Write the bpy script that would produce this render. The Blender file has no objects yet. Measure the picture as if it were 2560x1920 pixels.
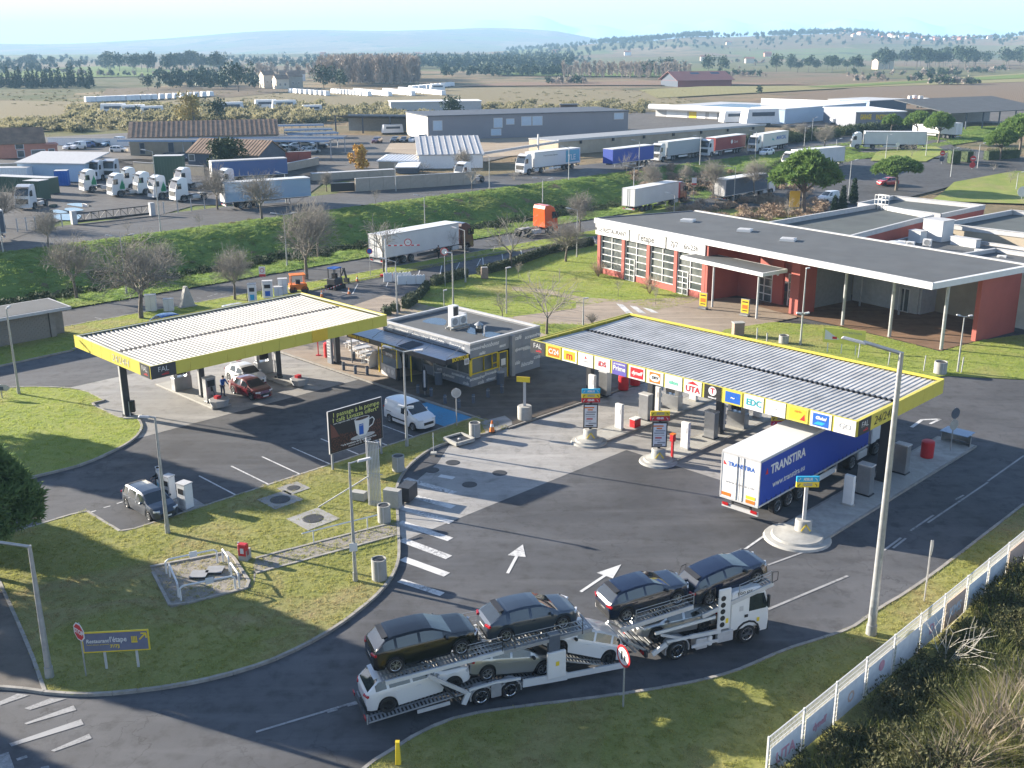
import bpy, bmesh, math, random
import numpy as np
from mathutils import Matrix, Vector, noise as bnoise
random.seed(7); np.random.seed(7)
SC = bpy.context.scene; COL = SC.collection
R = math.radians
# ---------------------------------------------------------------- camera
CAM_F, CAM_P, CAM_R, CAM_H = 2669.0, R(17.49), R(-0.315), 26.2
_fw = np.array([0, math.cos(CAM_P), -math.sin(CAM_P)]); _up0 = np.array([0, math.sin(CAM_P), math.cos(CAM_P)]); _rt0 = np.array([1., 0, 0])
_rt = math.cos(CAM_R)*_rt0 + math.sin(CAM_R)*_up0; _up = -math.sin(CAM_R)*_rt0 + math.cos(CAM_R)*_up0
cam = bpy.data.cameras.new('camera'); cam_o = bpy.data.objects.new('camera', cam); COL.objects.link(cam_o)
cam.sensor_width = 36; cam.lens = 36*CAM_F/2560; cam.clip_start = 0.5; cam.clip_end = 60000
cam_o.matrix_world = Matrix(((_rt[0], _up[0], -_fw[0], 0), (_rt[1], _up[1], -_fw[1], 0), (_rt[2], _up[2], -_fw[2], CAM_H), (0, 0, 0, 1)))
SC.camera = cam_o
# ---------------------------------------------------------------- daylight
SUN_EL, SUN_SH = R(17.2), R(-24.0)              # elevation; compass of the shadows (from +X)
sd = Vector((math.cos(SUN_SH)*math.cos(SUN_EL), math.sin(SUN_SH)*math.cos(SUN_EL), -math.sin(SUN_EL)))
w = bpy.data.worlds.new('World'); SC.world = w; w.use_nodes = True
wn = w.node_tree.nodes; sky = wn.new('ShaderNodeTexSky'); sky.sky_type = 'NISHITA'; sky.sun_disc = False
sky.sun_elevation = SUN_EL; sky.sun_rotation = math.atan2(-sd.x, -sd.y)
sky.air_density = 1.0; sky.dust_density = 0.3; sky.ozone_density = 2.5; sky.altitude = 50
tint = wn.new('ShaderNodeMix'); tint.data_type = 'RGBA'; tint.blend_type = 'MULTIPLY'; tint.inputs[0].default_value = 1; tint.inputs[7].default_value = (1.14, 1.0, 1.03, 1)
w.node_tree.links.new(sky.outputs[0], tint.inputs[6]); w.node_tree.links.new(tint.outputs[2], wn['Background'].inputs[0]); wn['Background'].inputs[1].default_value = 0.06
sl = bpy.data.lights.new('sun', 'SUN'); sl.energy = 5.0; sl.angle = R(0.55); sl.color = (1, 0.9, 0.76)
so = bpy.data.objects.new('sun', sl); COL.objects.link(so); so.rotation_euler = sd.to_track_quat('-Z', 'Y').to_euler()
SC.view_settings.view_transform = 'Standard'; SC.view_settings.look = 'None'; SC.view_settings.exposure = 2.15; SC.view_settings.gamma = 1
SC.view_settings.use_curve_mapping = False
SC.cycles.max_bounces = 5; SC.cycles.volume_bounces = 0; SC.cycles.transparent_max_bounces = 6
SC.cycles.use_denoising = True
HAZE = 0.00015
# ---------------------------------------------------------------- places: photo point -> point on a level at height z
def g(x, y, z=0.0):
    x *= 1.157324; y *= 1.157324
    d = _fw + _rt*(x-1280)/CAM_F - _up*(y-960)/CAM_F
    t = (z-CAM_H)/d[2]
    return Vector((d[0]*t, d[1]*t, z))
def k(c, r, x, y, z=0.0):
    return g((c*640+x/3.45625)/1.157324, (r*480+y/3.45625)/1.157324, z)
def proj(P):
    d = np.array(P)-np.array([0, 0, CAM_H]); zz = d@_fw
    return (1280+CAM_F*(d@_rt)/zz)/1.157324, (960-CAM_F*(d@_up)/zz)/1.157324
def height(base, ty):                            # height of something standing at base whose top shows at row ty (full view)
    lo, hi = 0, 60
    for _ in range(40):
        m = (lo+hi)/2
        if proj((base[0], base[1], base[2]+m))[1] > ty: lo = m
        else: hi = m
    return lo
def hk(base, r, y): return height(base, (r*480+y/3.45625)/1.157324)
S2 = math.sqrt(.5)
def st(s, t, z=0.0): return Vector((S2*(s-t), S2*(s+t), z))   # site axes: s away to the right, t away to the left
def to_st(p): return (S2*(p[0]+p[1]), S2*(p[1]-p[0]))
def sm(a, b, x):
    u = min(1, max(0, (x-a)/(b-a))); return u*u*(3-2*u)
RIDGE1 = np.array([[-900,92],[-300,90],[0,88],[200,85],[400,80],[560,69],[700,63],[900,57],[1050,61],[1200,72],[1300,88],[1400,108],[3000,112]], float)
RIDGE2 = np.array([[-2000,112],[1050,112],[1180,102],[1300,93],[1400,90],[1480,84],[1560,86],[1700,82],[1800,78],[1900,84],[2000,88],[2120,82],[2180,72],[2300,62],[2600,60],[4000,80]], float)
def terrain(x, y):
    x = np.asarray(x, float); y = np.asarray(y, float)
    t = S2*(y-x); u = np.clip((t-119.5)/13.0, 0, 1); z = 3*u*u*(3-2*u)
    q = np.clip((y-188)/48, 0, 1); z = np.where((y > 188) & (t < 140), np.maximum(z, 3*q*q*(3-2*q)), z)
    z = z-0.45*np.exp(-((t-119)/2.2)**2)
    a = 1106+2306*x/np.maximum(y, 1)
    for rid, yy, sg in ((RIDGE1, 7000., 1500.), (RIDGE2, 3100., 850.)):
        hh = np.interp(a, rid[:, 0], rid[:, 1]); top = np.maximum(0, 26+(103-hh)/2306*yy-3)
        z = z+top*np.exp(-((y-yy)/sg)**2)*(0.9+.1*np.sin(x/310+y/517))
    z = z+np.clip((y-900)/3000, 0, 1)*3*np.sin(x/190+1)*np.sin(y/260)
    return z
def tz(x, y): return float(terrain(x, y))
def gt(x, y):                                     # photo point -> point on the terrain
    z = 3.0
    for _ in range(4):
        p = g(x, y, z); z = tz(p.x, p.y)
    return Vector((p.x, p.y, z))
def kt(c, r, x, y): return gt((c*640+x/3.45625)/1.157324, (r*480+y/3.45625)/1.157324)
# ---------------------------------------------------------------- materials
MATS = {}
def srgb(h):
    h = h.lstrip('#'); v = [int(h[i:i+2], 16)/255 for i in (0, 2, 4)]
    return tuple(c/12.92 if c < .04045 else ((c+.055)/1.055)**2.4 for c in v)
class NT:
    def __init__(s, name):
        s.m = bpy.data.materials.new(name); s.m.use_nodes = True; s.t = s.m.node_tree; s.n = s.t.nodes; s.b = s.n['Principled BSDF']
    def new(s, typ, **kw):
        n = s.n.new(typ)
        for a, v in kw.items(): setattr(n, a, v)
        return n
    def ln(s, a, b): s.t.links.new(a, b)
    def val(s, sock, v):
        if isinstance(v, bpy.types.NodeSocket): s.ln(v, sock)
        else: sock.default_value = v
    def pos(s, kind='Object', scale=(1, 1, 1)):
        o = s.new('ShaderNodeTexCoord').outputs['Object'] if kind == 'Object' else s.new('ShaderNodeNewGeometry').outputs['Position']
        if scale != (1, 1, 1):
            m = s.new('ShaderNodeMapping'); m.inputs['Scale'].default_value = scale; s.ln(o, m.inputs[0]); o = m.outputs[0]
        return o
    def noise(s, vec, scale, detail=4, rough=.55, dist=0):
        n = s.new('ShaderNodeTexNoise'); n.inputs['Scale'].default_value = scale; n.inputs['Detail'].default_value = detail
        n.inputs['Roughness'].default_value = rough; n.inputs['Distortion'].default_value = dist; s.ln(vec, n.inputs['Vector']); return n.outputs['Fac']
    def ramp(s, fac, a, b, ca=(0, 0, 0), cb=(1, 1, 1)):
        n = s.new('ShaderNodeValToRGB'); e = n.color_ramp.elements
        e[0].position = a; e[1].position = b; e[0].color = (*ca, 1); e[1].color = (*cb, 1); s.ln(fac, n.inputs[0]); return n.outputs[0]
    def mix(s, fac, a, b, typ='MIX'):
        n = s.new('ShaderNodeMix', data_type='RGBA', blend_type=typ)
        s.val(n.inputs[0], fac)
        for i, v in ((6, a), (7, b)):
            if isinstance(v, tuple): v = (*v, 1)
            s.val(n.inputs[i], v)
        return n.outputs[2]
    def math(s, op, a, b=0.0):
        n = s.new('ShaderNodeMath', operation=op); s.val(n.inputs[0], a); s.val(n.inputs[1], b); return n.outputs[0]
    def bump(s, h, strength=.3, dist=.02):
        n = s.new('ShaderNodeBump'); n.inputs['Strength'].default_value = strength; n.inputs['Distance'].default_value = dist
        s.ln(h, n.inputs['Height']); s.ln(n.outputs[0], s.b.inputs['Normal'])
    def glow(s, c, f):                            # light passing through thin leaves
        a = s.new('ShaderNodeBsdfTranslucent'); m = s.new('ShaderNodeMixShader'); m.inputs[0].default_value = f; s.ln(c, a.inputs[0]); s.ln(s.b.outputs[0], m.inputs[1]); s.ln(a.outputs[0], m.inputs[2]); s.ln(m.outputs[0], s.n['Material Output'].inputs[0])
    def set(s, col=None, rough=None, metal=None, spec=None, coat=None):
        for nm, v in (('Base Color', col), ('Roughness', rough), ('Metallic', metal), ('Specular IOR Level', spec), ('Coat Weight', coat)):
            if v is not None:
                if isinstance(v, tuple): v = (*v, 1)
                s.val(s.b.inputs[nm], v)
def M(name, col=None, rough=.6, metal=0., var=.1, sc=2.5, bump=0., bsc=40, spec=.4, coat=0., dirt=.0, kind='Object'):
    """painted / plain material with uneven tone, worn grain and optional dirt"""
    if name in MATS: return MATS[name]
    if isinstance(col, str): col = srgb(col)
    t = NT(name); v = t.pos(kind)
    n = t.noise(v, sc, 5, .6)
    c = t.ramp(n, .3, .7, tuple(x*(1-var) for x in col), tuple(min(1, x*(1+var)) for x in col))
    if dirt:
        d = t.ramp(t.noise(v, sc*.7+.3, 7, .7), .48, .72); c = t.mix(t.math('MULTIPLY', d, dirt), c, (.09, .08, .07))
    t.set(c, rough, metal, spec, coat)
    if bump: t.bump(t.noise(v, bsc, 3), bump, .02)
    t.m['c'] = list(col); MATS[name] = t.m; return t.m
def mm(m): return MATS[m] if isinstance(m, str) else m
# ---------------------------------------------------------------- mesh helpers
class MB:
    def __init__(s): s.v = []; s.f = []; s.mi = []; s.ms = []; s.X = Matrix.Identity(4)
    def mid(s, m):
        m = mm(m)
        if m not in s.ms: s.ms.append(m)
        return s.ms.index(m)
    def add(s, vs, fs, m):
        o = len(s.v); s.v += [tuple(s.X @ Vector(p)) for p in vs]; i = s.mid(m)
        for f in fs: s.f.append([o+a for a in f]); s.mi.append(i)
        return s
    def box(s, c, d, m, yaw=0, pitch=0, roll=0, taper=(1, 1)):
        x, y, z = (a/2 for a in d); tx, ty = taper
        M4 = Matrix.Translation(c) @ Matrix.Rotation(yaw, 4, 'Z') @ Matrix.Rotation(pitch, 4, 'Y') @ Matrix.Rotation(roll, 4, 'X')
        vs = [(-x, -y, -z), (x, -y, -z), (x, y, -z), (-x, y, -z), (-x*tx, -y*ty, z), (x*tx, -y*ty, z), (x*tx, y*ty, z), (-x*tx, y*ty, z)]
        return s.add([M4 @ Vector(p) for p in vs], [(3, 2, 1, 0), (4, 5, 6, 7), (0, 1, 5, 4), (1, 2, 6, 5), (2, 3, 7, 6), (3, 0, 4, 7)], m)
    def bar(s, a, b, w, h, m):                    # rectangular bar from a to b
        a, b = Vector(a), Vector(b); d = b-a; L = d.length
        q = d.to_track_quat('X', 'Z').to_matrix().to_4x4(); q.translation = (a+b)/2
        X = s.X; s.X = X @ q; s.box((0, 0, 0), (L, w, h), m); s.X = X; return s
    def tube(s, a, b, r0, m, r1=None, n=8, caps=True):
        a, b = Vector(a), Vector(b); r1 = r0 if r1 is None else r1; d = (b-a).normalized()
        u = d.orthogonal().normalized(); v = d.cross(u)
        vs = [];
        for P, r in ((a, r0), (b, r1)):
            for i in range(n):
                t = 2*math.pi*i/n; vs.append(P+(u*math.cos(t)+v*math.sin(t))*r)
        fs = [(i, (i+1) % n, n+(i+1) % n, n+i) for i in range(n)]
        if caps: fs += [tuple(range(n-1, -1, -1)), tuple(range(n, 2*n))]
        return s.add(vs, fs, m)
    def pipe(s, pts, r, m, n=6):
        for a, b in zip(pts, pts[1:]): s.tube(a, b, r, m, n=n)
        return s
    def lathe(s, prof, m, n=20, axis='Z', c=(0, 0, 0)):
        vs = []; fs = []
        for r, z in prof:
            for i in range(n):
                t = 2*math.pi*i/n; p = (r*math.cos(t), r*math.sin(t), z)
                if axis == 'Y': p = (p[0], -p[2], p[1])
                if axis == 'X': p = (p[2], p[0], p[1])
                vs.append((p[0]+c[0], p[1]+c[1], p[2]+c[2]))
        for j in range(len(prof)-1):
            for i in range(n): fs.append((j*n+i, j*n+(i+1) % n, (j+1)*n+(i+1) % n, (j+1)*n+i))
        return s.add(vs, fs, m)
    def poly(s, pts, m): return s.add(pts, [tuple(range(len(pts)))], m)
    def prism(s, pts, z0, z1, m, side=None, base=False):
        pts = [(p[0], p[1]) for p in pts]
        A = sum(a[0]*b[1]-b[0]*a[1] for a, b in zip(pts, pts[1:]+pts[:1]))
        if A < 0: pts = pts[::-1]
        n = len(pts); s.add([(x, y, z1) for x, y in pts], [tuple(range(n))], m)
        if base: s.add([(x, y, z0) for x, y in pts], [tuple(range(n-1, -1, -1))], m)
        s.add([(x, y, z0) for x, y in pts]+[(x, y, z1) for x, y in pts], [(i, (i+1) % n, n+(i+1) % n, n+i) for i in range(n)], side or m); return s
    def build(s, name, parent=None, loc=None, yaw=0, smooth=None, bevel=0):
        me = bpy.data.meshes.new(name); me.from_pydata(s.v, [], s.f)
        for m in s.ms: me.materials.append(m)
        if len(s.ms) > 1: me.polygons.foreach_set('material_index', s.mi)
        if smooth is not None:
            me.polygons.foreach_set('use_smooth', [True]*len(me.polygons)); me.set_sharp_from_angle(angle=R(smooth))
        me.update(); o = bpy.data.objects.new(name, me); COL.objects.link(o)
        if parent: o.parent = parent
        if loc is not None: o.location = loc
        o.rotation_euler.z = yaw
        if bevel:
            b = o.modifiers.new('bevel', 'BEVEL'); b.width = bevel; b.segments = 1; b.limit_method = 'ANGLE'
        return o
def tag(o, label=None, cat=None, group=None, kind=None):
    if label: o['label'] = label
    if cat: o['category'] = cat
    if group: o['group'] = group
    if kind: o['kind'] = kind
    return o
def E(name, label, cat, loc=(0, 0, 0), yaw=0, group=None):
    o = bpy.data.objects.new(name, None); o.empty_display_size = .3; COL.objects.link(o); o.location = loc; o.rotation_euler.z = yaw
    return tag(o, label, cat, group)
KIDS = {}
def kids(o):
    if not KIDS.get('n') or KIDS['n'] != len(bpy.data.objects):
        KIDS.clear()
        for q in bpy.data.objects:
            if q.parent: KIDS.setdefault(q.parent.name, []).append(q)
        KIDS['n'] = len(bpy.data.objects)
    return KIDS.get(o.name, [])
def dup(root, loc, yaw=None, label=None, group=None, scale=None):
    tree = []
    def walk(o, par):
        for c in kids(o): tree.append((c, o)); walk(c, o)
    walk(root, None)
    new = {}
    r = root.copy(); COL.objects.link(r); new[root] = r
    for c, p in tree:
        d = c.copy(); COL.objects.link(d); d.parent = new[p]; new[c] = d
    r.location = loc
    if yaw is not None: r.rotation_euler.z = yaw
    if scale is not None: r.scale = scale if not isinstance(scale, (int, float)) else (scale,)*3
    if label: r['label'] = label
    if group: r['group'] = group
    return r
def T(txt, size, m, parent, loc, rot=(R(90), 0, 0), shear=0, name='lettering', w=None, ext=.004, bold=0, align='CENTER'):
    cu = bpy.data.curves.new('t', 'FONT'); cu.body = txt; cu.size = size; cu.align_x = align; cu.align_y = 'CENTER'; cu.shear = shear
    cu.extrude = ext; cu.offset = bold; cu.resolution_u = 2
    to = bpy.data.objects.new('t', cu); me = bpy.data.meshes.new_from_object(to); bpy.data.objects.remove(to)
    me.materials.clear(); me.materials.append(mm(m))
    o = bpy.data.objects.new(name, me); COL.objects.link(o); o.parent = parent; o.location = loc; o.rotation_euler = rot
    if w:
        xs = [v.co.x for v in me.vertices]
        if xs: o.scale.x = w/max(.01, max(xs)-min(xs))
    return o
def solid(name, pts, z0, z1, m, parent=None, side=None, base=False): return MB().prism(pts, z0, z1, m, side, base).build(name, parent)
def smooth_line(pts, n=6, closed=False):           # Catmull-Rom through ground points
    P = [Vector((p[0], p[1], 0)) for p in pts]; out = []; L = len(P)
    for i in range(L if closed else L-1):
        a = P[(i-1) % L] if closed or i else P[0]; b = P[i]; c = P[(i+1) % L]; d = P[(i+2) % L] if closed or i+2 < L else P[-1]
        for j in range(n):
            t = j/n; out.append(.5*((2*b)+(c-a)*t+(2*a-5*b+4*c-d)*t*t+(3*b-a-3*c+d)*t**3))
    if not closed: out.append(P[-1])
    return out
# ================================================================ ground materials
def asphalt(name, base, tint=.25, crack=.5, stain=.5, wet=.62):
    t = NT(name); v = t.pos('World')
    n1 = t.noise(v, .07, 5, .6, .6); n2 = t.noise(v, 38, 3, .7); n3 = t.noise(v, .9, 6, .65)
    c = t.mix(t.ramp(n1, .35, .66), tuple(x*(1-tint) for x in base), tuple(x*(1+tint) for x in base))
    c = t.mix(t.math('MULTIPLY', t.ramp(n3, .5, .72), stain), c, tuple(x*.55 for x in base))
    # tyre-worn streaks along the driving lines
    vs = t.pos('World', (.06, .06, 1)); m = t.new('ShaderNodeMapping'); m.inputs['Rotation'].default_value = (0, 0, R(-40)); m.inputs['Scale'].default_value = (.10, 1.1, 1)
    t.ln(t.new('ShaderNodeNewGeometry').outputs['Position'], m.inputs[0]); ns = t.noise(m.outputs[0], .9, 5, .6)
    c = t.mix(t.math('MULTIPLY', t.ramp(ns, .50, .72), .55), c, tuple(x*1.6 for x in base))
    c = t.mix(.5, c, t.mix(1, c, t.ramp(n2, .3, .7, (.45, .45, .45), (1, 1, 1)), 'MULTIPLY'))
    if crack:
        d = t.new('ShaderNodeVectorMath', operation='ADD'); wob = t.new('ShaderNodeTexNoise'); wob.inputs['Scale'].default_value = .8; wob.inputs['Detail'].default_value = 6
        t.ln(v, wob.inputs['Vector']); sc = t.new('ShaderNodeVectorMath', operation='SCALE'); sc.inputs[3].default_value = 2.6
        t.ln(wob.outputs['Color'], sc.inputs[0]); t.ln(v, d.inputs[0]); t.ln(sc.outputs[0], d.inputs[1])
        vo = t.new('ShaderNodeTexVoronoi', feature='DISTANCE_TO_EDGE'); vo.inputs['Scale'].default_value = .3; t.ln(d.outputs[0], vo.inputs['Vector'])
        line = t.ramp(vo.outputs['Distance'], .003, .011, (1, 1, 1), (0, 0, 0)); zone = t.ramp(t.noise(v, .11, 2), .42, .58)
        c = t.mix(t.math('MULTIPLY', t.math('MULTIPLY', line, zone), crack), c, tuple(x*.3 for x in base))
    t.set(c, t.ramp(n3, .3, .8, (wet,)*3, (.92,)*3), 0, .3); t.bump(n2, .5, .012); MATS[name] = t.m; return t.m
asphalt('asphalt', (.080, .081, .086), .36, .6, .8)
asphalt('asphalt_road', (.085, .083, .082), .2, .5)
asphalt('asphalt_yard', (.085, .08, .076), .3, .2)
asphalt('asphalt_pale', (.11, .098, .085), .2, .15)
asphalt('concrete', (.30, .29, .275), .16, .35, .75, .5)
asphalt('pavement', (.32, .26, .20), .12, .1, .5)
asphalt('paving_dark', (.115, .095, .075), .25, .1, .6)
asphalt('terrace', (.20, .125, .08), .2, .1, .5)
asphalt('sand', (.34, .27, .19), .2, 0, .3)
def lawn(name, a, b, dry, s=.35, drya=.5):
    t = NT(name); v = t.pos('World')
    c = t.mix(t.ramp(t.noise(v, s, 6, .65), .35, .65), a, b)
    c = t.mix(t.math('MULTIPLY', t.ramp(t.noise(v, .13, 5, .6, .8), .5, .68), drya), c, dry)
    n = t.noise(v, 9, 5, .75); c = t.mix(.55, c, t.mix(1, c, t.ramp(n, .3, .7, (.35, .35, .35), (1, 1, 1)), 'MULTIPLY'))
    t.set(c, .9, 0, .15); t.bump(n, .5, .08); MATS[name] = t.m; return t.m
lawn('lawn', (0.212, 0.229, 0.061), (0.289, 0.278, 0.096), (0.335, 0.257, 0.157))
lawn('lawn_bright', (0.212, 0.271, 0.061), (0.304, 0.329, 0.087), (0.335, 0.271, 0.140))
lawn('bank', (.13, .21, .055), (.21, .29, .075), (.2, .2, .07), .2, .35)
def tuftmat(name, a, b, dry):
    t = NT(name); v = t.pos('World'); c = t.mix(t.ramp(t.noise(v, .5, 6, .7), .35, .65), a, b)
    c = t.mix(t.ramp(t.noise(v, .13, 5, .6, .8), .5, .68), c, dry); t.set(c, .7, 0, .2); t.glow(c, .5); MATS[name] = t.m
tuftmat('blade_lawn', (0.258, 0.285, 0.069), (0.380, 0.357, 0.123), (0.410, 0.314, 0.193))
tuftmat('blade_bright', (0.258, 0.343, 0.061), (0.380, 0.415, 0.105), (0.395, 0.343, 0.175))
tuftmat('blade_bank', (.14, .23, .06), (.24, .31, .085), (.26, .3, .10))
def fields():
    t = NT('terrain_ground'); p = t.pos('World'); vv = t.new('ShaderNodeTexVoronoi'); vv.inputs['Scale'].default_value = .0042
    wob = t.new('ShaderNodeTexNoise'); wob.inputs['Scale'].default_value = .004; wob.inputs['Detail'].default_value = 3; t.ln(p, wob.inputs['Vector'])
    sc = t.new('ShaderNodeVectorMath', operation='SCALE'); sc.inputs[3].default_value = 190; t.ln(wob.outputs['Color'], sc.inputs[0])
    ad = t.new('ShaderNodeVectorMath', operation='ADD'); t.ln(p, ad.inputs[0]); t.ln(sc.outputs[0], ad.inputs[1])
    st_ = t.new('ShaderNodeMapping'); st_.inputs['Scale'].default_value = (1, .55, 0); t.ln(ad.outputs[0], st_.inputs[0]); t.ln(st_.outputs[0], vv.inputs['Vector'])
    sep = t.new('ShaderNodeSeparateColor'); t.ln(vv.outputs['Color'], sep.inputs[0])
    r = t.new('ShaderNodeValToRGB'); r.color_ramp.interpolation = 'CONSTANT'; els = r.color_ramp.elements
    cols = [(0, (0.224, 0.150, 0.100)), (.2, (0.147, 0.150, 0.056)), (.36, (0.280, 0.202, 0.125)), (.52, (0.182, 0.130, 0.081)), (.68, (0.140, 0.189, 0.050)), (.8, (0.308, 0.234, 0.144)), (.9, (0.098, 0.111, 0.044))]
    els[0].position = 0; els[0].color = (*cols[0][1], 1); els[1].position = cols[1][0]; els[1].color = (*cols[1][1], 1)
    for a, c in cols[2:]: e = els.new(a); e.color = (*c, 1)
    t.ln(sep.outputs[0], r.inputs[0])
    n = t.noise(p, .03, 6, .7); c = t.mix(t.ramp(n, .4, .62), r.outputs[0], (.17, .15, .085))
    n2 = t.noise(p, .6, 6, .75); c = t.mix(.6, c, t.mix(1, c, t.ramp(n2, .3, .7, (.4, .4, .4), (1, 1, 1)), 'MULTIPLY'))
    c = t.mix(t.ramp(t.noise(p, .009, 5, .75), .56, .64), c, (.04, .06, .03))
    t.set(c, .95, 0, .1); t.bump(n2, .8, .4); MATS['terrain_ground'] = t.m
fields()
def rowfield(name, a, b, ang, pitch, c2=.5):
    t = NT(name); p = t.pos('World'); wv = t.new('ShaderNodeTexWave'); wv.inputs['Scale'].default_value = 1/pitch; wv.inputs['Distortion'].default_value = .6; wv.inputs['Detail'].default_value = 3
    m = t.new('ShaderNodeMapping'); m.inputs['Rotation'].default_value = (0, 0, R(ang)); t.ln(p, m.inputs[0]); t.ln(m.outputs[0], wv.inputs['Vector'])
    c = t.mix(t.math('MULTIPLY', wv.outputs['Fac'], c2), a, b); c = t.mix(t.ramp(t.noise(p, .05, 6, .7), .42, .62), c, tuple(.6*x+.4*y for x, y in zip(a, b)))
    n = t.noise(p, 1.2, 5, .75); c = t.mix(.5, c, t.mix(1, c, t.ramp(n, .3, .7, (.4, .4, .4), (1, 1, 1)), 'MULTIPLY'))
    t.set(c, .95, 0, .1); t.bump(n, .8, .25); MATS[name] = t.m
rowfield('vineyard', (.23, .165, .12), (.14, .115, .07), 25, 2.6, .7)
rowfield('vineyard_far', (.20, .15, .105), (.12, .105, .06), 60, 4.5, .5)
rowfield('meadow', (.16, .21, .05), (.12, .17, .04), 10, 9, .4)
rowfield('stubble', (.28, .25, .12), (.22, .21, .09), 10, 7, .4)
rowfield('rough_field', (.27, .22, .14), (.19, .17, .09), 75, 3.4, .8)
rowfield('ploughed', (.26, .175, .12), (.21, .145, .10), 10, 3, .5)
M('kerb', (.27, .255, .23), .85, var=.22, sc=1.5, dirt=.35, kind='World'); M('white_paint', (.62, .62, .60), .7, var=.12, sc=6, dirt=0, kind='World')
def worn(name, col, under):
    t = NT(name); v = t.pos('World'); w_ = t.ramp(t.noise(v, 5, 7, .8), .42, .58); w2 = t.ramp(t.noise(v, .5, 3), .35, .65)
    c = t.mix(t.math('MULTIPLY', w_, t.math('MULTIPLY', w2, .85)), col, under); t.set(c, .75, 0, .3); MATS[name] = t.m
worn('marking', (.55, .55, .54), (.10, .10, .105)); worn('marking_old', (.30, .30, .30), (.09, .09, .09)); worn('marking_blue', (.05, .22, .38), (.06, .15, .24))
M('gravel', (.22, .20, .175), .95, var=.3, sc=14, bump=1, bsc=30, kind='World')
M('water_film', (.02, .03, .045), .03, var=0, spec=.9); M('iron', (.05, .05, .052), .6, metal=.4, var=.3, sc=8)
# ================================================================ the ground
def ground():
    A = np.concatenate([np.linspace(-2.6, -.62, 34, False), np.linspace(-.62, .62, 260), np.linspace(.62, 2.6, 35)[1:]])
    Y = np.concatenate([np.linspace(6, 60, 12, False), np.linspace(60, 270, 110, False), np.geomspace(270, 17000, 180)])
    yy, aa = np.meshgrid(Y, A, indexing='ij'); xx = yy*aa; zz = terrain(xx, yy)
    t_ = S2*(yy-xx); s_ = S2*(xx+yy)
    zz = np.where((t_ < 117) & (yy < 400), zz-.06, zz)
    n, m = yy.shape; co = np.stack([xx, yy, zz], -1).reshape(-1, 3)
    i = np.arange(n*m).reshape(n, m); F = np.stack([i[:-1, :-1], i[:-1, 1:], i[1:, 1:], i[1:, :-1]], -1).reshape(-1, 4)
    me = bpy.data.meshes.new('ground'); me.from_pydata(co, [], F.tolist()); me.materials.append(MATS['terrain_ground'])
    me.polygons.foreach_set('use_smooth', [True]*len(me.polygons)); o = bpy.data.objects.new('ground', me); COL.objects.link(o); tag(o, kind='structure')
ground()
def sheet(name, pts, z, m, lab=None):
    o = MB().poly([(p[0], p[1], z) for p in (pts if sum(a[0]*b[1]-b[0]*a[1] for a, b in zip(pts, pts[1:]+pts[:1])) > 0 else pts[::-1])], m).build(name)
    return tag(o, lab, kind='structure')
def ST(*pts): return [st(a, b) for a, b in pts]
sheet('forecourt', ST((-45, -20), (175, -20), (175, 104.2), (-45, 104.2)), 0, 'asphalt')
sheet('lower_road', ST((-40, 104.0), (300, 104.0), (300, 111.3), (-40, 111.3)), .004, 'asphalt_road')
def strip(name, s0, s1, t0, t1, m, dz=.06, n=90, tf=None, J=4, rough=0):
    mb = MB(); vs = []
    for i in range(n+1):
        s = s0+(s1-s0)*i/n
        for j in range(J+1):
            t = t0+(t1-t0)*j/J
            if tf: t += tf(s)
            p = st(s, t); vs.append((p.x, p.y, tz(p.x, p.y)+dz+(rough*min(1, j/3, (J-j)/2)*(bnoise.noise(Vector((s*.35, t*.22, 0)))*.6+bnoise.noise(Vector((s*.9, t*.8, 3)))*.4) if rough else 0)))
    mb.add(vs, [(i*(J+1)+j, (i+1)*(J+1)+j, (i+1)*(J+1)+j+1, i*(J+1)+j+1) for i in range(n) for j in range(J)], m)
    return tag(mb.build(name, smooth=60), kind='structure')
bend = lambda s: -3.2*sm(150, 215, s)
strip('grass_bank', -40, 330, 111.2, 132.9, 'bank', .12, 420, None, 26, .5)
strip('upper_road', -40, 330, 132.6, 141.5, 'asphalt_road', .09, 120, bend)
strip('roadside_strip', -40, 330, 141.5, 148, 'asphalt_yard', .07, 120, bend)
# left: truck yard beyond the gate, right: industrial yards
def yard(name, pts, m, z=3.05):                      # a yard surface lying on the terrain
    pts = [(lambda q: gt(*q))(proj(p)) for p in pts]; bm = bmesh.new(); f = bm.faces.new([bm.verts.new((p.x, p.y, 0)) for p in pts]); bmesh.ops.triangulate(bm, faces=[f])
    for ax in (0, 1):
        lo, hi = min(p[ax] for p in pts), max(p[ax] for p in pts)
        for i in range(1, int((hi-lo)/6)): n = Vector((ax == 0, ax == 1, 0)); bmesh.ops.bisect_plane(bm, geom=bm.verts[:]+bm.edges[:]+bm.faces[:], plane_co=n*(lo+6*i), plane_no=n)
    for v in bm.verts: v.co.z = tz(v.co.x, v.co.y)+.05+(z-3 if z > 2 else z)
    bmesh.ops.recalc_face_normals(bm, faces=bm.faces); me = bpy.data.meshes.new(name); bm.to_mesh(me); bm.free(); me.materials.append(mm(m)); o = bpy.data.objects.new(name, me); COL.objects.link(o); return tag(o, kind='structure')
yard('truck_yard', [g(-80, 560, 3), g(130, 478, 3), g(330, 470, 3), g(420, 445, 3), g(640, 440, 3), g(700, 395, 3), g(690, 345, 3), g(-80, 345, 3)], 'asphalt_yard')
yard('scrap_yard', [g(690, 400, 3), g(860, 372, 3), g(1010, 360, 3), g(1140, 330, 3), g(1140, 300, 3), g(330, 285, 3), g(40, 300, 3), g(40, 345, 3), g(680, 345, 3)], 'asphalt_pale', 3.10)
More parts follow.
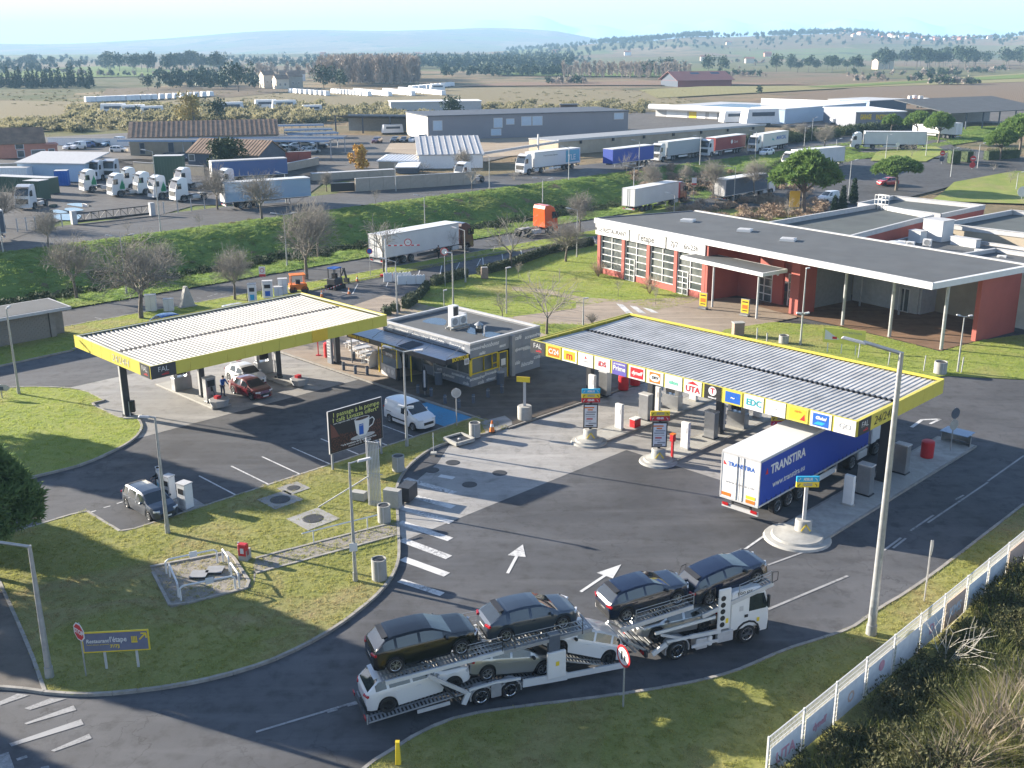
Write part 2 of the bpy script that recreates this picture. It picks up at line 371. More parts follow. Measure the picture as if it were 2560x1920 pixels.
yard('dirt_yard', [g(1000, 345, 3), g(1160, 335, 3), g(1420, 296, 3), g(1330, 280, 3), g(850, 300, 3), g(830, 330, 3)], 'sand', 3.14)
yard('depot_yard', [g(1370, 300, 3), g(1640, 275, 3), g(2300, 268, 3), g(2300, 240, 3), g(1400, 236, 3), g(1330, 255, 3)], 'asphalt_pale', 3.12)
yard('side_road', [g(1720, 318, 3), g(1850, 330, 3), g(2040, 345, 3), g(2300, 395, 3), g(2300, 372, 3), g(2060, 318, 3), g(2040, 300, 3), g(1860, 292, 3), g(1740, 296, 3)], 'asphalt_road', 3.16)
yard('roundabout_lawn', [g(1900, 325, 3), g(2020, 318, 3), g(2050, 330, 3), g(2000, 352, 3), g(1880, 350, 3)], 'lawn_bright', 3.20)
# parking lot behind the restaurant and lawns to the right
yard('car_park', [g(1500, 455, .4), g(1900, 440, .4), g(2080, 402, .4), g(2300, 390, .4), g(2300, 345, .4), g(1860, 345, .4), g(1420, 420, .4)], 'asphalt_road', .1)
yard('rear_lawn', [g(2010, 436, .5), g(2300, 446, .5), g(2300, 388, .5), g(2190, 384, .5), g(2060, 402, .5)], 'lawn_bright', .18)
# far fields in view
def field(name, pts, m, z=3.35):
    o = MB().poly([(p.x, p.y, z) for p in [g(x, y, 3) for x, y in pts]], m).build(name); return tag(o, kind='structure')
field('vineyard_field', [(1530, 232), (1850, 190), (2400, 172), (2400, 238), (1900, 243)], 'vineyard')
field('green_field', [(1380, 196), (1520, 188), (1760, 187), (2400, 148), (2400, 172), (1860, 190), (1600, 204), (1420, 214)], 'stubble', 3.5)
field('ploughed_field', [(980, 188), (1300, 186), (1480, 186), (1770, 184), (1600, 180), (1480, 176), (1100, 180)], 'ploughed', 3.6)
field('meadow', [(1740, 190), (2000, 176), (2400, 150), (2400, 163), (2040, 178), (1800, 191)], 'meadow', 3.7)
field('meadow', [(-60, 168), (0, 158), (160, 146), (250, 143), (420, 156), (430, 165), (220, 168), (100, 170)], 'meadow', 3.8)
field('rough_field', [(-80, 275), (-80, 218), (300, 222), (700, 196), (1100, 190), (1420, 200), (1560, 240), (1080, 250), (640, 246), (300, 262), (100, 285)], 'rough_field', 3.3)
field('vineyard_field', [(220, 210), (230, 193), (560, 185), (700, 192), (500, 212)], 'vineyard_far', 3.45)
field('meadow', [(1060, 152), (1120, 148), (1560, 156), (1500, 168), (1200, 166), (1080, 164)], 'meadow', 3.9)
field('stubble_field', [(1480, 128), (1620, 112), (1780, 122), (1640, 138)], 'ploughed', 5.0)
# ================================================================ lawns with kerbs
kerbm = MB().box((0, 0, 0), (.985, .16, .16), 'kerb'); _k0 = kerbm.build('kerb_stone', bevel=0); KME = _k0.data; bpy.data.objects.remove(_k0)
def kerb(name, pts, lab, closed=False, step=1.0, z=.06):
    root = E(name, None, None); root['kind'] = 'structure'
    P = [Vector((p[0], p[1], 0)) for p in pts]
    if closed: P.append(P[0])
    acc = [0]
    for a, b in zip(P, P[1:]): acc.append(acc[-1]+(b-a).length)
    n = int(acc[-1]/step)
    def at(d):
        for i in range(len(P)-1):
            if d <= acc[i+1]: return P[i].lerp(P[i+1], (d-acc[i])/max(1e-6, acc[i+1]-acc[i]))
        return P[-1]
    for i in range(n):
        a, b = at(i*step), at((i+1)*step); m_ = (a+b)/2; o = bpy.data.objects.new('kerb_stone', KME); COL.objects.link(o); o.parent = root
        o.location = (m_.x, m_.y, z+random.uniform(-.008, .008)); o.rotation_euler.z = math.atan2(b.y-a.y, b.x-a.x)+random.uniform(-.01, .01); o.scale.x = (b-a).length
kerbA = smooth_line([g(-45, 1487), g(30, 1489), g(97, 1498), g(200, 1503), g(330, 1491), g(450, 1470), g(560, 1439), g(640, 1405), g(720, 1361), g(790, 1309), g(830, 1271), g(853, 1235), g(862, 1200), g(859, 1120), g(857, 1060), g(866, 1033), g(890, 1002), g(935, 970), g(1000, 949), g(1060, 937), g(1097, 924)], 5)
topA = [st(51.1, 54.8), st(23.4, 54.7), st(23.3, 59.2), g(-30, 1172)]
diag = [g(97, 1496), g(70, 1420), g(36, 1340), g(0, 1262), g(-28, 1200)]
iA = next(i for i, p in enumerate(kerbA) if p.x > g(97, 1498).x-.05)
lawnA = kerbA[iA:]+topA+diag[::-1][:-1]
tag(solid('lawn', lawnA, -.02, .10, 'lawn'), kind='structure')
kerb('kerb_line', kerbA, 'kerb'); kerb('kerb_line', topA[:3]+[st(14, 59.3)], 'kerb', z=.045); kerb('kerb_line', diag, 'kerb', z=.05)
tag(solid('side_path', [g(97, 1497), g(30, 1489), g(-45, 1487), g(-260, 1440), g(-200, 1180), g(-60, 1172)]+diag[::-1][1:-1], -.02, .09, 'asphalt_pale'), kind='structure')
kerbB = smooth_line([k(0, 2, -250, 70), k(0, 2, 200, 35), k(0, 2, 500, 40), k(0, 2, 720, 65), k(0, 2, 905, 150)], 5)
kerbB2 = [k(0, 2, 905, 150), k(0, 2, 780, 180), k(0, 2, 1035, 300), k(0, 2, 1190, 305)]
kerbB3 = smooth_line([k(0, 2, 1190, 305), k(0, 2, 1228, 370), k(0, 2, 1190, 450), k(0, 2, 1100, 522), k(0, 2, 960, 597), k(0, 2, 700, 707), k(0, 2, 350, 797), k(0, 2, -20, 885), k(0, 2, -260, 935)], 5)
lawnB = kerbB+kerbB2[1:]+kerbB3[1:]
tag(solid('lawn', lawnB, -.02, .10, 'lawn_bright'), kind='structure'); kerb('kerb_line', kerbB+kerbB2[1:], ''); kerb('kerb_line', kerbB3, '')
kerbD = smooth_line([g(700, 1745), g(790, 1661), g(850, 1623), g(900, 1591), g(970, 1560), g(1050, 1541), g(1200, 1522), g(1340, 1504), g(1500, 1477), g(1600, 1449), g(1700, 1406), g(1830, 1364), st(45, 20.1), st(50, 19.8), st(63, 19.8), st(90, 19.8), st(120, 19.8)], 4)
lawnD = kerbD+[st(120, -20), st(10, -20), g(600, 1900)]
tag(solid('lawn', lawnD, -.02, .10, 'lawn'), kind='structure'); kerb('kerb_line', kerbD[:-8], '')
# strip of grass in front of the lower road, and the piece by the block shelter
verge = [st(-40, 94), st(31.5, 94.3), st(38.2, 94.8), st(42, 99.6), st(67, 99.8), st(69.5, 100.4), st(90, 101.6), st(118, 100.2), st(140, 100.2), st(140, 103.8), st(-40, 103.8)]
tag(solid('lawn', verge, -.02, .10, 'lawn_bright'), kind='structure'); kerb('kerb_line', verge[:9], '', z=.05); kerb('kerb_line', [st(30, 103.85), st(138, 103.85)], '', z=.05)
lawnC = [k(1, 1, 1230, 1080), k(1, 1, 1290, 1000), k(1, 1, 1510, 810), k(1, 1, 1830, 725), k(1, 1, 2212, 655), k(2, 1, 300, 545), k(2, 1, 700, 450), k(2, 1, 1100, 560), k(2, 1, 1640, 940), k(2, 1, 1240, 1030), k(2, 1, 1000, 960), k(2, 1, 800, 950), k(2, 1, 550, 1010), k(2, 1, 0, 1085), k(1, 1, 2212, 1095), k(1, 1, 1740, 1010)]
tag(solid('lawn', lawnC, -.02, .07, 'lawn_bright'), kind='structure')
lawnC2 = [k(2, 1, 150, 1130), k(2, 1, 620, 1140), k(2, 1, 720, 1170), k(2, 1, 300, 1260), k(2, 1, 180, 1200)]
tag(solid('lawn', lawnC2, -.02, .07, 'lawn_bright'), kind='structure')
lawnE = [st(79, 54), st(85.4, 56.2), k(3, 1, 40, 1130), k(3, 1, 600, 1165), k(3, 1, 1040, 1270), k(3, 1, 1490, 1385), k(3, 1, 1850, 1285), k(3, 1, 2500, 1200), k(3, 1, 2500, 1640), k(3, 1, 2212, 1625), st(85.5, 34.3), st(78, 37.5), st(73, 44)]
tag(solid('lawn', lawnE, -.02, .08, 'lawn_bright'), kind='structure')
# sheets of other paving
sheet('concrete_forecourt', ST((31.2, 68.8), (50.75, 68.8), (50.75, 84), (33, 84), (31.2, 82)), .008, 'concrete')
sheet('pavement', ST((51.0, 51.6), (72, 51.6), (72, 92), (51, 86)), .10, 'pavement'); MB_ = solid('pavement_edge', ST((50.9, 51.5), (51.05, 51.5), (51.05, 86), (50.9, 86)), 0, .107, 'kerb'); tag(MB_, kind='structure')
tag(solid('pavement_edge', ST((51.05, 51.35), (72, 51.35), (72, 51.5), (51.05, 51.5)), 0, .107, 'kerb'), kind='structure')
sheet('paved_apron', ST((51.1, 51.65), (71.9, 51.65), (71.9, 60.0), (51.1, 67.5)), .112, 'paving_dark')
sheet('truck_forecourt', ST((34.0, 42.6), (53.6, 42.6), (53.6, 34.5), (72, 34.5), (72, 51.2), (50.9, 51.2), (50.9, 52.5), (47, 52.8), (43, 50), (38.4, 48), (35.6, 46.2)), .006, 'concrete')
sheet('restaurant_pavement', [k(2, 1, 0, 820), k(2, 1, 330, 850), k(2, 1, 600, 915), k(2, 1, 1000, 940), k(2, 1, 1660, 905), k(3, 1, 100, 940), k(3, 1, 250, 1090), k(3, 1, 0, 1140), k(2, 1, 2000, 1240), k(2, 1, 1300, 1260), k(2, 1, 560, 1150), k(2, 1, 0, 1140), k(1, 1, 1900, 1110), k(2, 1, 0, 1085), k(2, 1, 550, 1010), k(2, 1, 560, 950), k(2, 1, 300, 880), k(2, 1, 0, 855)], .075, 'pavement')
sheet('restaurant_terrace', [k(3, 1, -120, 985), k(3, 1, 250, 1085), k(3, 1, 600, 1160), k(3, 1, 1040, 1265), k(3, 1, 1490, 1378), k(3, 1, 1850, 1280), k(3, 1, 1900, 1080), k(3, 1, 1200, 980), k(3, 1, 600, 900), k(3, 1, 0, 850)], .085, 'terrace')
sheet('lawn', [k(2, 1, 900, 215), k(2, 1, 1500, 55), k(3, 1, 300, 60), k(3, 1, 430, 190), k(3, 1, 60, 300), k(2, 1, 1700, 200)], .03, 'lawn_bright')
sheet('terrace_road', [k(3, 1, 1240, 990), k(3, 1, 1860, 1125), k(3, 1, 2600, 1100), k(3, 1, 2600, 950), k(3, 1, 1400, 900)], .09, 'asphalt')
# ================================================================ painted markings
def mark(pts, m='marking', z=.016): return sheet('road_marking', pts, z, m)
def line(a, b, w_, m='marking', z=.016):
    a, b = Vector(a[:2]), Vector(b[:2]); n = (b-a).normalized(); n = Vector((-n.y, n.x))*w_/2; return mark([a-n, b-n, b+n, a+n], m, z)
for (x0, y0, x1, y1) in [(1290, 820, 1715, 945), (1235, 935, 1705, 1065), (1230, 1062, 1690, 1197), (1240, 1195, 1680, 1345), (1255, 1345, 1668, 1500), (1265, 1510, 1650, 1650), ]:
    line(k(1, 2, x0, y0), k(1, 2, x1, y1), .52)
line(k(1, 2, 1585, 793), k(1, 2, 1710, 815), .45); line(k(1, 3, 1240, 40), k(1, 3, 1610, 160), .42)
for s_ in (30.85, 33.2, 35.55, 37.95, 40.35, 42.8, 45.15): line(st(s_, 59.4), st(s_, 54.9), .11)
sheet('blue_bay', ST((48.1, 55), (50.85, 55), (50.85, 60.2), (48.1, 60.2)), .014, 'marking_blue')
def arrow(a, b, w_=.17, hw=.5, hl=.42):
    a, b = Vector(a[:2]), Vector(b[:2]); d = (b-a); L = d.length; d.normalize(); n = Vector((-d.y, d.x)); h = b-d*L*hl
    mark([a-n*w_/2, h-n*w_/2, h-n*hw, b, h+n*hw, h+n*w_/2, a+n*w_/2])
q = lambda x, y: g((880+x/3.253)/1.157324, (1360+y/3.253)/1.157324)
arrow(q(1265, 240), q(1390, 5)); arrow(q(1860, 390), q(2190, 168)); 
a_ = [k(3, 2, *p) for p in [(1240, 375), (1330, 310), (1430, 325), (1490, 305)]]; line(a_[0], a_[1], .25); line(a_[1], a_[3], .25); line(k(3, 2, 1400, 345), a_[3], .2)
for a, b in [((880, 1085), (0, 1350)), ]: line(k(1, 3, *a), k(1, 3, *b), .13, 'marking_old')
line(k(1, 3, 705, 1155), k(1, 3, 615, 1180), .13, 'marking_old'); line(k(1, 3, 890, 1100), k(1, 3, 790, 1125), .13, 'marking_old')
for a, b in [((0, 1565), (470, 1395)), ((1380, 1200), (1900, 850)), ((1230, 1270), (1430, 1135)), ((1900, 840), (2212, 620)), ((1620, 1000), (1690, 962)), ((1000, 1440), (1150, 1330)), ((1080, 1420), (1190, 1335))]: line(k(3, 2, *a), k(3, 2, *b), .13, 'marking_old')
line(k(2, 2, 1990, 1445), k(2, 2, 2212, 1290), .14); line(k(3, 3, 0, 290), k(3, 3, 690, 0), .16, 'marking_old'); line(k(3, 2, -20, 1290), k(3, 2, 35, 1270), .14)
for p in [((0, 1085), (150, 1020), (260, 1030), (0, 1120)), ((210, 1145), (430, 1060), (580, 1060), (260, 1160)), ((210, 1275), (635, 1120), (660, 1160), (230, 1285)), ((80, 1450), (700, 1240), (725, 1285), (100, 1475)), ((440, 1510), (770, 1365), (795, 1405), (470, 1520)), ((140, 1580), (230, 1550), (240, 1570), (150, 1600)), ((350, 1655), (420, 1640), (430, 1659), (360, 1670))]: mark([k(0, 3, *c) for c in p], 'marking_old')
line(k(0, 3, 20, 1540), k(0, 3, 70, 1680), .45, 'marking_old'); line(k(0, 2, 780, 1110), k(0, 2, 830, 1095), .12); line(k(0, 2, 895, 1070), k(0, 2, 955, 1055), .12); line(k(0, 2, 1010, 1035), k(0, 2, 1060, 1020), .12)
for a, b in [((1700, 915), (1740, 920)), ((1790, 905), (1835, 895)), ((1850, 888), (1880, 880)), ((1910, 885), (1950, 878)), ((820, 1085), (940, 1115)), ((1650, 940), (1740, 970))]: line(k(0, 1, *a), k(0, 1, *b), .12, 'marking_old')
for a, b in [((835, 880), (880, 795)), ((1125, 820), (1155, 745)), ((1400, 725), (1415, 675)), ((1590, 715), (1605, 635)), ((1720, 690), (1760, 610)), ((1910, 640), (1940, 580)), ((1965, 635), (1958, 565)), ((2135, 605), (2125, 530)), ((740, 865), (840, 885))]: line(k(1, 1, *a), k(1, 1, *b), .12)
for a, b in [((75, 500), (90, 570)), ((240, 470), (260, 530)), ((405, 450), (435, 500)), ((545, 410), (580, 470)), ((700, 380), (720, 435))]: line(k(2, 1, *a), k(2, 1, *b), .12)
# crossing in front of the restaurant
for i in range(3): mark([k(2, 1, *c) for c in [(900+115*i, 970+18*i), (960+118*i, 980+18*i), (1050+110*i, 1062-4*i), (985+110*i, 1055-4*i)]], 'marking', .09)
# puddles and covers
def disc(c, rx, ry, n=24, yaw=0): return [Vector((c[0]+rx*math.cos(a)*math.cos(yaw)-ry*math.sin(a)*math.sin(yaw), c[1]+rx*math.cos(a)*math.sin(yaw)+ry*math.sin(a)*math.cos(yaw))) for a in [2*math.pi*i/n for i in range(n)]]
def manhole(p, r, pad=None, lab='', z=.012, pz=None):
    o = E('manhole_cover', lab, 'manhole', (p[0], p[1], z))
    if pad:
        b = MB(); b.box((0, 0, .02), (pad, pad, .1), 'concrete'); b.build('concrete_pad', o, yaw=R(45)); z2 = .075
    else: z2 = .002
    b = MB(); b.lathe([(0, z2+.012), (r*.9, z2+.012), (r*.93, z2+.002), (r, z2+.002), (r, z2-.01)], 'iron', 24); b.build('cover', o)
for p, lab in [((1520, 745), 'round iron manhole nearest the crossing bars'), ((1700, 680), 'round iron manhole beside the lawn kerb in front of the concrete pit'), ((1845, 870), 'round iron manhole right of the crossing bars'), ]: manhole(k(1, 2, *p), .48, None, lab)
manhole(k(1, 2, 2105, 770), .48, None, 'pale slotted round drain cover on the truck forecourt')
for p, r, pad, lab in [((325, 915), .42, 1.5, 'smallest and farthest manhole on its concrete pad in the lawn'), ((210, 1015), .62, 2.0, 'middle manhole on its concrete pad in the lawn'), ((495, 1180), .62, 2.2, 'nearest manhole on a pale square pad in the lawn')]: manhole(k(1, 2, *p), r, pad, lab, .06)
for pts in [((430, 110), (490, 105), (480, 130), (425, 128)), ((575, 105), (690, 95), (790, 120), (700, 128)), ((565, 140), (650, 135), (725, 155), (650, 165), (570, 158)), ((430, 165), (500, 152), (585, 175), (500, 183)), ((440, 210), (520, 190), (650, 190), (700, 205), (660, 240), (520, 240))]:
    mb = MB(); P = smooth_line([k(0, 1, *c, 3.15) for c in pts], 5, True); A_ = sum(a[0]*b[1]-b[0]*a[1] for a, b in zip(P, P[1:]+P[:1])); P = P if A_ > 0 else P[::-1]
    tag(mb.poly([(p.x, p.y, 3.152) for p in P], 'water_film').build('puddle'), kind='structure')
# ================================================================ buildings: materials
M('yellow_fascia', (.52, .45, .07), .45, var=.05, sc=1); M('yellow_panel', (.62, .40, .03), .45, var=.05); M('cream_rim', (.5, .48, .36), .6, var=.06)
M('roof_sheet_lightened', (.46, .445, .42), .6, var=.16, sc=.5, dirt=.35); M('roof_sheet', (.19, .188, .18), .6, metal=.0, var=.16, sc=.5, dirt=.4); M('gutter', (.03, .03, .035), .8, var=.3); M('soffit', (.55, .55, .53), .7)  # both canopy roofs are one sheeting; sunlight differences are offset in these two colours
M('anthracite', (.035, .037, .042), .5, var=.1); M('steel', (.45, .46, .47), .32, metal=.85, var=.08); M('galv', (.36, .37, .37), .5, metal=.55, var=.15, sc=3)
M('white', (.60, .60, .59), .5, var=.04); M('white_cladding', (.52, .53, .53), .5, var=.06, sc=.6); M('black', (.018, .018, .02), .5, var=.1); M('rubber', (.02, .02, .021), .85, var=.2, sc=9)
M('red', (.45, .02, .025), .45, var=.06); M('orange', (.62, .16, .02), .45, var=.06); M('blue', (.015, .10, .40), .45, var=.06); M('cyan', (.02, .32, .52), .5, var=.05); M('yellow', (.68, .50, .03), .5, var=.06)
M('grey_panel', (.20, .215, .24), .5, var=.07, sc=.5); M('grey', (.25, .255, .26), .6, var=.1); M('lt_grey', (.42, .42, .42), .6, var=.1, dirt=.15); M('conc', (.33, .325, .30), .85, var=.16, sc=1.2, dirt=.3)
M('roof_felt', (.082, .087, .09), .8, var=.14, sc=.4, dirt=.25); M('roof_felt2', (.075, .085, .082), .85, var=.2, sc=.25, dirt=.2)
M('terracotta_wall', (.33, .085, .065), .75, var=.08, sc=.6, dirt=.08); M('awning', (.26, .33, .42), .35, var=.1, sc=.5); M('brick', (.26, .19, .15), .85, var=.15, sc=2)
M('block', (.22, .20, .175), .9, var=.15, sc=2, dirt=.2); M('render_wall', (.45, .42, .37), .85, var=.1, sc=.5, dirt=.15); M('pink_wall', (.48, .21, .15), .85, var=.08, dirt=.1); M('tan_wall', (.36, .31, .235), .85, var=.12, sc=.4, dirt=.15)
M('slate', (.09, .105, .13), .85, var=.12, spec=.1); M('navy', (.02, .03, .06), .5); M('purple', (.11, .09, .33), .5); M('teal', (.01, .30, .34), .5); M('green_lt', (.12, .5, .33), .5); M('brown_dark', (.05, .025, .018), .5)
def glassmat():
    t = NT('glass'); t.set((.022, .028, .032), .04, 0, .9); MATS['glass'] = t.m
    t = NT('window_glass'); v = t.pos('World'); c = t.mix(t.ramp(t.noise(v, .35, 3), .4, .6), (.05, .06, .065), (.16, .17, .16)); t.set(c, .06, 0, .8); MATS['window_glass'] = t.m
glassmat()
def textlogo(root, txt, pos, size, m, rot, w=None, shear=0, bold=.006, ext=.004): return T(txt, size, m, root, pos, rot, shear, 'lettering', w, ext, bold)
def panel_mesh(w_, h, m, th=.05): return MB().box((0, 0, 0), (w_, th, h), m)
# ================================================================ fuel canopies
def canopy(name, label, c, yaw, L, W, z, cols, rim):
    o = E(name, label, 'canopy', (c.x, c.y, 0), yaw)
    h, pitch = .95, .36; n = int((L-.5)/pitch); zc = z-.20; mb = MB(); vs = []; x0 = -n*pitch/2
    rd = .07 if rim == 'cream_rim' else .036; prof = [(0, 0), (.15, 0), (.19, rd), (.32, rd)]
    for i in range(n):
        for dx, dz in prof:
            for y, d in ((-W/2+.2, 0), (-.16, -.10), (.16, -.10), (W/2-.2, 0)): vs.append((x0+i*pitch+dx, y, zc+dz+d))
    m = len(vs)//4; mb.add(vs, [(i*4+j, (i+1)*4+j, (i+1)*4+j+1, i*4+j+1) for i in range(m-1) for j in (0, 2)], 'roof_sheet' if rim == 'cream_rim' else 'roof_sheet_lightened'); mb.build('roof_sheet', o)
    g_ = MB().box((0, 0, zc-.14), (L-.5, .34, .04), 'gutter')
    for i in range(n): g_.box((x0+i*pitch+.2, 0, zc-.06), (.13, .36, .10), 'gutter')
    g_.build('gutter', o)
    MB().box((0, 0, z-h+.05), (L-.24, W-.24, .06), 'soffit').build('soffit', o)
    r = MB()
    for sy in (-1, 1): r.box((0, sy*(W/2-.13), z-.07), (L-.02, .26, .05), rim)
    for sx in (-1, 1): r.box((sx*(L/2-.13), 0, z-.07), (.26, W-.53, .049), rim)
    r.build('roof_edge', o)
    pw = 1.49
    def side(cx, cy, length, yw):
        k_ = round(length/pw); ww = length/k_; me = None; out = []
        for i in range(k_):
            d = -length/2+ww*(i+.5); X = Matrix.Translation((cx, cy, z-h/2)) @ Matrix.Rotation(yw, 4, 'Z') @ Matrix.Translation((d, 0, 0))
            if me is None: p = panel_mesh(ww-.018, h, 'yellow_fascia').build('fascia_panel', o); me = p.data
            else: p = bpy.data.objects.new('fascia_panel', me); COL.objects.link(p); p.parent = o
            p.matrix_local = X; out.append((p, ww))
        return out
    sides = dict(front=side(0, -W/2, L, 0), back=side(0, W/2, L, math.pi), right=side(L/2, 0, W-.06, R(90)), left=side(-L/2, 0, W-.06, R(-90)))
    fr = MB()
    for i in range(9): fr.box((-L/2+L*(i+.5)/9, 0, z-h+.18), (.18, W-.4, .18), 'grey')
    fr.build('roof_beams', o)
    for x, y, ww in cols:
        q = MB().box((x, y, (z-h)/2), (ww, ww*.85, z-h), 'anthracite'); q.box((x-ww/2-.02, y, (z-h)/2), (.04, ww*.5, z-h-.1), 'lt_grey'); q.box((x, y, .15), (ww+.12, ww+.05, .3), 'anthracite'); q.build('column', o)
    return o, sides
cL, sdL = canopy('fuel_canopy', 'pale yellow canopy over the car pumps with dark FAL panel, left of the shop', st(42.8, 73.9), R(45), 20.8, 12.3, 5.3, [(-9.8, -.3, .46), (-3.5, -.2, .42), (3.5, -.2, .42), (9.5, -.2, .42)], 'cream_rim')
cR, sdR = canopy('fuel_canopy', 'yellow canopy over the truck pumps with a row of fuel card logos', st(60.1, 39.5), R(-45), 25.8, 11.4, 5.8, [(-12.4, .4, .44), (-6.4, .4, .44), (-.36, .4, .44), (5.7, .4, .44), (11.95, .3, .62)], 'yellow_fascia')
def fal(root, x, y, z, rot, n, w_=1.45):
    p = MB().box((0, 0, 0), (w_, .94, .02), 'anthracite').build('logo_panel', root); p.location = (x, y, z); p.rotation_euler = rot
    textlogo(p, 'FAL', (0, .12, .014), .52, 'white', (0, 0, 0), bold=-.006); b = MB().box((.12, -.26, .014), (.55, .07, .006), 'red'); b.box((.22, -.16, .014), (.3, .03, .006), 'red'); b.build('emblem', p)
W2 = 5.7; zl = 5.8-.475
fal(cR, -12.2, -W2-.045, zl, (R(90), 0, 0), 0); fal(cR, 12.9+.045, -W2+.85, zl, (R(90), 0, R(90)), 0)
fal(cL, -9.5, -6.15-.045, 5.3-.475, (R(90), 0, 0), 0, 1.9); fal(cL, -10.4-.045, -5.3, 5.3-.475, (R(90), 0, R(-90)), 0, 1.35)
textlogo(cR, '24/24H', (12.9+.04, -W2+3.3, zl-.02), .75, 'black', (R(90), 0, R(90)), 2.6, .15, -.005)
textlogo(cL, '24/24H', (-10.4-.04, -1.6, 5.3-.5), .8, 'lt_grey', (R(90), 0, R(-90)), 2.6, .1, -.01)
cL2 = MB().box((0, 0, 0), (1.46, .94, .02), 'yellow_panel').build('fascia_panel', cL); cL2.location = (3.72, -6.15-.04, 5.3-.475); cL2.rotation_euler = (R(90), 0, 0)
logos = [('orange', 'C/24', 'white', .5), ('yellow_panel', 'm', 'red', .8), ('white', 'EURO', 'lt_grey', .16), ('white', 'iDS', 'red', .5), ('purple', 'Prime', 'white', .46), ('red', 'dyneff', 'white', .36), ('white', 'DKV', 'orange', .4), ('white', 'eioo', 'green_lt', .4),
         ('white', 'UTA', 'red', .56), ('black', 'T', 'red', .5), ('blue', '~', 'white', .5), ('white', 'EDC', 'teal', .56), ('white', 'avia', 'lt_grey', .16), ('yellow_panel', 'carte', 'orange', .22), ('white', 'Global', 'blue', .34), ('white', 'GO', 'lt_grey', .5)]
for i, (bg, tx, fg, sz) in enumerate(logos):
    x = -12.9+1.5175*(i+1.52); pz = zl
    w_ = 1.25 if bg != 'white' else 1.36; inner = bg in ('blue', 'red', 'orange', 'yellow_panel') and i < 14
    p = MB()
    if inner or tx == 'DKV': p.box((0, 0, 0), (1.36, .90, .02), 'white' if tx in ('m', 'dyneff', 'DKV') else 'yellow_fascia')
    if tx == 'DKV': p.box((0, 0, .012), (.9, .72, .006), 'orange'); p.add([(.42*math.cos(a*.2618), .26*math.sin(a*.2618), .018) for a in range(24)], [tuple(range(24))], 'white')
    elif inner: p.box((0, 0, .012), (1.1, .70, .006), bg)
    else: p.box((0, 0, 0), (w_, .93, .02), bg)
    if tx == 'T': p.add([(.3*math.cos(a*.2618), .1+.3*math.sin(a*.2618), .013) for a in range(24)], [tuple(range(24))], 'white')
    if tx == 'UTA': p.add([(-.5, .2, .013), (.5, .2, .013), (0, .42, .013)], [(0, 1, 2)], 'red')
    if tx == 'Global': p.box((0, 0, .012), (1.05, .76, .006), 'blue'); p.add([(-.45, -.3, .017), (.1, -.3, .017), (.3, -.12, .017), (-.2, -.1, .017)], [(0, 1, 2, 3)], 'cyan')
    if tx == 'carte': p.add([(.15, -.3, .019), (.5, -.3, .019), (.45, .1, .019)], [(0, 1, 2)], 'red')
    p = p.build('logo_panel', cR); p.location = (x, -W2-.045, pz); p.rotation_euler = (R(90), 0, 0)
    f2 = {'Global': 'white', 'DKV': 'black', 'T': 'red'}.get(tx, fg)
    textlogo(p, tx, (0, {'UTA': -.14, 'T': .1, 'Global': .12, 'EURO': -.1, 'carte': .2}.get(tx, 0), .022), {'DKV': .26, 'Global': .26}.get(tx, sz), f2, (0, 0, 0), shear=.2 if tx in ('dyneff', 'DKV', 'Global') else 0, bold=.012 if sz > .3 else 0)
    if tx == 'Prime': textlogo(p, 'AS 24 EUROWAG', (0, .3, .014), .13, 'white', (0, 0, 0))
    if tx == 'T': textlogo(p, 'tankpool', (0, -.33, .014), .17, 'white', (0, 0, 0))
    if tx == 'EURO': MB().add([(0, .3, .014), (.12, .1, .014), (-.12, .1, .014)], [(0, 2, 1)], 'red').build('emblem', p)
# ---------------------------------------------------------------- pump islands
def island(name, label, s0, s1, t0, t1, ends=''):
    o = E(name, label, 'pump island', st((s0+s1)/2, (t0+t1)/2), R(45)); L, W = s1-s0, t1-t0
    MB().box((0, 0, .075), (L, W, .15), 'conc').build('slab', o, bevel=.03); e = MB()
    for sy in (-1, 1): e.box((0, sy*(W/2+.06), .07), (L, .12, .145), 'kerb')
    e.build('edge_kerb', o)
    if 'n' in ends:
        n = MB(); n.lathe([(0, .30), (W*.42, .30), (W*.47, .26), (W*.55, .26), (W*.58, .14), (W*.72, .12), (W*.75, 0)], 'conc', 28, c=(-L/2, 0, 0)); n.build('rounded_nose', o, smooth=40)
    if 'f' in ends:
        n = MB(); n.lathe([(0, .2), (W*.5, .2), (W*.55, 0)], 'conc', 28, c=(L/2, 0, 0)); n.build('rounded_nose', o, smooth=40)
    return o
island('pump_island', 'truck pump island nearest the shop pavement', 53.0, 67.5, 44.6, 46.3, 'n'); island('pump_island', 'second truck pump island with red extinguisher post', 53.4, 68, 38.9, 40.6, 'n')
island('pump_island', 'truck pump island hidden behind the blue trailer', 57, 68, 32.9, 34.4); island('pump_island', 'outermost truck pump island with mossy top beside the exit road', 49.6, 70.6, 25.9, 28.4, 'n')
island('pump_island', 'car pump island with the red car beside it', 38.3, 39.9, 70.7, 79.5); island('pump_island', 'car pump island beside the white hatchback', 45.4, 46.9, 71.5, 79.5)
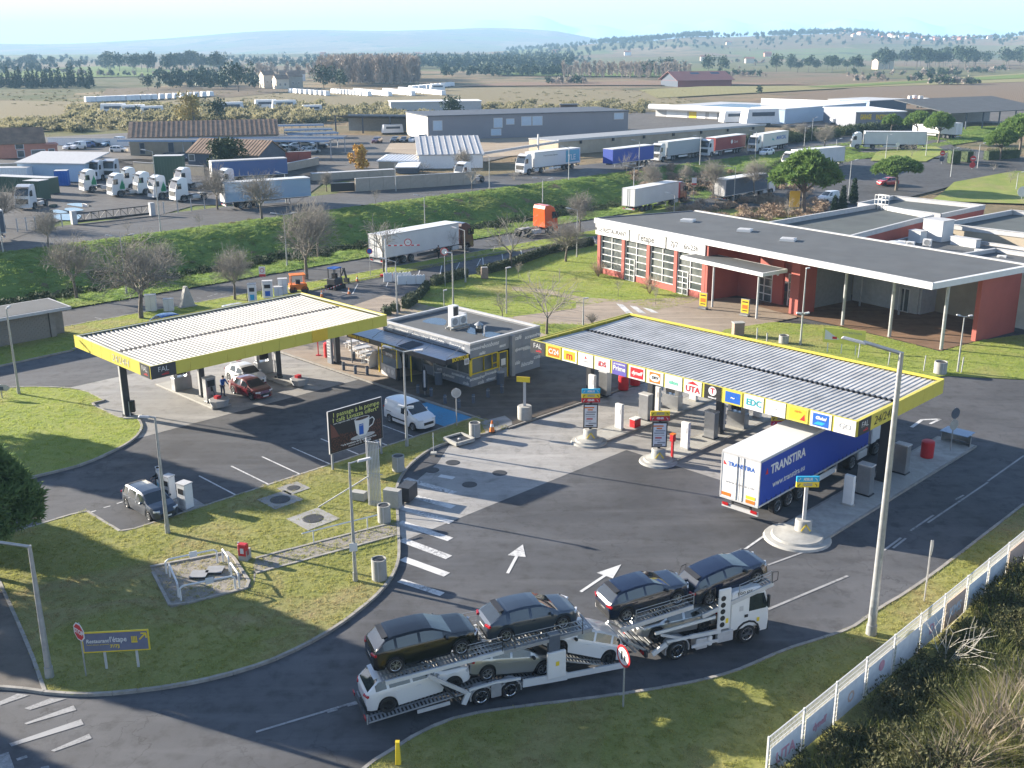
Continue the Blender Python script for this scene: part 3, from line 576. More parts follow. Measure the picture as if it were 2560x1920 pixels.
def pump(kind, label, p, yaw, group=None):
    o = E('fuel_pump', label, 'fuel pump', p, yaw, group); z = .15
    if kind == 'tall':
        b = MB().box((0, 0, z+.95), (.55, .85, 1.9), 'steel'); b.box((0, 0, z+1.92), (.62, .92, .10), 'lt_grey'); b.box((0, 0, z+.04), (.7, 1.0, .08), 'black'); b.build('body', o, bevel=.02)
        MB().box((.29, 0, z+1.5), (.03, .6, .5), 'black').build('display', o); n = 1
    else:
        b = MB().box((0, 0, z+.55), (.6, 1.5, 1.1), 'steel'); b.box((0, -.55, z+1.5), (.5, .35, .85), 'steel'); b.box((0, 0, z+2.0), (.62, 1.5, .16), 'lt_grey'); b.box((0, .6, z+1.5), (.4, .25, .85), 'steel'); b.build('body', o, bevel=.02)
        MB().box((.03, 0, z+1.55), (.5, .75, .55), 'black').build('display', o); n = 2
    for i in range(n):
        y = (i-.5*(n-1))*.5; q = MB().box((.34, y, z+1.05), (.12, .1, .34), 'rubber'); q.build('nozzle', o)
        MB().pipe([(.36, y, z+1.2), (.5, y+.08, z+.8), (.5, y+.1, z+.4), (.38, y+.05, z+.25), (.34, y-.05, z+.6)], .022, 'rubber').build('hose', o)
    return o
pump('tall', 'tall steel truck pump on the island nearest the shop', st(59.2, 45.4), R(45)); pump('tall', 'tall steel truck pump on the second island', st(59.3, 39.7), R(45))
pump('wide', 'wide steel pump behind the second canopy column', st(62.6, 45.5), R(45)); pump('wide', 'wide steel pump behind the middle canopy column', st(62.6, 39.7), R(45))
pump('tall', 'dark truck pump left of the thick column on the outer island', st(57.6, 27.3), R(45)); pump('tall', 'dark truck pump right of the thick column on the outer island', st(62.4, 27.3), R(45))
pump('tall', 'steel pump on the pavement side behind the first column', st(61.5, 51.2), R(45))
pump('wide', 'car pump left of the second column of the left canopy', st(39.1, 76.6), R(135)); pump('tall', 'pale car pump cabinet right of the second column of the left canopy', st(39.1, 72.2), R(-45)); pump('wide', 'car pump behind the white hatchback', st(46.1, 75.6), R(135))
def terminal(label, p, h=1.9, red=False):
    o = E('card_terminal', label, 'terminal', p, R(45)); MB().box((0, 0, h/2), (.28, .62, h), 'white').build('housing', o, bevel=.03); MB().box((-.15, 0, h*.72), (.02, .34, .4), 'lt_grey' if red else 'white').build('screen', o); MB().box((0, 0, .05), (.4, .7, .1), 'conc').build('foot', o); return o
for lab, s_, t_ in [('white card terminal on the island nearest the shop', 56.2, 45.4), ('white card terminal on the second island', 56.3, 39.7), ('white card terminal on the outer mossy island', 55.4, 27.2), ('slim white terminal behind the first canopy column', 60.2, 51.4), ('slim white terminal right of the second canopy column', 61.2, 45.9), ('slim white terminal right of the middle canopy column', 61.2, 40.2)]:
    terminal(lab, st(s_, t_, .15))
for lab, s_, t_ in [('white cabinet with round mark behind the second island', 65.2, 45.4), ('white cabinet with round mark far along the third island', 65.2, 39.7)]:
    o = terminal(lab, st(s_, t_, .15), 1.9); MB().lathe([(.0, 0), (.15, 0), (.15, .02), (0, .02)], 'anthracite', 16, 'X', (-.17, 0, 1.3)).build('round_mark', o)
def totem(label, p, rows, poster, plain=False):
    o = E('pump_sign', label, 'sign', p, R(0)); b = MB()
    b.lathe([(0, .95), (.42, .95), (.46, .9), (.47, .28), (0, .28)], 'conc', 24); b.build('concrete_base', o, smooth=40)
    ch = MB(); 
    for a in (-.6, .1): ch.box((-.0+.47*math.sin(a)*.0+a*.35+.1, -.47, .62), (.07, .02, .5), 'yellow', roll=0, pitch=.6 if a < 0 else -.6)
    ch.build('chevron', o)
    X = MB().box((0, 0, 2.0), (.18, .14, 2.2), 'anthracite' if poster else 'lt_grey'); X.build('post', o)
    if poster:
        f = MB().box((0, -.12, 1.95), (1.0, .10, 1.75), 'black'); f.build('poster_frame', o); pp = MB().box((0, -.175, 1.95), (.84, .02, 1.58), 'white'); pp.build('poster', o)
        pr = MB(); rnd = random.Random(3)
        for i in range(9): pr.box((rnd.uniform(-.15, .15), -.19, 1.25+i*.165), (rnd.uniform(.35, .7), .01, .09), rnd.choice(['orange', 'grey', 'brown_dark', 'lt_grey', 'grey', 'red']))
        pr.build('poster_print', o)
    h0 = 3.1
    for i, (c, tx) in enumerate(rows):
        z = h0+.32*(len(rows)-1-i); r = MB().box((0, -.12, z), (1.25, .12, .315), c).build('sign_row', o)
        textlogo(r, tx, (0, -.185, z), .2, 'white' if c != 'yellow' else 'grey', (R(90), 0, 0), .5, bold=.01); a = MB()
        for sx in ((-1, 1) if len(rows) > 1 else ()):
            a.box((sx*.46, -.185, z), (.16, .012, .035), 'white' if c != 'yellow' else 'black', pitch=sx*.8); a.box((sx*.5, -.185, z-.06), (.03, .012, .12), 'white' if c != 'yellow' else 'black')
        if len(rows) > 1: a.build('arrow', r)
    return o
B_, Y_, R_ = ('cyan', 'ADBLUE'), ('yellow', 'GAZOLE'), ('red', 'GNR')
totem('three-colour pump sign with poster on the island nearest the shop', st(53.1, 45.45), [B_, Y_, R_], True); totem('yellow and red pump sign with poster on the second island', st(53.4, 39.75), [Y_, R_], True)
totem('three-colour pump sign partly hidden behind the blue trailer', st(58, 33.6), [B_, Y_, R_], False); totem('blue and yellow pump sign on the mossy outer island', st(50.2, 27.15), [B_, Y_], False)
o = E('height_sign', 'small yellow sign on a pole in a concrete drum beside the shop pavement', 'sign', st(53.2, 51.9), 0); b = MB(); b.lathe([(0, 1.1), (.5, 1.1), (.53, 1.05), (.53, 0)], 'conc', 24); b.build('concrete_drum', o, smooth=40); MB().box((0, 0, 2.0), (.2, .12, 2.0), 'lt_grey').build('post', o); MB().box((-.05, 0, 3.05), (.2, .12, .12), 'galv').build('clamp', o); MB().box((-.1, -.08, 3.15), (1.0, .06, .4), 'yellow', yaw=-.25).build('sign_plate', o)
o = E('extinguisher_post', 'red fire extinguisher post beside the second pump sign', 'extinguisher post', st(54.3, 39.3, .15), R(45)); MB().box((0, 0, .6), (.14, .14, 1.2), 'red').build('post', o); MB().box((0, 0, 1.4), (.3, .3, .5), 'red').build('cabinet', o, bevel=.03); MB().box((0, 0, 1.68), (.32, .32, .05), 'orange').build('hood', o)
o = E('grit_box', 'red and white box beside the white terminal near the shop', 'box', st(57.4, 44.9, .15), R(45)); MB().box((0, 0, .3), (.7, .5, .6), 'red').build('body', o, bevel=.03); MB().box((0, 0, .63), (.74, .54, .08), 'white').build('lid', o, bevel=.02)
def drum(label, p, r=.42, h=1.15, m='red', name='sand_drum', cat='drum'):
    o = E(name, label, cat, p); b = MB(); b.lathe([(0, h), (r*.8, h), (r, h-.06), (r, .05), (r*.97, 0)], m, 24); b.build('barrel', o, smooth=40); MB().lathe([(r+.015, h*.72), (r+.015, h*.76)], m, 24).build('hoop', o); return o
drum('red drum near the far end of the outer island', st(66.2, 27.3, .15)); drum('upright red drum behind the first canopy column', st(63.8, 51.2, .1)); drum('red drum seen under the canopy fascia beside another', st(65.4, 51.3, .1))
for lab, p, d in [('red drum on the pavement between left canopy and shop', st(53.0, 76.0, .1), 0)]: drum(lab, p, .42, 1.3)
def planter(label, p, yaw=R(45)):
    o = E('trough', label, 'trough', p, yaw); b = MB(); b.lathe([(0, .55), (.75, .55), (.8, .5), (.62, 0)], 'grey', 8); b.build('body', o); MB().box((-.7, 0, .3), (.06, .5, .06), 'white', roll=.7).build('chevron', o); MB().box((0, .2, .66), (.45, .35, .22), 'red', yaw=.2).build('bucket', o); return o
planter('grey bin trough with red bucket at the near end of the car pump island', st(39, 70.7, .15)); planter('grey trough with red lid at the near end of the far car pump island', st(46.4, 70.8, .15))
o = E('crash_barrier', 'blue grey half round crash bumper at the far end of the outer island', 'bumper', st(69.8, 27.0, .15), R(45)); b = MB()
for i in range(8):
    a0, a1 = -1.4+i*.35, -1.4+(i+1)*.35; b.box((math.cos((a0+a1)/2)*1.0, math.sin((a0+a1)/2)*1.0, .4), (.06, .38, .8), 'galv', yaw=(a0+a1)/2)
b.build('bumper', o); MB().box((.3, 0, .82), (1.3, 1.9, .05), 'awning').build('top_plate', o)
# ================================================================ the shop
BW, BD, BH = 8.1, 11.1, 3.75
o = E('shop_building', 'grey panelled petrol station shop with white script words and flat roof', 'shop', st(55.6, 60.3), R(45)); SHOP = o
MB().box((BW/2, BD/2, 3.3), (BW-.3, BD-.3, .3), 'roof_felt').build('roof', o)
p = MB(); p.box((BW/2, .12, BH-.08), (BW, .26, .16), 'lt_grey'); p.box((BW/2, BD-.12, BH-.08), (BW, .26, .16), 'lt_grey'); p.box((.12, BD/2, BH-.08), (.26, BD-.53, .159), 'lt_grey'); p.box((BW-.12, BD/2, BH-.08), (.26, BD-.53, .159), 'lt_grey'); p.build('parapet_cap', o)
wl = MB(); wl.box((BW/2, BD-.1, BH/2-.1), (BW-.1, .18, BH-.2), 'grey_panel'); wl.box((BW-.1, BD/2, BH/2-.1), (.18, BD-.3, BH-.2), 'grey_panel'); wl.box((BW/2, .2, 1.8), (BW-.3, .06, 3.4), 'black'); wl.box((.2, BD/2, 1.8), (.06, BD-.3, 3.4), 'black'); wl.build('wall', o)
def cl(x, z, w_, h, face='f', m='grey_panel'):     # one cladding panel on front (y=0) or left (x=0) face
    b = MB().box((0, 0, 0), (w_-.02, .06, h-.02), m).build('cladding_panel', o)
    b.matrix_local = (Matrix.Translation((x+w_/2, .03, z+h/2)) if face == 'f' else Matrix.Translation((.03, x+w_/2, z+h/2)) @ Matrix.Rotation(R(-90), 4, 'Z'))
    return b
for i in range(3): cl(i*1.5, 2.5, 1.5, 1.15)
for i in range(2): cl(i*1.5+.0, 0.05, 1.5, 1.05)
cl(3.0, .05, .55, 1.05)
for i in range(3):
    for j in range(3): cl(4.8+i*1.1, .05+j*1.2, 1.1, 1.2)
MB().box((4.62, -.12, 1.85), (.36, .34, 3.5), 'grey').build('pilaster', o)
for i in range(8): cl(i*1.385, 2.9, 1.385, .75, 'l')
for i in range(3): cl(i*1.45, .05, 1.45, 1.05, 'l')
def win(x, z, w_, h, face='f', door=False):
    fr = MB(); t_ = .06 if face == 'f' else .05; ym = 'yellow' if face == 'f' else 'lt_grey'
    for cx, cz, sx, sz in ((0, h/2, w_, t_), (0, -h/2, w_, t_), (-w_/2, 0, t_, h), (w_/2, 0, t_, h)): fr.box((cx, 0, cz), (sx+.001, .12, sz+.001) if sx > sz else (sx-.01, .118, sz-.01), ym)
    gl = MB().box((0, .06, 0), (w_-.1, .03, h-.1), 'window_glass')
    f = fr.build('door' if door else 'window', o); f.matrix_local = Matrix.Translation((x+w_/2, .03, z+h/2)) if face == 'f' else Matrix.Translation((.03, x+w_/2, z+h/2)) @ Matrix.Rotation(R(-90), 4, 'Z')
    gl.build('pane', f)
    if door: MB().box((0, .02, -h/2+.45), (w_-.15, .05, .85), 'grey_panel').build('kick_panel', f); MB().box((0, -.03, h*.12), (.5, .01, .55), 'white').build('notice', f)
    return f
win(.15, 1.15, 1.35, 1.3); win(1.5, 1.15, .95, 1.3); win(2.45, 1.6, .6, .85); win(2.45, 1.15, .6, .45); win(3.2, .05, 1.0, 2.3, door=True)
for i in range(3): win(.15+i*1.4, 1.15, 1.4, 1.2, 'l')
for i in range(2): win(4.5+i*1.5, .05, 1.5, 2.4, 'l', i == 0)
for i in range(2): win(7.7+i*1.5, .05, 1.5, 2.4, 'l')
MB().box((-.0, .0, 1.7), (.16, .16, 1.3), 'yellow').build('corner_post', o)
FR, LR = (R(90), 0, 0), (R(90), 0, R(-90))
for tx, x, z, s_ in [('accessoires', .75, 3.25, .36), ('bonbons', 2.3, 3.25, .5), ('salés', 1.3, 2.72, .36), ('eaux', 3.6, 2.9, .38), ('café', 5.4, 3.2, .5), ('accessoires', 7.2, 3.05, .42), ('équipements', 5.6, 2.2, .4), ('désinfectant', 7.0, 2.1, .42), ('salés', 5.2, 1.05, .45), ('biscuits', 6.5, .75, .5), ('cola', 7.7, 1.1, .5), ('accessoires', .7, .75, .36), ('limonade', 2.2, .85, .36), ('cola', 1.1, .3, .42), ('gâteaux', 2.2, .35, .34)]:
    T(tx, s_, 'white', o, (x, -.008, z), FR, .35, ext=.003, bold=.013)
for tx, y, z, s_ in [('limonade', 1.6, 3.25, .5), ('bonbons', 4.0, 3.3, .5), ('accessoires', 6.2, 3.25, .45), ('gourmand', 8.6, 3.3, .42), ('salés', 10.2, 3.2, .45), ('des', .3, .85, .3), ('accessoires', 1.5, .85, .34), ('cola', .6, .35, .42), ('équipements', 2.9, .55, .36), ('café', 3.8, .85, .36)]:
    T(tx, s_, 'white', o, (-.008, y, z), LR, .35, ext=.003, bold=.013)
# awning over the terrace side
aw = MB(); n = 26; AL0, AL1 = .15, 13.0
for i in range(n):
    y = AL0+(AL1-AL0)*(i+.5)/n; aw.box((-1.2, y, 2.72), (2.45, (AL1-AL0)/n-.03, .05), 'awning', pitch=-.07)
aw.build('awning_sheet', o)
sl_ = MB()
for i in range(7): sl_.box((-1.25, 5.2+i*.22, 2.80), (1.6, .12, .05), 'slate', pitch=-.07)
sl_.build('awning_louvre', o)
b = MB().box((-2.46, (AL0+AL1)/2, 2.6), (.08, AL1-AL0, .42), 'anthracite'); b.box((-1.23, AL0-.03, 2.68), (2.45, .06, .42), 'anthracite'); b.build('awning_fascia', o)
T('BOUTIQUE', .42, 'yellow', o, (-1.0, AL0-.1, 2.72), FR, bold=.01, ext=.02, w=1.75); T('BOUTIQUE', .42, 'yellow', o, (-2.54, 7.2, 2.62), LR, bold=.01, ext=.02, w=1.75); T('TERRASSE & TOILETTES', .34, 'yellow', o, (-2.54, 11.3, 2.62), LR, bold=.01, ext=.02, w=3.0)
b = MB().box((-.35, AL0-.11, 2.35), (.5, .03, .5), 'white'); b = b.build('toilet_sign', o); m_ = MB()
for dx in (-.1, .1): m_.box((-.35+dx, AL0-.14, 2.33), (.07, .01, .24), 'black'); m_.box((-.35+dx, AL0-.14, 2.5), (.06, .01, .06), 'black')
m_.build('pictogram', b)
for y in (.4, 3.4, 6.6, 9.8): MB().tube((-.05, y+.2, 3.6), (-2.2, y, 2.85), .025, 'grey').build('tie_rod', o)
for y in (4.6, 8.8, 12.6): MB().tube((-2.35, y, .1), (-2.35, y, 2.5), .05, 'yellow' if y < 9 else 'grey').build('awning_post', o)
# rooftop plant
def ac(label, p, yaw, parent=None, n=2):
    a = E('air_conditioner', label, 'air conditioner', p, yaw)
    for i in range(n):
        u = MB().box((i*.95-.45*(n-1), 0, .65), (.9, .38, .75), 'white').build('unit', a, bevel=.02); MB().lathe([(.0, 0), (.27, 0), (.3, .015), (.3, 0)], 'grey', 18, 'Y', (i*.95-.45*(n-1), -.2, .65)).build('fan', u)
    s_ = MB()
    for y in (-.3, .3): s_.box((0, y, .12), (1.1*n, .12, .12), 'galv')
    for x in (-.4*n, .4*n): s_.box((x, 0, .22), (.1, .8, .08), 'galv')
    s_.build('stand', a); return a
ac('pair of white air conditioning units on the shop roof', st(59.1, 65.6, 3.46), R(45)); o2 = E('duct_box', 'tall white duct box on the shop roof behind the cooling units', 'duct', st(59.9, 67.0, 3.46), R(45)); MB().box((0, 0, .8), (.7, .6, 1.6), 'white_cladding').build('casing', o2); MB().box((0, -.31, .9), (.5, .02, 1.2), 'black').build('grille', o2); MB().box((.9, .3, .65), (1.1, .9, .08), 'lt_grey').build('lid', o2)
o2 = E('roof_vent', 'small metal roof vent with conical cap on the shop roof', 'vent', st(59.5, 63.4, 3.46)); b = MB(); b.lathe([(.28, 0), (.28, .35), (.22, .4), (.22, .6), (.4, .6), (.05, .85), (0, .85)], 'galv', 16); b.build('cowl', o2, smooth=40); MB().lathe([(.3, 0), (.3, .3)], 'black', 16).build('collar', o2)
o2 = E('pipe_vent', 'thin white pipe vent near the roof cowl of the shop', 'vent', st(59.2, 62.4, 3.46)); b = MB(); b.tube((0, 0, 0), (0, 0, .7), .05, 'white'); b.tube((0, 0, .68), (.15, 0, .68), .05, 'white'); b.build('pipe', o2)
for pts in [((900, 165), (1010, 130), (1120, 150), (1110, 200), (1000, 190)), ((1310, 250), (1350, 220), (1400, 240), (1420, 290), (1330, 275)), ((1480, 275), (1560, 265), (1680, 300), (1600, 320), (1490, 310))]:
    P = smooth_line([g((820+x/3.814)/1.157324, (760+y/3.814)/1.157324, 3.455) for x, y in pts], 4, True); A_ = sum(a[0]*b_[1]-b_[0]*a[1] for a, b_ in zip(P, P[1:]+P[:1])); P = P if A_ > 0 else P[::-1]
    tag(MB().poly([(v.x, v.y, 3.456) for v in P], 'water_film').build('puddle'), kind='structure')
# terrace furniture
def bench_table(label, p, yaw):
    a = E('picnic_table', label, 'table', p, yaw); MB().box((0, 0, .74), (1.6, .75, .06), 'lt_grey').build('tabletop', a)
    for sy in (-.75, .75): MB().box((0, sy, .44), (1.6, .3, .05), 'lt_grey').build('bench', a)
    b = MB()
    for sx in (-.6, .6): b.box((sx, 0, .36), (.06, 1.5, .06), 'white'); b.box((sx, -.3, .37), (.06, .06, .72), 'white'); b.box((sx, .3, .37), (.06, .06, .72), 'white'); b.box((sx, -.75, .21), (.06, .06, .42), 'white'); b.box((sx, .75, .21), (.06, .06, .42), 'white')
    b.build('frame', a); return a
for lab, s_, t_ in [('picnic table nearest the shop entrance on the terrace', 54.6, 71.8), ('middle picnic table under the awning edge', 55.3, 74.2), ('picnic table farthest along the terrace', 56.4, 76.5)]: bench_table(lab, st(s_, t_, .1), R(40))
o2 = E('round_table', 'pale round standing table on the shop terrace', 'table', st(54.0, 72.2, .1)); MB().lathe([(0, 1.02), (.4, 1.02), (.4, .98), (0, .98)], 'lt_grey', 20).build('tabletop', o2); MB().lathe([(.05, 0), (.05, 1.0)], 'grey', 10).build('stem', o2); MB().lathe([(0, .03), (.3, .03), (.3, 0)], 'grey', 16).build('foot', o2)
o2 = E('display_shell', 'white arched display shell in front of the shop window', 'shell', st(54.3, 69.6, .1), R(45)); b = MB(); vs = []
for i in range(13):
    a = math.pi*i/12
    for x in (-1.0, 1.0): vs.append((x, math.cos(a)*1.0, math.sin(a)*1.7))
b.add(vs, [(i*2, i*2+1, i*2+3, i*2+2) for i in range(12)], 'white'); b.build('shell', o2, smooth=50); MB().box((.2, 0, .6), (1.2, 1.4, 1.2), 'grey').build('machine', o2)
o2 = E('entrance_board', 'white board with three round symbols and ENTRÉE sign at the shop entrance', 'board', st(52.9, 67.3, .1), R(-52)); MB().box((0, 0, .5), (2.4, .12, .95), 'lt_grey').build('board', o2); MB().box((1.3, 0, .5), (.25, .3, 1.0), 'black').build('end_block', o2)
for i in range(3): MB().lathe([(0, 0), (.22, 0), (.22, .01), (0, .01)], 'white', 16, 'Y', (-.6+.6*i, -.07, .55)).build('symbol', o2)
b = MB().box((0, .05, 1.9), (2.2, .05, .38), 'black').build('entrance_sign', o2); textlogo(b, 'ENTRÉE', (0, .02, 1.9), .3, 'white', FR); f = MB()
for x in (-1.15, 1.15): f.box((x, .05, 1.35), (.07, .07, 2.5), 'yellow')
f.box((0, .05, 2.62), (2.37, .07, .08), 'yellow'); f.build('sign_frame', o2)
def bollard(label, p, grp): 
    a = E('bollard', label, 'bollard', p, 0, grp); MB().lathe([(0, .72), (.1, .72), (.13, .68), (.13, 0)], 'slate', 14).build('post', a, smooth=40); MB().lathe([(.133, .55), (.133, .6)], 'grey', 14).build('band', a); return a
def sb(x, y, z=.1): return g((820+x/3.814)/1.157324, (760+y/3.814)/1.157324, z)
blab = ['bollard left of the three on the terrace kerb', 'middle bollard of the three on the terrace kerb', 'bollard right of the three on the terrace kerb', 'lone bollard between the terrace tables and kerb', 'bollard left of the feather flag by the white van', 'bollard right of the feather flag by the white van', 'bollard above the blue bay between two others', 'bollard nearest the round sign at the blue bay', 'bollard in the shade right of the blue bay corner', 'bollard in the shade in front of the shop corner', 'bollard nearest the grey bin by the shop door']
for q_, lab in zip([(150, 630), (262, 665), (375, 670), (250, 530), (858, 850), (985, 880), (1118, 950), (1250, 990), (1388, 945), (1527, 890), (1660, 850)], blab): bollard(lab, sb(*q_), 'dark bollards around the shop')
for q_, lab in [((1055, 765), 'grey round litter bin by the shop side wall'), ((1645, 765), 'grey round litter bin by the yellow shop door')]:
    a = E('litter_bin', lab, 'bin', sb(*q_)); MB().lathe([(.3, 0), (.34, 1.0), (.3, 1.02), (.28, .95)], 'slate', 18).build('body', a, smooth=40); MB().lathe([(0, 1.12), (.3, 1.1), (.33, 1.03)], 'grey', 18).build('lid', a)
a = E('feather_flag', 'black oval advertising flag between the bollards by the shop', 'flag', sb(925, 875), 0); b = MB(); pr = [(.0, .3), (.18, .5), (.24, 1.2), (.2, 2.0), (.0, 2.5), (-.2, 2.0), (-.24, 1.2), (-.18, .5)]; b.add([(x, -.012, z) for x, z in pr]+[(x, .012, z) for x, z in pr], [tuple(range(8)), tuple(range(15, 7, -1))], 'black'); b.build('banner', a); MB().box((0, -.02, 1.4), (.14, .01, 1.4), 'lt_grey').build('print', a); MB().lathe([(0, .08), (.45, .06), (.48, 0)], 'black', 16).build('foot', a); MB().tube((0, 0, .05), (0, 0, .4), .03, 'grey').build('pole', a)
a = E('price_column', 'grey column with white lines of text beside the last column of the left canopy', 'sign', st(51.9, 74.2, .1), R(45)); MB().box((0, 0, 1.55), (.22, .6, 3.1), 'grey_panel').build('panel', a); b = MB()
for i in range(9): b.box((-.12, 0, .6+i*.27), (.01, .4, .05), 'white')
b.build('print', a)
a = E('fire_post', 'thin red fire hose post beside the red drum', 'post', st(52.6, 77.0, .1)); MB().tube((0, 0, 0), (0, 0, 1.5), .05, 'red').build('post', a); MB().box((0, 0, .03), (.4, .3, .06), 'red').build('foot', a)
# ================================================================ the restaurant
RY = R(-55.2); RO = Vector((9.94, 127.8, 0)); ex_ = Vector((math.cos(RY), math.sin(RY), 0)); ey_ = Vector((-math.sin(RY), math.cos(RY), 0))
def rw(x, y, z=0): return RO+ex_*x+ey_*y+Vector((0, 0, z))
def rl(p): d = Vector((p[0], p[1], 0))-RO; return d.dot(ex_), d.dot(ey_)
rs = E('restaurant_building', 'red and white roadside restaurant with a long flat overhanging roof', 'restaurant', RO, RY)
roofp = [(0, 0), (46.0, 0), (46.6, 14.2), (2.9, 13.9)]
rf = MB().prism([(x, y) for x, y in roofp], 6.12, 6.66, 'white', base=True).build('roof_slab', rs)
ins = [(.35, .35), (45.65, .35), (46.1, 13.9), (3.1, 13.6)]; MB().poly([(x, y, 6.665) for x, y in ins], 'roof_felt').build('roof_covering', rs)
e_ = MB(); e_.bar((0.02, .12, 6.69), (45.98, .12, 6.69), .2, .08, 'lt_grey'); e_.bar((3.0, 13.75, 6.72), (46.4, 14.05, 6.72), .3, .14, 'lt_grey'); e_.bar((.2, .4, 6.70), (2.85, 13.4, 6.70), .3, .12, 'slate'); e_.build('roof_edge', rs)
for x, y in [(8.5, 7.2), (17.3, 7.4), (24.2, 6.6)]:
    sk = MB().box((x, y, 6.8), (1.5, 1.3, .26), 'white', yaw=.5).build('roof_hatch', rs); MB().box((x, y, 6.945), (1.25, 1.05, .03), 'lt_grey', yaw=.5).build('hatch_lid', sk)
FX = [.6, 5.05, 9.4, 13.9, 18.3]; FY = .55
for x in FX: MB().box((x, FY, 3.06), (.5, .5, 6.11), 'terracotta_wall').build('pilaster', rs)
MB().box((9.4, 1.0, 3.06), (17.2, .3, 6.1), 'tan_wall').build('wall', rs)
for i in range(4):
    x0, x1 = FX[i]+.25, FX[i+1]-.25; door = i in (1, 3)
    wd = MB().box(((x0+x1)/2, FY+.12, .45), (x1-x0, .3, .8), 'terracotta_wall'); wd.build('dado', rs)
    f = MB(); nz = 5; z0, z1 = .85, 4.85; cw = (x1-x0)/2
    for j in range(3): f.box((x0+.05+j*(x1-x0-.1)/2, FY-.02, (z0+z1)/2), (.09, .1, z1-z0), 'white')
    for j in range(nz+1): f.box(((x0+x1)/2, FY-.03, z0+(z1-z0)*j/nz), (x1-x0, .1, .08), 'white')
    f = f.build('window', rs)
    for a in range(2):
        for j in range(nz): MB().box((x0+cw*(a+.5), FY+.04, z0+(z1-z0)*(j+.5)/nz), (cw-.1, .03, (z1-z0)/nz-.08), 'window_glass').build('pane', f)
    if door:
        d = MB()
        for j in range(3): d.box((x0+.1+j*.8, FY-.12, 1.35), (.09, .08, 2.6), 'white')
        for j in range(5): d.box((x0+.9, FY-.125, .08+j*.64), (1.7, .08, .09), 'white')
        d = d.build('door', rs); MB().box((x0+.9, FY-.08, 1.35), (1.62, .03, 2.5), 'window_glass').build('pane', d); MB().box((x0+1.0, FY-.19, 1.2), (.05, .06, .3), 'grey').build('handle', d)
    MB().box(((x0+x1)/2, FY+.12, 5.5), (x1-x0, .3, 1.25), 'white').build('spandrel', rs)
for (x0, x1, tx, sz) in [(.1, 6.1, '≋ LE RESTAURANT', .68), (6.35, 12.3, "l'étape", 1.05), (12.55, 18.5, '7j/7    6h-23h', .8)]:
    b = MB().box(((x0+x1)/2, FY-.32, 5.45), (x1-x0, .1, 1.3), 'white').build('sign_board', rs); T(tx, sz, 'anthracite', b, ((x0+x1)/2-.2, FY-.375, 5.42), FR, ext=.003, bold=.022)
# entrance porch
pr = MB().box((22.7, 0, 4.72), (11.6, 3.6, .36), 'white').build('porch_roof', rs)
MB().box((22.7, 0, 4.905), (11.2, 3.2, .01), 'roof_felt').build('porch_covering', rs)
for x in (21.4, 27.6): MB().tube((x, -1.3, 0), (x, -1.3, 4.55), .11, 'lt_grey', n=12).build('porch_column', rs)
wl = MB(); wl.box((18.75, 2.7, 3.06), (.3, 4.8, 6.1), 'terracotta_wall'); wl.box((20.2, 5.2, 3.06), (3.0, .3, 6.1), 'terracotta_wall'); wl.box((24.35, 5.35, 3.06), (1.5, .3, 6.1), 'terracotta_wall'); wl.box((28.55, 4.3, 3.06), (1.1, 2.6, 6.1), 'terracotta_wall'); wl.box((26.8, 5.7, 5.3), (3.4, .3, 1.6), 'terracotta_wall'); wl.box((22.6, 5.3, 5.4), (2.2, .3, 1.4), 'terracotta_wall'); wl.build('entrance_wall', rs)
def gridwin(nm, x, y, z, w_, h, nx, nz, yaw, parent=rs):
    f = MB()
    for i in range(nx+1): f.box((-w_/2+w_*i/nx, 0, 0), (.09, .1, h), 'white')
    for j in range(nz+1): f.box((0, -.005, -h/2+h*j/nz), (w_+.09, .1, .09), 'white')
    f = f.build(nm, parent); f.matrix_local = Matrix.Translation((x, y, z)) @ Matrix.Rotation(yaw, 4, 'Z')
    for i in range(nx):
        for j in range(nz): MB().box((-w_/2+w_*(i+.5)/nx, .05, -h/2+h*(j+.5)/nz), (w_/nx-.09, .03, h/nz-.09), 'window_glass').build('pane', f)
    return f
gridwin('door', 22.55, 5.2, 1.75, 2.2, 3.4, 2, 4, 0); gridwin('door', 26.2, 5.6, 1.75, 1.3, 3.4, 1, 4, 0); gridwin('window', 27.55, 9.2, 2.6, 5.8, 5.0, 5, 5, R(-90))
wl = MB(); wl.box((27.9, 9.2, 3.06), (.3, 7.2, 6.1), 'grey'); wl.box((32.0, 13.2, 3.06), (8.0, .3, 6.1), 'lt_grey'); wl.box((36.1, 16.5, 2.2), (.3, 6.5, 4.3), 'lt_grey'); wl.build('terrace_wall', rs)
gridwin('door', 34.4, 13.0, 1.3, 1.2, 2.4, 2, 1, 0); gridwin('door', 35.9, 15.5, 1.3, 1.4, 2.4, 2, 1, R(-90)); gridwin('window', 35.9, 18.2, 2.0, 1.4, 1.2, 2, 1, R(-90))
for x in (34.38, 39.8, 45.3): MB().tube((x, 3.5, 0), (x, 3.5, 6.1), .16, 'galv', n=14).build('roof_column', rs)
for x in (30.2, 35.0): MB().tube((x, 11.5, 0), (x, 11.5, 6.1), .11, 'galv', n=12).build('roof_column', rs)
MB().box((45.3, 11.6, 2.95), (.45, 6.4, 5.9), 'terracotta_wall').build('end_wall', rs)
for x, y in [(20.4, 4.98), (24.4, 5.1)]: MB().lathe([(0, 0), (.18, -.02), (.2, .0)], 'white', 14, 'Y', (x, y, 3.3)).build('wall_lamp', rs)
MB().box((18.52, 3.9, .5), (.12, .5, 1.0), 'black').build('radiator', rs)
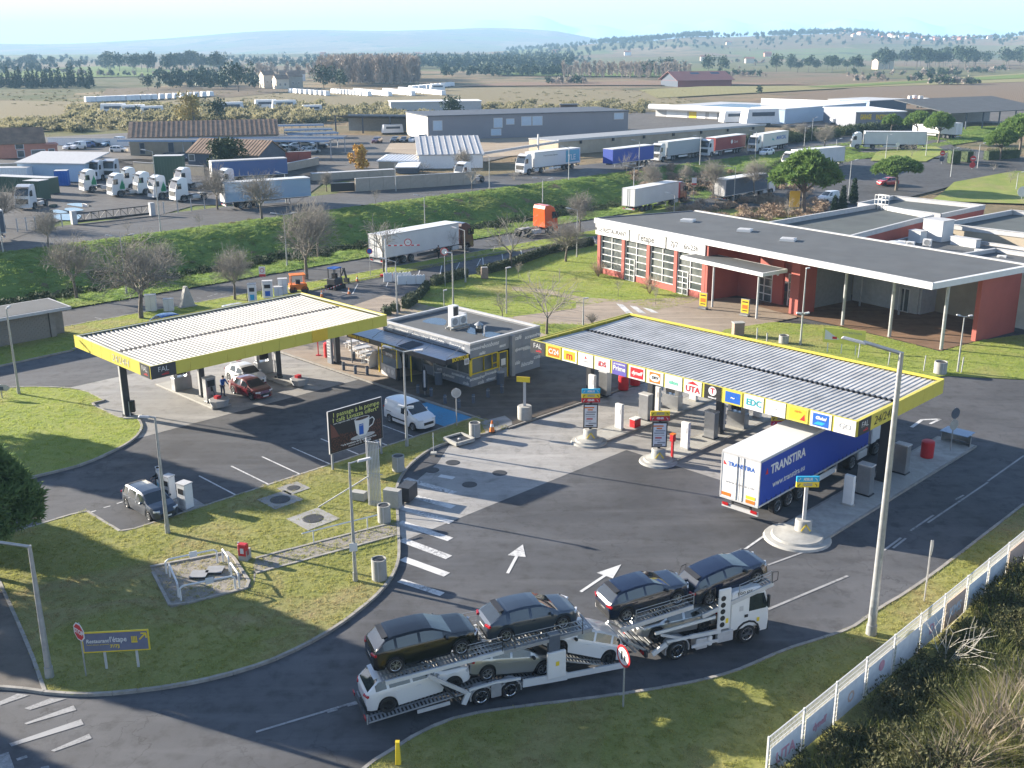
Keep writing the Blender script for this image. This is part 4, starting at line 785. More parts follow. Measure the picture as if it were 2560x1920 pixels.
# rear wings of the restaurant
def wing(name, label, pts, z, m='roof_felt2', wall='terracotta_wall', par=.55):
    w_ = E(name, label, 'building', RO, RY); n = len(pts)
    MB().prism(pts, 0, z-par, wall).build('wall', w_); ins_ = Vector((sum(p[0] for p in pts)/n, sum(p[1] for p in pts)/n))
    MB().poly([(p[0], p[1], z-par+.01) for p in pts], m).build('roof', w_); q = MB()
    for a, b in zip(pts, pts[1:]+pts[:1]): q.bar((*a, z-par/2), (*b, z-par/2), .22, par, 'lt_grey')
    q.build('parapet', w_); c = MB()
    for a, b in zip(pts, pts[1:]+pts[:1]): c.bar((*a, z+.02), (*b, z+.02), .34, .05, 'lt_grey')
    c.build('coping', w_); return w_
wing('restaurant_wing', 'rear dining wing with grey flat roof directly behind the restaurant', [(12.6, 15.2), (24.6, 15.2), (21.6, 31), (20.6, 37.2), (10.4, 39.6)], 6.2)
wing('restaurant_wing', 'farthest rear wing with grey green roof and ladder cage', [(7.0, 40.3), (19.6, 40.3), (18.2, 52), (5.3, 50.2)], 5.9)
wing('restaurant_wing', 'right rear wing with cream parapet at the frame edge', [(24.0, 34), (40, 36), (40, 54), (23, 50.5)], 5.9, wall='tan_wall')
wing('restaurant_wing', 'low service wing with cooling units behind the restaurant roof', [(25.2, 15.6), (44, 15.8), (44, 33.5), (22.5, 33)], 4.6, 'roof_felt', 'tan_wall', .3)
wing('restaurant_wing', 'beige wing wall at the right end behind the roof edge', [(36, 16.2), (52, 16.6), (52, 26), (36.4, 25.2)], 5.6, 'roof_felt', 'render_wall', .4)
a = E('roof_ladder', 'white cage ladder on the rear roof edge', 'ladder', rw(10.6, 38.9, 5.6), RY); b = MB()
for x in (0, .55, 1.1, 1.65):
    b.tube((x, 0, 0), (x, 0, 1.9), .04, 'white'); b.tube((x, .7, 0), (x, .7, 1.9), .04, 'white')
for z in (.7, 1.3, 1.9): b.tube((0, 0, z), (1.65, 0, z), .04, 'white'); b.tube((0, .7, z), (1.65, .7, z), .04, 'white')
b.build('cage', a)
a = E('roof_duct', 'large pale curved ventilation duct behind the restaurant roof edge', 'duct', rw(29.4, 17.6, 4.35), RY); vs = []; b = MB()
for i in range(15):
    u = i/14; x = -3+6*u; h = .25+1.55*math.sin(math.pi*min(1, max(0, u*1.05)))**.6
    vs += [(x, -.6, 0), (x, -.6, h), (x, .6, h), (x, .6, 0)]
b.add(vs, [(i*4+j, i*4+j+1, i*4+4+j+1, i*4+4+j) for i in range(14) for j in range(3)], 'white_cladding'); b.build('duct', a, smooth=50); b = MB()
for i in range(6): b.box((-2+i*.8, 0, .75), (.05, 1.26, 1.3), 'lt_grey')
b.build('flange', a)
for i, (x, y, lab) in enumerate([(25.5, 20, 'white cooling unit behind the curved duct'), (27.4, 22.4, 'cooling units lined along the red parapet'), (28.0, 25.5, 'cooling units midway along the red parapet'), (35.5, 24.5, 'cooling unit on the low roof with a round fan'), (38.5, 23, 'cooling unit pair near the beige wing')]): ac(lab, rw(x, y, 4.4), RY+R(20), n=1+i % 2)
for x, y, w_, d, h, lab in [(25.2, 31.5, 2.6, 2.2, 2.4, 'white plant room box on the low roof'), (24.6, 28.5, 1.6, 1.2, 1.3, 'grey vent box on the low roof beside the plant room'), (29.5, 30.5, 3.2, .9, .9, 'long silver duct run on the low roof')]:
    a = E('plant_box', lab, 'roof box', rw(x, y, 4.32), RY); MB().box((0, 0, h/2), (w_, d, h), 'white_cladding').build('casing', a); MB().box((0, 0, h+.03), (w_+.15, d+.15, .06), 'lt_grey').build('lid', a)
def aboard(label, p, yaw):
    a = E('pavement_sign', label, 'sign', p, yaw); MB().box((0, 0, 1.0), (.95, .1, 1.5), 'grey').build('frame', a); MB().box((0, -.06, 1.0), (.84, .02, 1.38), 'yellow').build('poster', a); MB().box((0, 0, .12), (.9, .55, .14), 'galv').build('base', a); MB().box((0, -.075, .95), (.6, .01, .4), 'orange').build('print', a); b = MB(); b.box((0, -.075, 1.45), (.6, .01, .12), 'brown_dark'); b.box((0, -.075, .55), (.55, .01, .1), 'brown_dark'); b.build('print', a); return a
aboard('yellow pavement sign left of the porch column', k(2, 1, 1650, 1010, .08), R(-40)); aboard('yellow pavement sign in front of the restaurant porch', k(2, 1, 2010, 1070, .08), R(-40))
# ================================================================ block shelter on the left
a = E('block_shelter', 'low block shelter with flat concrete roof at the left edge', 'shelter', st(30.6, 100.9), R(45))
wl = MB(); wl.box((-5, 0, 1.3), (26, .3, 2.6), 'block'); wl.box((8.3, .6, 1.3), (.5, 1.8, 2.6), 'block'); wl.box((9.2, 1.0, 1.3), (.9, .9, 2.6), 'block'); wl.box((-5, 3.4, 1.3), (26, .3, 2.6), 'block'); wl.build('wall', a); bw = MB().box((0, 0, 0), (.39, .05, .185), 'block'); b0 = None
for j in range(12):
    for i in range(24):
        x = 7.7-i*.41-(.2 if j % 2 else 0)
        if b0 is None: b0 = bw.build('brick', a); q_ = b0
        else: q_ = bpy.data.objects.new('brick', b0.data); COL.objects.link(q_); q_.parent = a
        q_.location = (x, -.165+random.uniform(-.006, .008), .14+j*.2)
MB().box((-4.5, 1.7, 2.75), (29, 5.2, .28), 'lt_grey').build('roof', a); MB().box((-4.5, 1.7, 2.9), (28.6, 4.8, .02), 'roof_felt').build('roof_covering', a)
# ================================================================ vehicles
def paint(name, col, rough=.28, coat=.6, metal=0., var=.02): return M(name, col, rough, metal, var, 1.5, coat=coat, spec=.5)
paint('paint_white', (.56, .57, .58)); paint('paint_black', (.004, .005, .007), .2, .35); paint('paint_navy', (.006, .011, .030), .2, .5); paint('paint_silver', (.30, .31, .31), .3, .8, .6); paint('paint_grey', (.03, .042, .062), .3, .6, .3)
paint('paint_maroon', (.10, .006, .012), .25, 1); paint('paint_red', (.42, .02, .02)); paint('paint_blue', (.03, .09, .25)); paint('paint_dark', (.02, .022, .027)); paint('paint_lblue', (.18, .30, .42)); paint('paint_orange', (.6, .09, .015)); paint('paint_brown', (.045, .014, .012), .3, .8); paint('paint_tarp_blue', (.012, .045, .30), .5, .1); paint('tarp_red', (.22, .03, .03), .55, 0); paint('tarp_grey', (.30, .33, .35), .55, 0); paint('tarp_teal', (.10, .30, .40), .5, 0); paint('paint_green', (.03, .07, .05), .5, 0)
M('light_red', (.35, .01, .012), .15, var=0, spec=.8); M('light_clear', (.55, .57, .6), .1, var=.1, spec=.9); M('plastic', (.02, .021, .022), .6); M('alloy', (.38, .39, .40), .3, metal=.8); M('chrome', (.5, .5, .5), .15, metal=1)
PROF = dict(
 suv=dict(c=[(0, .46), (.006, .62), (.03, .70), (.13, .945), (.19, .985), (.34, 1.0), (.48, .985), (.56, .945), (.735, .70), (.90, .635), (.965, .56), (1, .42)], b=[(0, .46), (.006, .60), (.03, .675), (.16, .70), (.5, .67), (.735, .655), (.9, .60), (.965, .52), (1, .40)], side=[(.10, .20), (.225, .415), (.44, .645)], rw=(.03, .13), ws=(.56, .735), wx=(.185, .805)),
 hatch=dict(c=[(0, .42), (.008, .60), (.04, .675), (.17, .93), (.24, .975), (.38, 1.0), (.52, .985), (.59, .94), (.765, .655), (.9, .60), (.965, .53), (1, .38)], b=[(0, .42), (.008, .58), (.04, .65), (.2, .66), (.5, .63), (.765, .61), (.9, .56), (.965, .48), (1, .36)], side=[(.24, .44), (.47, .67)], rw=(.04, .17), ws=(.59, .765), wx=(.185, .80)),
 estate=dict(c=[(0, .44), (.008, .58), (.02, .66), (.085, .95), (.14, .98), (.35, 1.0), (.55, .985), (.62, .94), (.785, .67), (.92, .60), (.97, .53), (1, .40)], b=[(0, .44), (.008, .57), (.02, .63), (.15, .64), (.5, .63), (.785, .62), (.92, .56), (.97, .50), (1, .38)], side=[(.06, .22), (.24, .45), (.48, .69)], rw=(.02, .085), ws=(.62, .785), wx=(.17, .81)),
 van=dict(c=[(0, .40), (.006, .60), (.02, .80), (.045, .97), (.10, .99), (.35, 1.0), (.52, .985), (.585, .95), (.775, .64), (.90, .57), (.965, .50), (1, .36)], b=[(0, .40), (.006, .53), (.02, .56), (.15, .57), (.5, .57), (.775, .565), (.9, .53), (.965, .46), (1, .34)], side=[(.50, .69)], rw=(-1, -1), ws=(.585, .775), wx=(.19, .815)))
WHEEL = {}
def wheel_mesh(r, w_, rimm, key):
    if key in WHEEL: return WHEEL[key]
    t = MB(); t.lathe([(r*.66, w_/2-.01), (r*.70, w_/2), (r*.93, w_/2), (r, w_/2-.04), (r, -w_/2+.04), (r*.93, -w_/2), (r*.6, -w_/2)], 'rubber', 24, 'Y'); t.lathe([(0, w_/2-.07), (r*.68, w_/2-.07)], 'black', 24, 'Y')
    a = t.build('wheel', smooth=40); q = MB(); q.lathe([(r*.60, w_/2-.02), (r*.66, w_/2-.005), (r*.70, w_/2-.015)], rimm, 24, 'Y')
    for i in range(10):
        an = 2*math.pi*i/10+(.1 if i % 2 else -.1); q.bar((0, -(w_/2-.025), 0), (math.cos(an)*r*.64, -(w_/2-.02), math.sin(an)*r*.64), .04 if r < .4 else .07, .02, rimm)
    q.lathe([(0, w_/2-.012), (r*.14, w_/2-.012), (r*.16, w_/2-.03)], rimm, 12, 'Y'); b = q.build('rim')
    WHEEL[key] = (a.data, b.data); bpy.data.objects.remove(a); bpy.data.objects.remove(b); return WHEEL[key]
def add_wheel(par, x, y, r, w_=.22, rimm='alloy', z=None):
    a, b = wheel_mesh(r, w_, rimm, (r, w_, rimm)); o = bpy.data.objects.new('wheel', a); COL.objects.link(o); o.parent = par; o.location = (x, y, r if z is None else z)
    if y > 0: o.rotation_euler.z = math.pi
    p = bpy.data.objects.new('rim', b); COL.objects.link(p); p.parent = o; return o
def car(label, pm, kind='suv', L=4.3, W=1.75, H=1.5, r=.33, clad=False, rim='alloy', far=False, strip=None, cat='car', name='parked_car', group=None, loc=(0, 0, 0), yaw=0, scale=.96, mirrors=True):
    P = PROF[kind]; cx = np.array(P['c']); bx = np.array(P['b']); hw0 = W/2
    wpl = np.array([(0, .78), (.03, .91), (.12, .985), (.3, 1), (.75, 1), (.88, .965), (.95, .88), (.985, .74), (1, .58)])
    xs = set(np.linspace(0, 1, 15 if far else 37)) | {a for a, _ in P['c']} | {v for s in P['side'] for v in s}
    for w_ in P['wx']:
        for d in np.linspace(-1.12, 1.12, 7 if far else 15): xs.add(w_+d*r/L)
    xs = np.array(sorted(x for x in xs if 0 <= x <= 1)); xs = xs[np.concatenate([[True], np.diff(xs) > .003])]
    rows = []; Ts = []
    for x in xs:
        hw = hw0*np.interp(x, wpl[:, 0], wpl[:, 1]); zc = H*np.interp(x, cx[:, 0], cx[:, 1]); zb = min(zc-.004, H*np.interp(x, bx[:, 0], bx[:, 1])); t = min(1, max(0, (zc-zb)/(.36*H))); Ts.append(t)
        sill = .13*H if .1 < x < .9 else .17*H; arch = 0
        for w_ in P['wx']:
            dx = (x-w_)*L; Ra = r*1.14
            if abs(dx) < Ra: arch = max(arch, r+math.sqrt(Ra*Ra-dx*dx))
        zs = max(sill, arch); wr = hw*((.94 if kind == 'van' else .92)-(.09 if kind == 'van' else .18)*t); dz = zc-zb
        z2 = min(zs+.085, zb-.08)
        rows.append([(0, .15*H), (hw*.74, .15*H), (hw*.975, zs), (hw*1.0, z2), (hw*1.0, z2+(zb-z2)*.5), (hw*.985, zb-.05*H if zb-.05*H > z2 else z2+(zb-z2)*.7), (hw*.95, zb), (wr+(hw*.95-wr)*.12, zb+dz*.80), (wr*.90, zb+dz*.95), (wr*.5, zc-.004), (0, zc)])
    N = len(xs); K = 11; parts = {}
    def face(key, m, q): parts.setdefault(key, []).append((m, q))
    def cls(i, j):
        xm = (xs[i]+xs[i+1])/2
        if j <= 1: return 'body', 'black'
        if j == 2: return ('cladding', 'plastic') if clad else ('body', pm)
        if j == 6:
            for n_, (a, b) in enumerate(P['side']):
                if a < xm < b and Ts[i] > .22 and Ts[i+1] > .2: return 'window%d' % n_, 'glass'
        if j >= 8 and P['ws'][0] < xm < P['ws'][1]: return 'windshield', 'glass'
        if j >= 8 and P['rw'][0] < xm < P['rw'][1]: return 'rear_window', 'glass'
        return 'body', pm
    V = []
    for sgn in (1, -1):
        for i in range(N):
            for j in range(K): y, z = rows[i][j]; V.append((xs[i]*L-L/2, sgn*y, z))
    off = N*K
    for sgn in (0, 1):
        for i in range(N-1):
            for j in range(K-1):
                a, b, c, d = i*K+j, (i+1)*K+j, (i+1)*K+j+1, i*K+j+1; key, m = cls(i, j)
                if key.startswith('window'): key += 'LR'[sgn]
                q = (a, b, c, d) if sgn else (d, c, b, a); face(key, m, [v+(off if sgn else 0) for v in q])
    for i, rev in ((0, True), (N-1, False)):
        ring = [i*K+j for j in range(K)]+[off+i*K+j for j in range(K-2, 0, -1)]; face('body', 'black' if clad else pm, ring[::-1] if rev else ring)
    if far:
        o = MB(); o.v = V
        for fs in parts.values():
            for m, q in fs: o.f.append(q); o.mi.append(o.mid(m))
        for w_ in P['wx']:
            for sy in (-1, 1): o.lathe([(0, .1), (r*.55, .1), (r, .1), (r, -.1)], 'rubber', 10, 'Y', (w_*L-L/2, sy*(hw0-.1), r)) if sy < 0 else o.lathe([(r, .1), (r, -.1), (r*.55, -.1), (0, -.1)], 'rubber', 10, 'Y', (w_*L-L/2, sy*(hw0-.1), r))
        for sy in (-1, 1): o.box((-L/2+.05, sy*hw0*.72, .6*H), (.06, .22, .12), 'light_red'); o.box((L/2-.12, sy*hw0*.62, .46*H), (.14, .3, .12), 'light_clear')
        ob = o.build(name, None, loc, yaw, 35); ob.scale = (scale,)*3; return tag(ob, label, cat, group)
    root = E(name, label, cat, loc, yaw, group); root.scale = (scale,)*3
    for key, fs in parts.items():
        o = MB(); used = sorted({v for _, q in fs for v in q}); ix = {v: n for n, v in enumerate(used)}; o.v = [V[v] for v in used]
        for m, q in fs: o.f.append([ix[v] for v in q]); o.mi.append(o.mid(m))
        if key in ('windshield', 'rear_window'): pass
        o.build('window' if key.startswith('window') else key, root, smooth=32)
    for w_ in P['wx']:
        for sy in (-1, 1): add_wheel(root, w_*L-L/2, sy*(hw0-.115), r, .22, rim)
    xr, xf = -L/2, L/2
    for sy in (-1, 1):
        MB().box((xr+.055, sy*hw0*.74, .60*H), (.10, .34, .11), 'light_red', yaw=-sy*.32).build('taillight', root, bevel=.01)
        MB().box((xf-.165, sy*hw0*.70, .485*H), (.12, .40, .12), 'light_clear', yaw=sy*.55).build('headlight', root, bevel=.02)
        if mirrors: MB().box((.17*L, sy*(hw0+.07), .665*H), (.13, .2, .13), pm if not clad else 'plastic').build('mirror', root, bevel=.03)
        if kind != 'van' or sy: h_ = MB(); h_.box((-.02*L, sy*hw0*1.0, .55*H), (.2, .03, .035), pm); (h_.box((-.2*L, sy*hw0*1.0, .56*H), (.2, .03, .035), pm) if kind != 'van' else None); h_.build('door_handles', root)
    MB().box((xf-.035, 0, .33*H), (.08, .9, .20), 'plastic').build('grille', root); MB().box((xr+.015, 0, .42*H), (.03, .5, .11), 'white').build('number_plate', root); MB().box((xf-.0, 0, .25*H), (.03, .5, .1), 'white').build('number_plate', root); MB().box((xr+.03, 0, .22*H), (.09, hw0*1.5, .12), 'plastic').build('bumper', root)
    if kind != 'van':
        MB().box((xr+.165*L if kind == 'hatch' else xr+.13*L, 0, H*.967), (.26, W*.62, .03), 'black' if pm != 'paint_white' else pm, pitch=-.12).build('spoiler', root)
        d = MB(); d.tube((.5, .04, .64*H), (.5, .5, .65*H), .012, 'black', n=4); d.build('wiper', root)
    else:
        MB().box((0.02*L, 0, 0), (.01, .01, .01), 'black').build('seal', root)
        for sy in (-1, 1): MB().box((-.06*L, sy*(hw0+.005), .30*H), (1.5, .03, .10), 'plastic').build('side_strip', root); MB().box((-.32*L, sy*(hw0+.0), .50*H), (.55, .025, .03), 'plastic').build('door_rail', root)
    return root
def place(o, frame, x, y, z, pitch=0, yaw=0):
    m = frame @ Matrix.Translation((x, y, z)) @ Matrix.Rotation(yaw, 4, 'Z') @ Matrix.Rotation(-pitch, 4, 'Y'); o.location = m.translation; o.rotation_euler = m.to_euler()
# ---------------------------------------------------------------- the car transporter
TF = Matrix.Translation((-.57, 40.117, 0)) @ Matrix.Rotation(R(21.5), 4, 'Z'); KF = Matrix.Translation((10.277, 44.407, 0)) @ Matrix.Rotation(R(22.7), 4, 'Z')
def runway(name, root, F, pts, y0=.42, y1=1.12, m='galv', edge=None):
    b = MB(); b.X = F
    for sy in (-1, 1):
        for (xa, za), (xb, zb) in zip(pts, pts[1:]):
            L = math.hypot(xb-xa, zb-za); n = int(L/.16)
            for yy in (y0, (y0+y1)/2, y1): b.bar((xa, sy*yy, za), (xb, sy*yy, zb), .05, .05, m)
            for i in range(n):
                u = (i+.5)/n; b.box((xa+(xb-xa)*u, sy*(y0+y1)/2, za+(zb-za)*u), (.075, y1-y0, .03), m, pitch=-math.atan2(zb-za, xb-xa))
    b.build(name, root)
    if edge:
        b = MB(); b.X = F
        for sy in (-1, 1):
            for (xa, za), (xb, zb) in zip(pts, pts[1:]): b.bar((xa, sy*(y1+.08), za-.03), (xb, sy*(y1+.08), zb-.03), .08, .20, edge)
        b.build('deck_beam', root)
tp = E('car_transporter', 'white car transporter with trailer loaded with new cars on two decks', 'car transporter')
def X(F): b = MB(); b.X = F; return b
b = X(TF)
for sy in (-1, 1):
    b.bar((.55, sy*1.22, .60), (2.6, sy*1.22, .48), .08, .36, 'white_cladding'); b.bar((2.6, sy*1.22, .48), (5.35, sy*1.22, .36), .08, .26, 'white_cladding')
    b.bar((-2.1, sy*1.2, .25), (-1.85, sy*1.2, .78), .1, .22, 'white_cladding'); b.bar((-1.85, sy*1.2, .86), (-.7, sy*1.2, .95), .1, .10, 'white_cladding'); b.bar((-.7, sy*1.2, .95), (.45, sy*1.2, .86), .1, .10, 'white_cladding')
b.build('side_rail', tp)
b = X(TF); b.bar((-2.4, 0, .5), (5.3, 0, .42), .9, .16, 'anthracite'); b.bar((5.2, 0, .5), (6.7, .1, .55), .2, .16, 'anthracite'); b.bar((-6.05, 0, .42), (-2.2, 0, .55), 1.2, .08, 'anthracite'); b.build('chassis', tp)
runway('lower_deck', tp, TF, [(-6.1, .36), (-2.2, .70), (-.9, .80), (1.6, .44), (2.1, .44)], .35, 1.15, 'grey'); runway('loading_ramp', tp, TF, [(2.2, 1.25), (5.2, .22)], .35, 1.1, 'galv')
runway('upper_deck', tp, TF, [(-5.4, 2.10), (-.5, 2.34), (3.8, 2.50)], .38, 1.1, 'galv'); b = X(TF)
for sy in (-1, 1): b.bar((-5.35, sy*1.18, 2.04), (-.3, sy*1.18, 2.30), .08, .17, 'white_cladding'); b.bar((-.3, sy*1.18, 2.28), (3.75, sy*1.18, 2.44), .08, .16, 'grey')
b.build('deck_beam', tp); b = X(TF); b.box((-5.45, 0, 2.1), (.06, 2.4, .08), 'grey'); b.box((-.4, 0, 2.28), (.12, 2.3, .1), 'grey'); b.box((3.8, 0, 2.46), (.08, 2.3, .08), 'grey'); b.box((1.9, 0, 2.40), (.16, 2.3, .12), 'grey'); b.build('cross_beam', tp)
for sy in (-1, 1):
    b = X(TF); b.box((2.08, sy*1.24, 1.18), (.85, .16, 1.26), 'white'); b.build('mast_panel', tp, bevel=.03); b = X(TF); b.box((2.0, sy*1.12, 2.15), (.5, .22, .85), 'slate'); b.box((2.0, sy*1.12, 2.6), (.46, .24, .06), 'grey'); b.build('lifting_mast', tp)
    b = X(TF); b.bar((-3.6, sy*1.22, 1.98), (-1.95, sy*1.22, .78), .10, .16, 'lt_grey'); b.build('lifting_strut', tp); b = X(TF); b.bar((-3.1, sy*1.18, 1.55), (-2.2, sy*1.18, .3), .07, .08, 'anthracite'); b.build('brace', tp)
    b = X(TF); b.bar((-4.1, sy*1.25, .42), (-2.7, sy*1.25, .50), .05, .16, 'lt_grey'); b.build('underride_guard', tp); b = X(TF); b.box((-.65, sy*1.2, .55), (.46, .08, .62), 'grey'); b.build('tool_box', tp, bevel=.02)
    b = X(TF)
    for i in range(9):
        for xc in (-1.3, 0):
            a0 = math.pi*i/8; b.box((xc+.48*math.cos(a0), sy*1.05, .40+.48*math.sin(a0)), (.05, .34, .20), 'grey', pitch=-a0)
    b.build('mudguard', tp)
    b = X(TF); b.box((2.1, sy*1.33, 1.25), (.16, .01, .2), 'yellow'); b.build('warning_sticker', tp)
    hr = X(TF)
    for xa, xb in ((-1.9, -.35), (.2, 3.3)):
        for x in (xa, xb): hr.tube((x, sy*1.22, 2.35), (x, sy*1.22, 3.05), .02, 'black', n=5)
        for z in (2.55, 2.78, 3.0): hr.tube((xa, sy*1.22, z-.02), (xb, sy*1.22, z+.03), .012, 'galv', n=5)
    hr.build('hand_rail', tp)
b = X(TF); b.box((-6.15, 0, .45), (.1, 2.3, .16), 'anthracite'); b.box((-6.2, -.95, .5), (.04, .3, .14), 'light_red'); b.box((-6.2, .95, .5), (.04, .3, .14), 'light_red'); b.tube((-6.15, -1.15, .3), (-6.15, -1.15, .75), .03, 'grey'); b.build('tail_bar', tp)
def twheel(F, x, y, r, w_, rim='chrome'):
    o = add_wheel(tp, 0, -1, r, w_, rim); m = F @ Matrix.Translation((x, y, r)) @ Matrix.Rotation(math.pi if y > 0 else 0, 4, 'Z'); o.matrix_local = m
for x in (-1.3, 0):
    for sy in (-1, 1): twheel(TF, x, sy*1.05, .40, .34)
# tractor
b = X(KF); prf = [(-.98, .75), (-.98, 2.62), (-.75, 2.78), (.55, 2.78), (.85, 2.62), (1.12, 1.75), (1.16, .95), (1.12, .42), (.62, .42), (.55, .75)]
vs = [(x, s*1.18, z) for s in (-1, 1) for x, z in prf]; n = len(prf); b.add(vs, [tuple(range(n)), tuple(range(2*n-1, n-1, -1))]+[(i, n+i, n+(i+1) % n, (i+1) % n) for i in range(n)], 'white'); b.build('cab', tp, bevel=.07)
b = X(KF); b.add([(1.135, -1.02, 1.74), (1.135, 1.02, 1.74), (.885, 1.0, 2.58), (.885, -1.0, 2.58)], [(0, 1, 2, 3)], 'glass'); b.build('windshield', tp)
for sy in (-1, 1):
    b = X(KF); f_ = [(.02, 1.62), (.95, 1.62), (.98, 1.85), (.78, 2.42), (.02, 2.46)]; b.add([(x, sy*1.19, z) for x, z in f_], [tuple(range(5)) if sy < 0 else tuple(range(4, -1, -1))], 'glass'); b.build('window', tp)
    b = X(KF); b.box((.93, sy*1.36, 2.05), (.12, .16, .62), 'plastic'); b.build('mirror', tp, bevel=.03); b = X(KF); b.box((-.12, sy*1.195, 1.42), (.18, .02, .14), 'black'); b.build('door_handle', tp); b = X(KF); b.box((-.4, sy*1.19, 1.85), (.2, .015, .24), 'lt_grey'); b.build('locker_flap', tp)
    b = X(KF)
    for i in range(8): a0 = math.pi*(i-.2)/7; b.box((.62*math.cos(a0), sy*1.1, .5+.60*math.sin(a0)), (.08, .24, .32), 'plastic', pitch=-a0)
    b.build('mudguard', tp)
    b = X(KF)
    for i in range(8): a0 = math.pi*i/7; b.box((-3.7+.60*math.cos(a0), sy*.98, .5+.58*math.sin(a0)), (.06, .4, .27), 'grey', pitch=-a0)
    b.build('mudguard', tp)
    b = X(KF); b.box((-1.35, sy*1.2, 2.05), (.66, .1, 2.05), 'white'); b.build('headboard_panel', tp, bevel=.04); b = X(KF)
    for i in range(5): b.lathe([(0, 0), (.13, 0), (.13, .01), (0, .01)], 'black', 12, 'Y', (-1.45, sy*1.255-(0.005 if sy < 0 else -.005), 1.3+i*.33))
    b.build('step_holes', tp)
    b = X(KF); b.box((-2.45, sy*1.0, .55), (.62, .5, .55), 'lt_grey'); b.box((-2.0, sy*1.0, .58), (.22, .5, .5), 'white'); b.build('fuel_tank', tp, bevel=.05); b = X(KF); b.box((-1.2, sy*1.12, .62), (.85, .2, .55), 'lt_grey'); b.build('storage_box', tp, bevel=.03)
    b = X(KF); b.bar((-5.0, sy*1.22, .62), (-4.3, sy*1.22, .98), .1, .22, 'white_cladding'); b.bar((-4.3, sy*1.22, 1.08), (-3.1, sy*1.22, 1.06), .1, .12, 'white_cladding'); b.bar((-3.1, sy*1.22, 1.05), (-1.5, sy*1.22, .98), .1, .18, 'white_cladding'); b.bar((-3.0, sy*1.24, .52), (-1.6, sy*1.24, .55), .05, .14, 'white_cladding'); b.build('side_rail', tp)
    b = X(KF); b.bar((-4.9, sy*1.2, 1.62), (-1.8, sy*1.2, 1.75), .07, .14, 'white_cladding'); b.bar((-4.6, sy*1.22, 1.5), (-3.3, sy*1.22, 1.0), .08, .12, 'lt_grey'); b.build('lifting_strut', tp)
    hr = X(KF)
    for xa, xb, za, zb in ((-5.9, -3.0, 2.4, 2.6), (-.6, 1.1, 2.5, 2.85)):
        for x, z in ((xa, za), (xb, zb)): hr.tube((x, sy*1.22, z), (x, sy*1.22, z+.62), .02, 'galv', n=5)
        for d in (.25, .45, .6): hr.tube((xa, sy*1.22, za+d), (xb, sy*1.22, zb+d), .012, 'galv', n=5)
    hr.pipe([(-1.9, sy*1.24, 2.4), (-1.9, sy*1.24, 3.25), (-2.15, sy*1.24, 3.2), (-2.25, sy*1.24, 2.85), (-1.9, sy*1.24, 2.55)], .018, 'black'); hr.pipe([(1.15, sy*1.24, 2.85), (1.15, sy*1.24, 3.4), (1.45, sy*1.24, 3.35), (1.45, sy*1.24, 2.95), (1.15, sy*1.24, 2.85)], .018, 'black'); hr.build('hand_rail', tp)
    b = X(KF); b.box((.55, sy*1.195, 1.1), (.14, .01, .2), 'yellow'); b.box((-1.2, sy*1.255, 1.45), (.14, .01, .24), 'yellow'); b.build('warning_sticker', tp)
    twheel(KF, 0, sy*1.05, .46, .3, 'alloy'); twheel(KF, -3.7, sy*.98, .46, .46, 'chrome')
b = X(KF); b.box((1.17, 0, .55), (.06, 2.2, .34), 'plastic'); b.box((1.16, 0, 1.2), (.05, 1.7, .45), 'plastic'); b.build('grille', tp); b = X(KF); b.bar((-5.2, 0, .72), (-.5, 0, .72), .9, .22, 'anthracite'); b.box((-5.25, 0, .62), (.12, 2.3, .3), 'anthracite'); b.build('chassis', tp)
b = X(KF); b.box((-5.33, -.85, .62), (.04, .3, .14), 'light_red'); b.box((-5.33, .85, .62), (.04, .3, .14), 'light_red'); b.build('taillight', tp); b = X(KF)
for i in range(6): b.box((-5.7+i*.16, 0, .75+i*.05), (.1, 1.9-.1*(i % 2), .05), 'galv')
for y in (-.95, .95): b.bar((-6.1, y, 1.35), (-5.0, y, .6), .09, .1, 'galv')
b.build('tail_frame', tp)
runway('lower_deck', tp, KF, [(-5.1, .80), (-1.75, .98)], .35, 1.12, 'anthracite'); runway('upper_deck', tp, KF, [(-6.6, 2.22), (-3.0, 2.56)], .38, 1.12, 'galv', 'lt_grey'); runway('upper_deck', tp, KF, [(-2.5, 1.96), (1.25, 2.80)], .38, 1.12, 'galv', 'lt_grey')
t_ = T('EGO 627', .2, 'black', tp, (0, 0, 0), bold=.004); t_.matrix_local = KF @ Matrix.Translation((-.25, -1.187, 2.62)) @ Matrix.Rotation(R(90), 4, 'X')
c = car('glossy black large SUV on the upper rear deck of the car transporter', 'paint_black', 'suv', 4.72, 1.88, 1.66, .37, False, name='loaded_car', group='new cars on the transporter'); place(c, TF, -3.38, 0, 2.26, R(3.4))
c = car('dark blue grey hatchback on the upper front deck of the transporter trailer', 'paint_grey', 'hatch', 4.4, 1.78, 1.42, .33, False, name='loaded_car', group='new cars on the transporter'); place(c, TF, 1.3, 0, 2.5, R(.8))
c = car('white SUV on the lower rear deck under the black SUV', 'paint_white', 'suv', 4.72, 1.88, 1.64, .37, False, 'plastic', name='loaded_car', group='new cars on the transporter'); place(c, TF, -3.75, 0, .57, R(5.6))
c = car('silver crossover in the middle of the lower deck behind the mast', 'paint_silver', 'suv', 4.3, 1.77, 1.5, .34, True, name='loaded_car', group='new cars on the transporter'); place(c, TF, .35, 0, .66, R(-8.5))
c = car('white crossover with black wheel arches tilted nose up at the trailer front', 'paint_white', 'suv', 4.3, 1.77, 1.5, .34, True, 'plastic', name='loaded_car', group='new cars on the transporter'); place(c, TF, 3.42, 0, .80, R(23), math.pi)
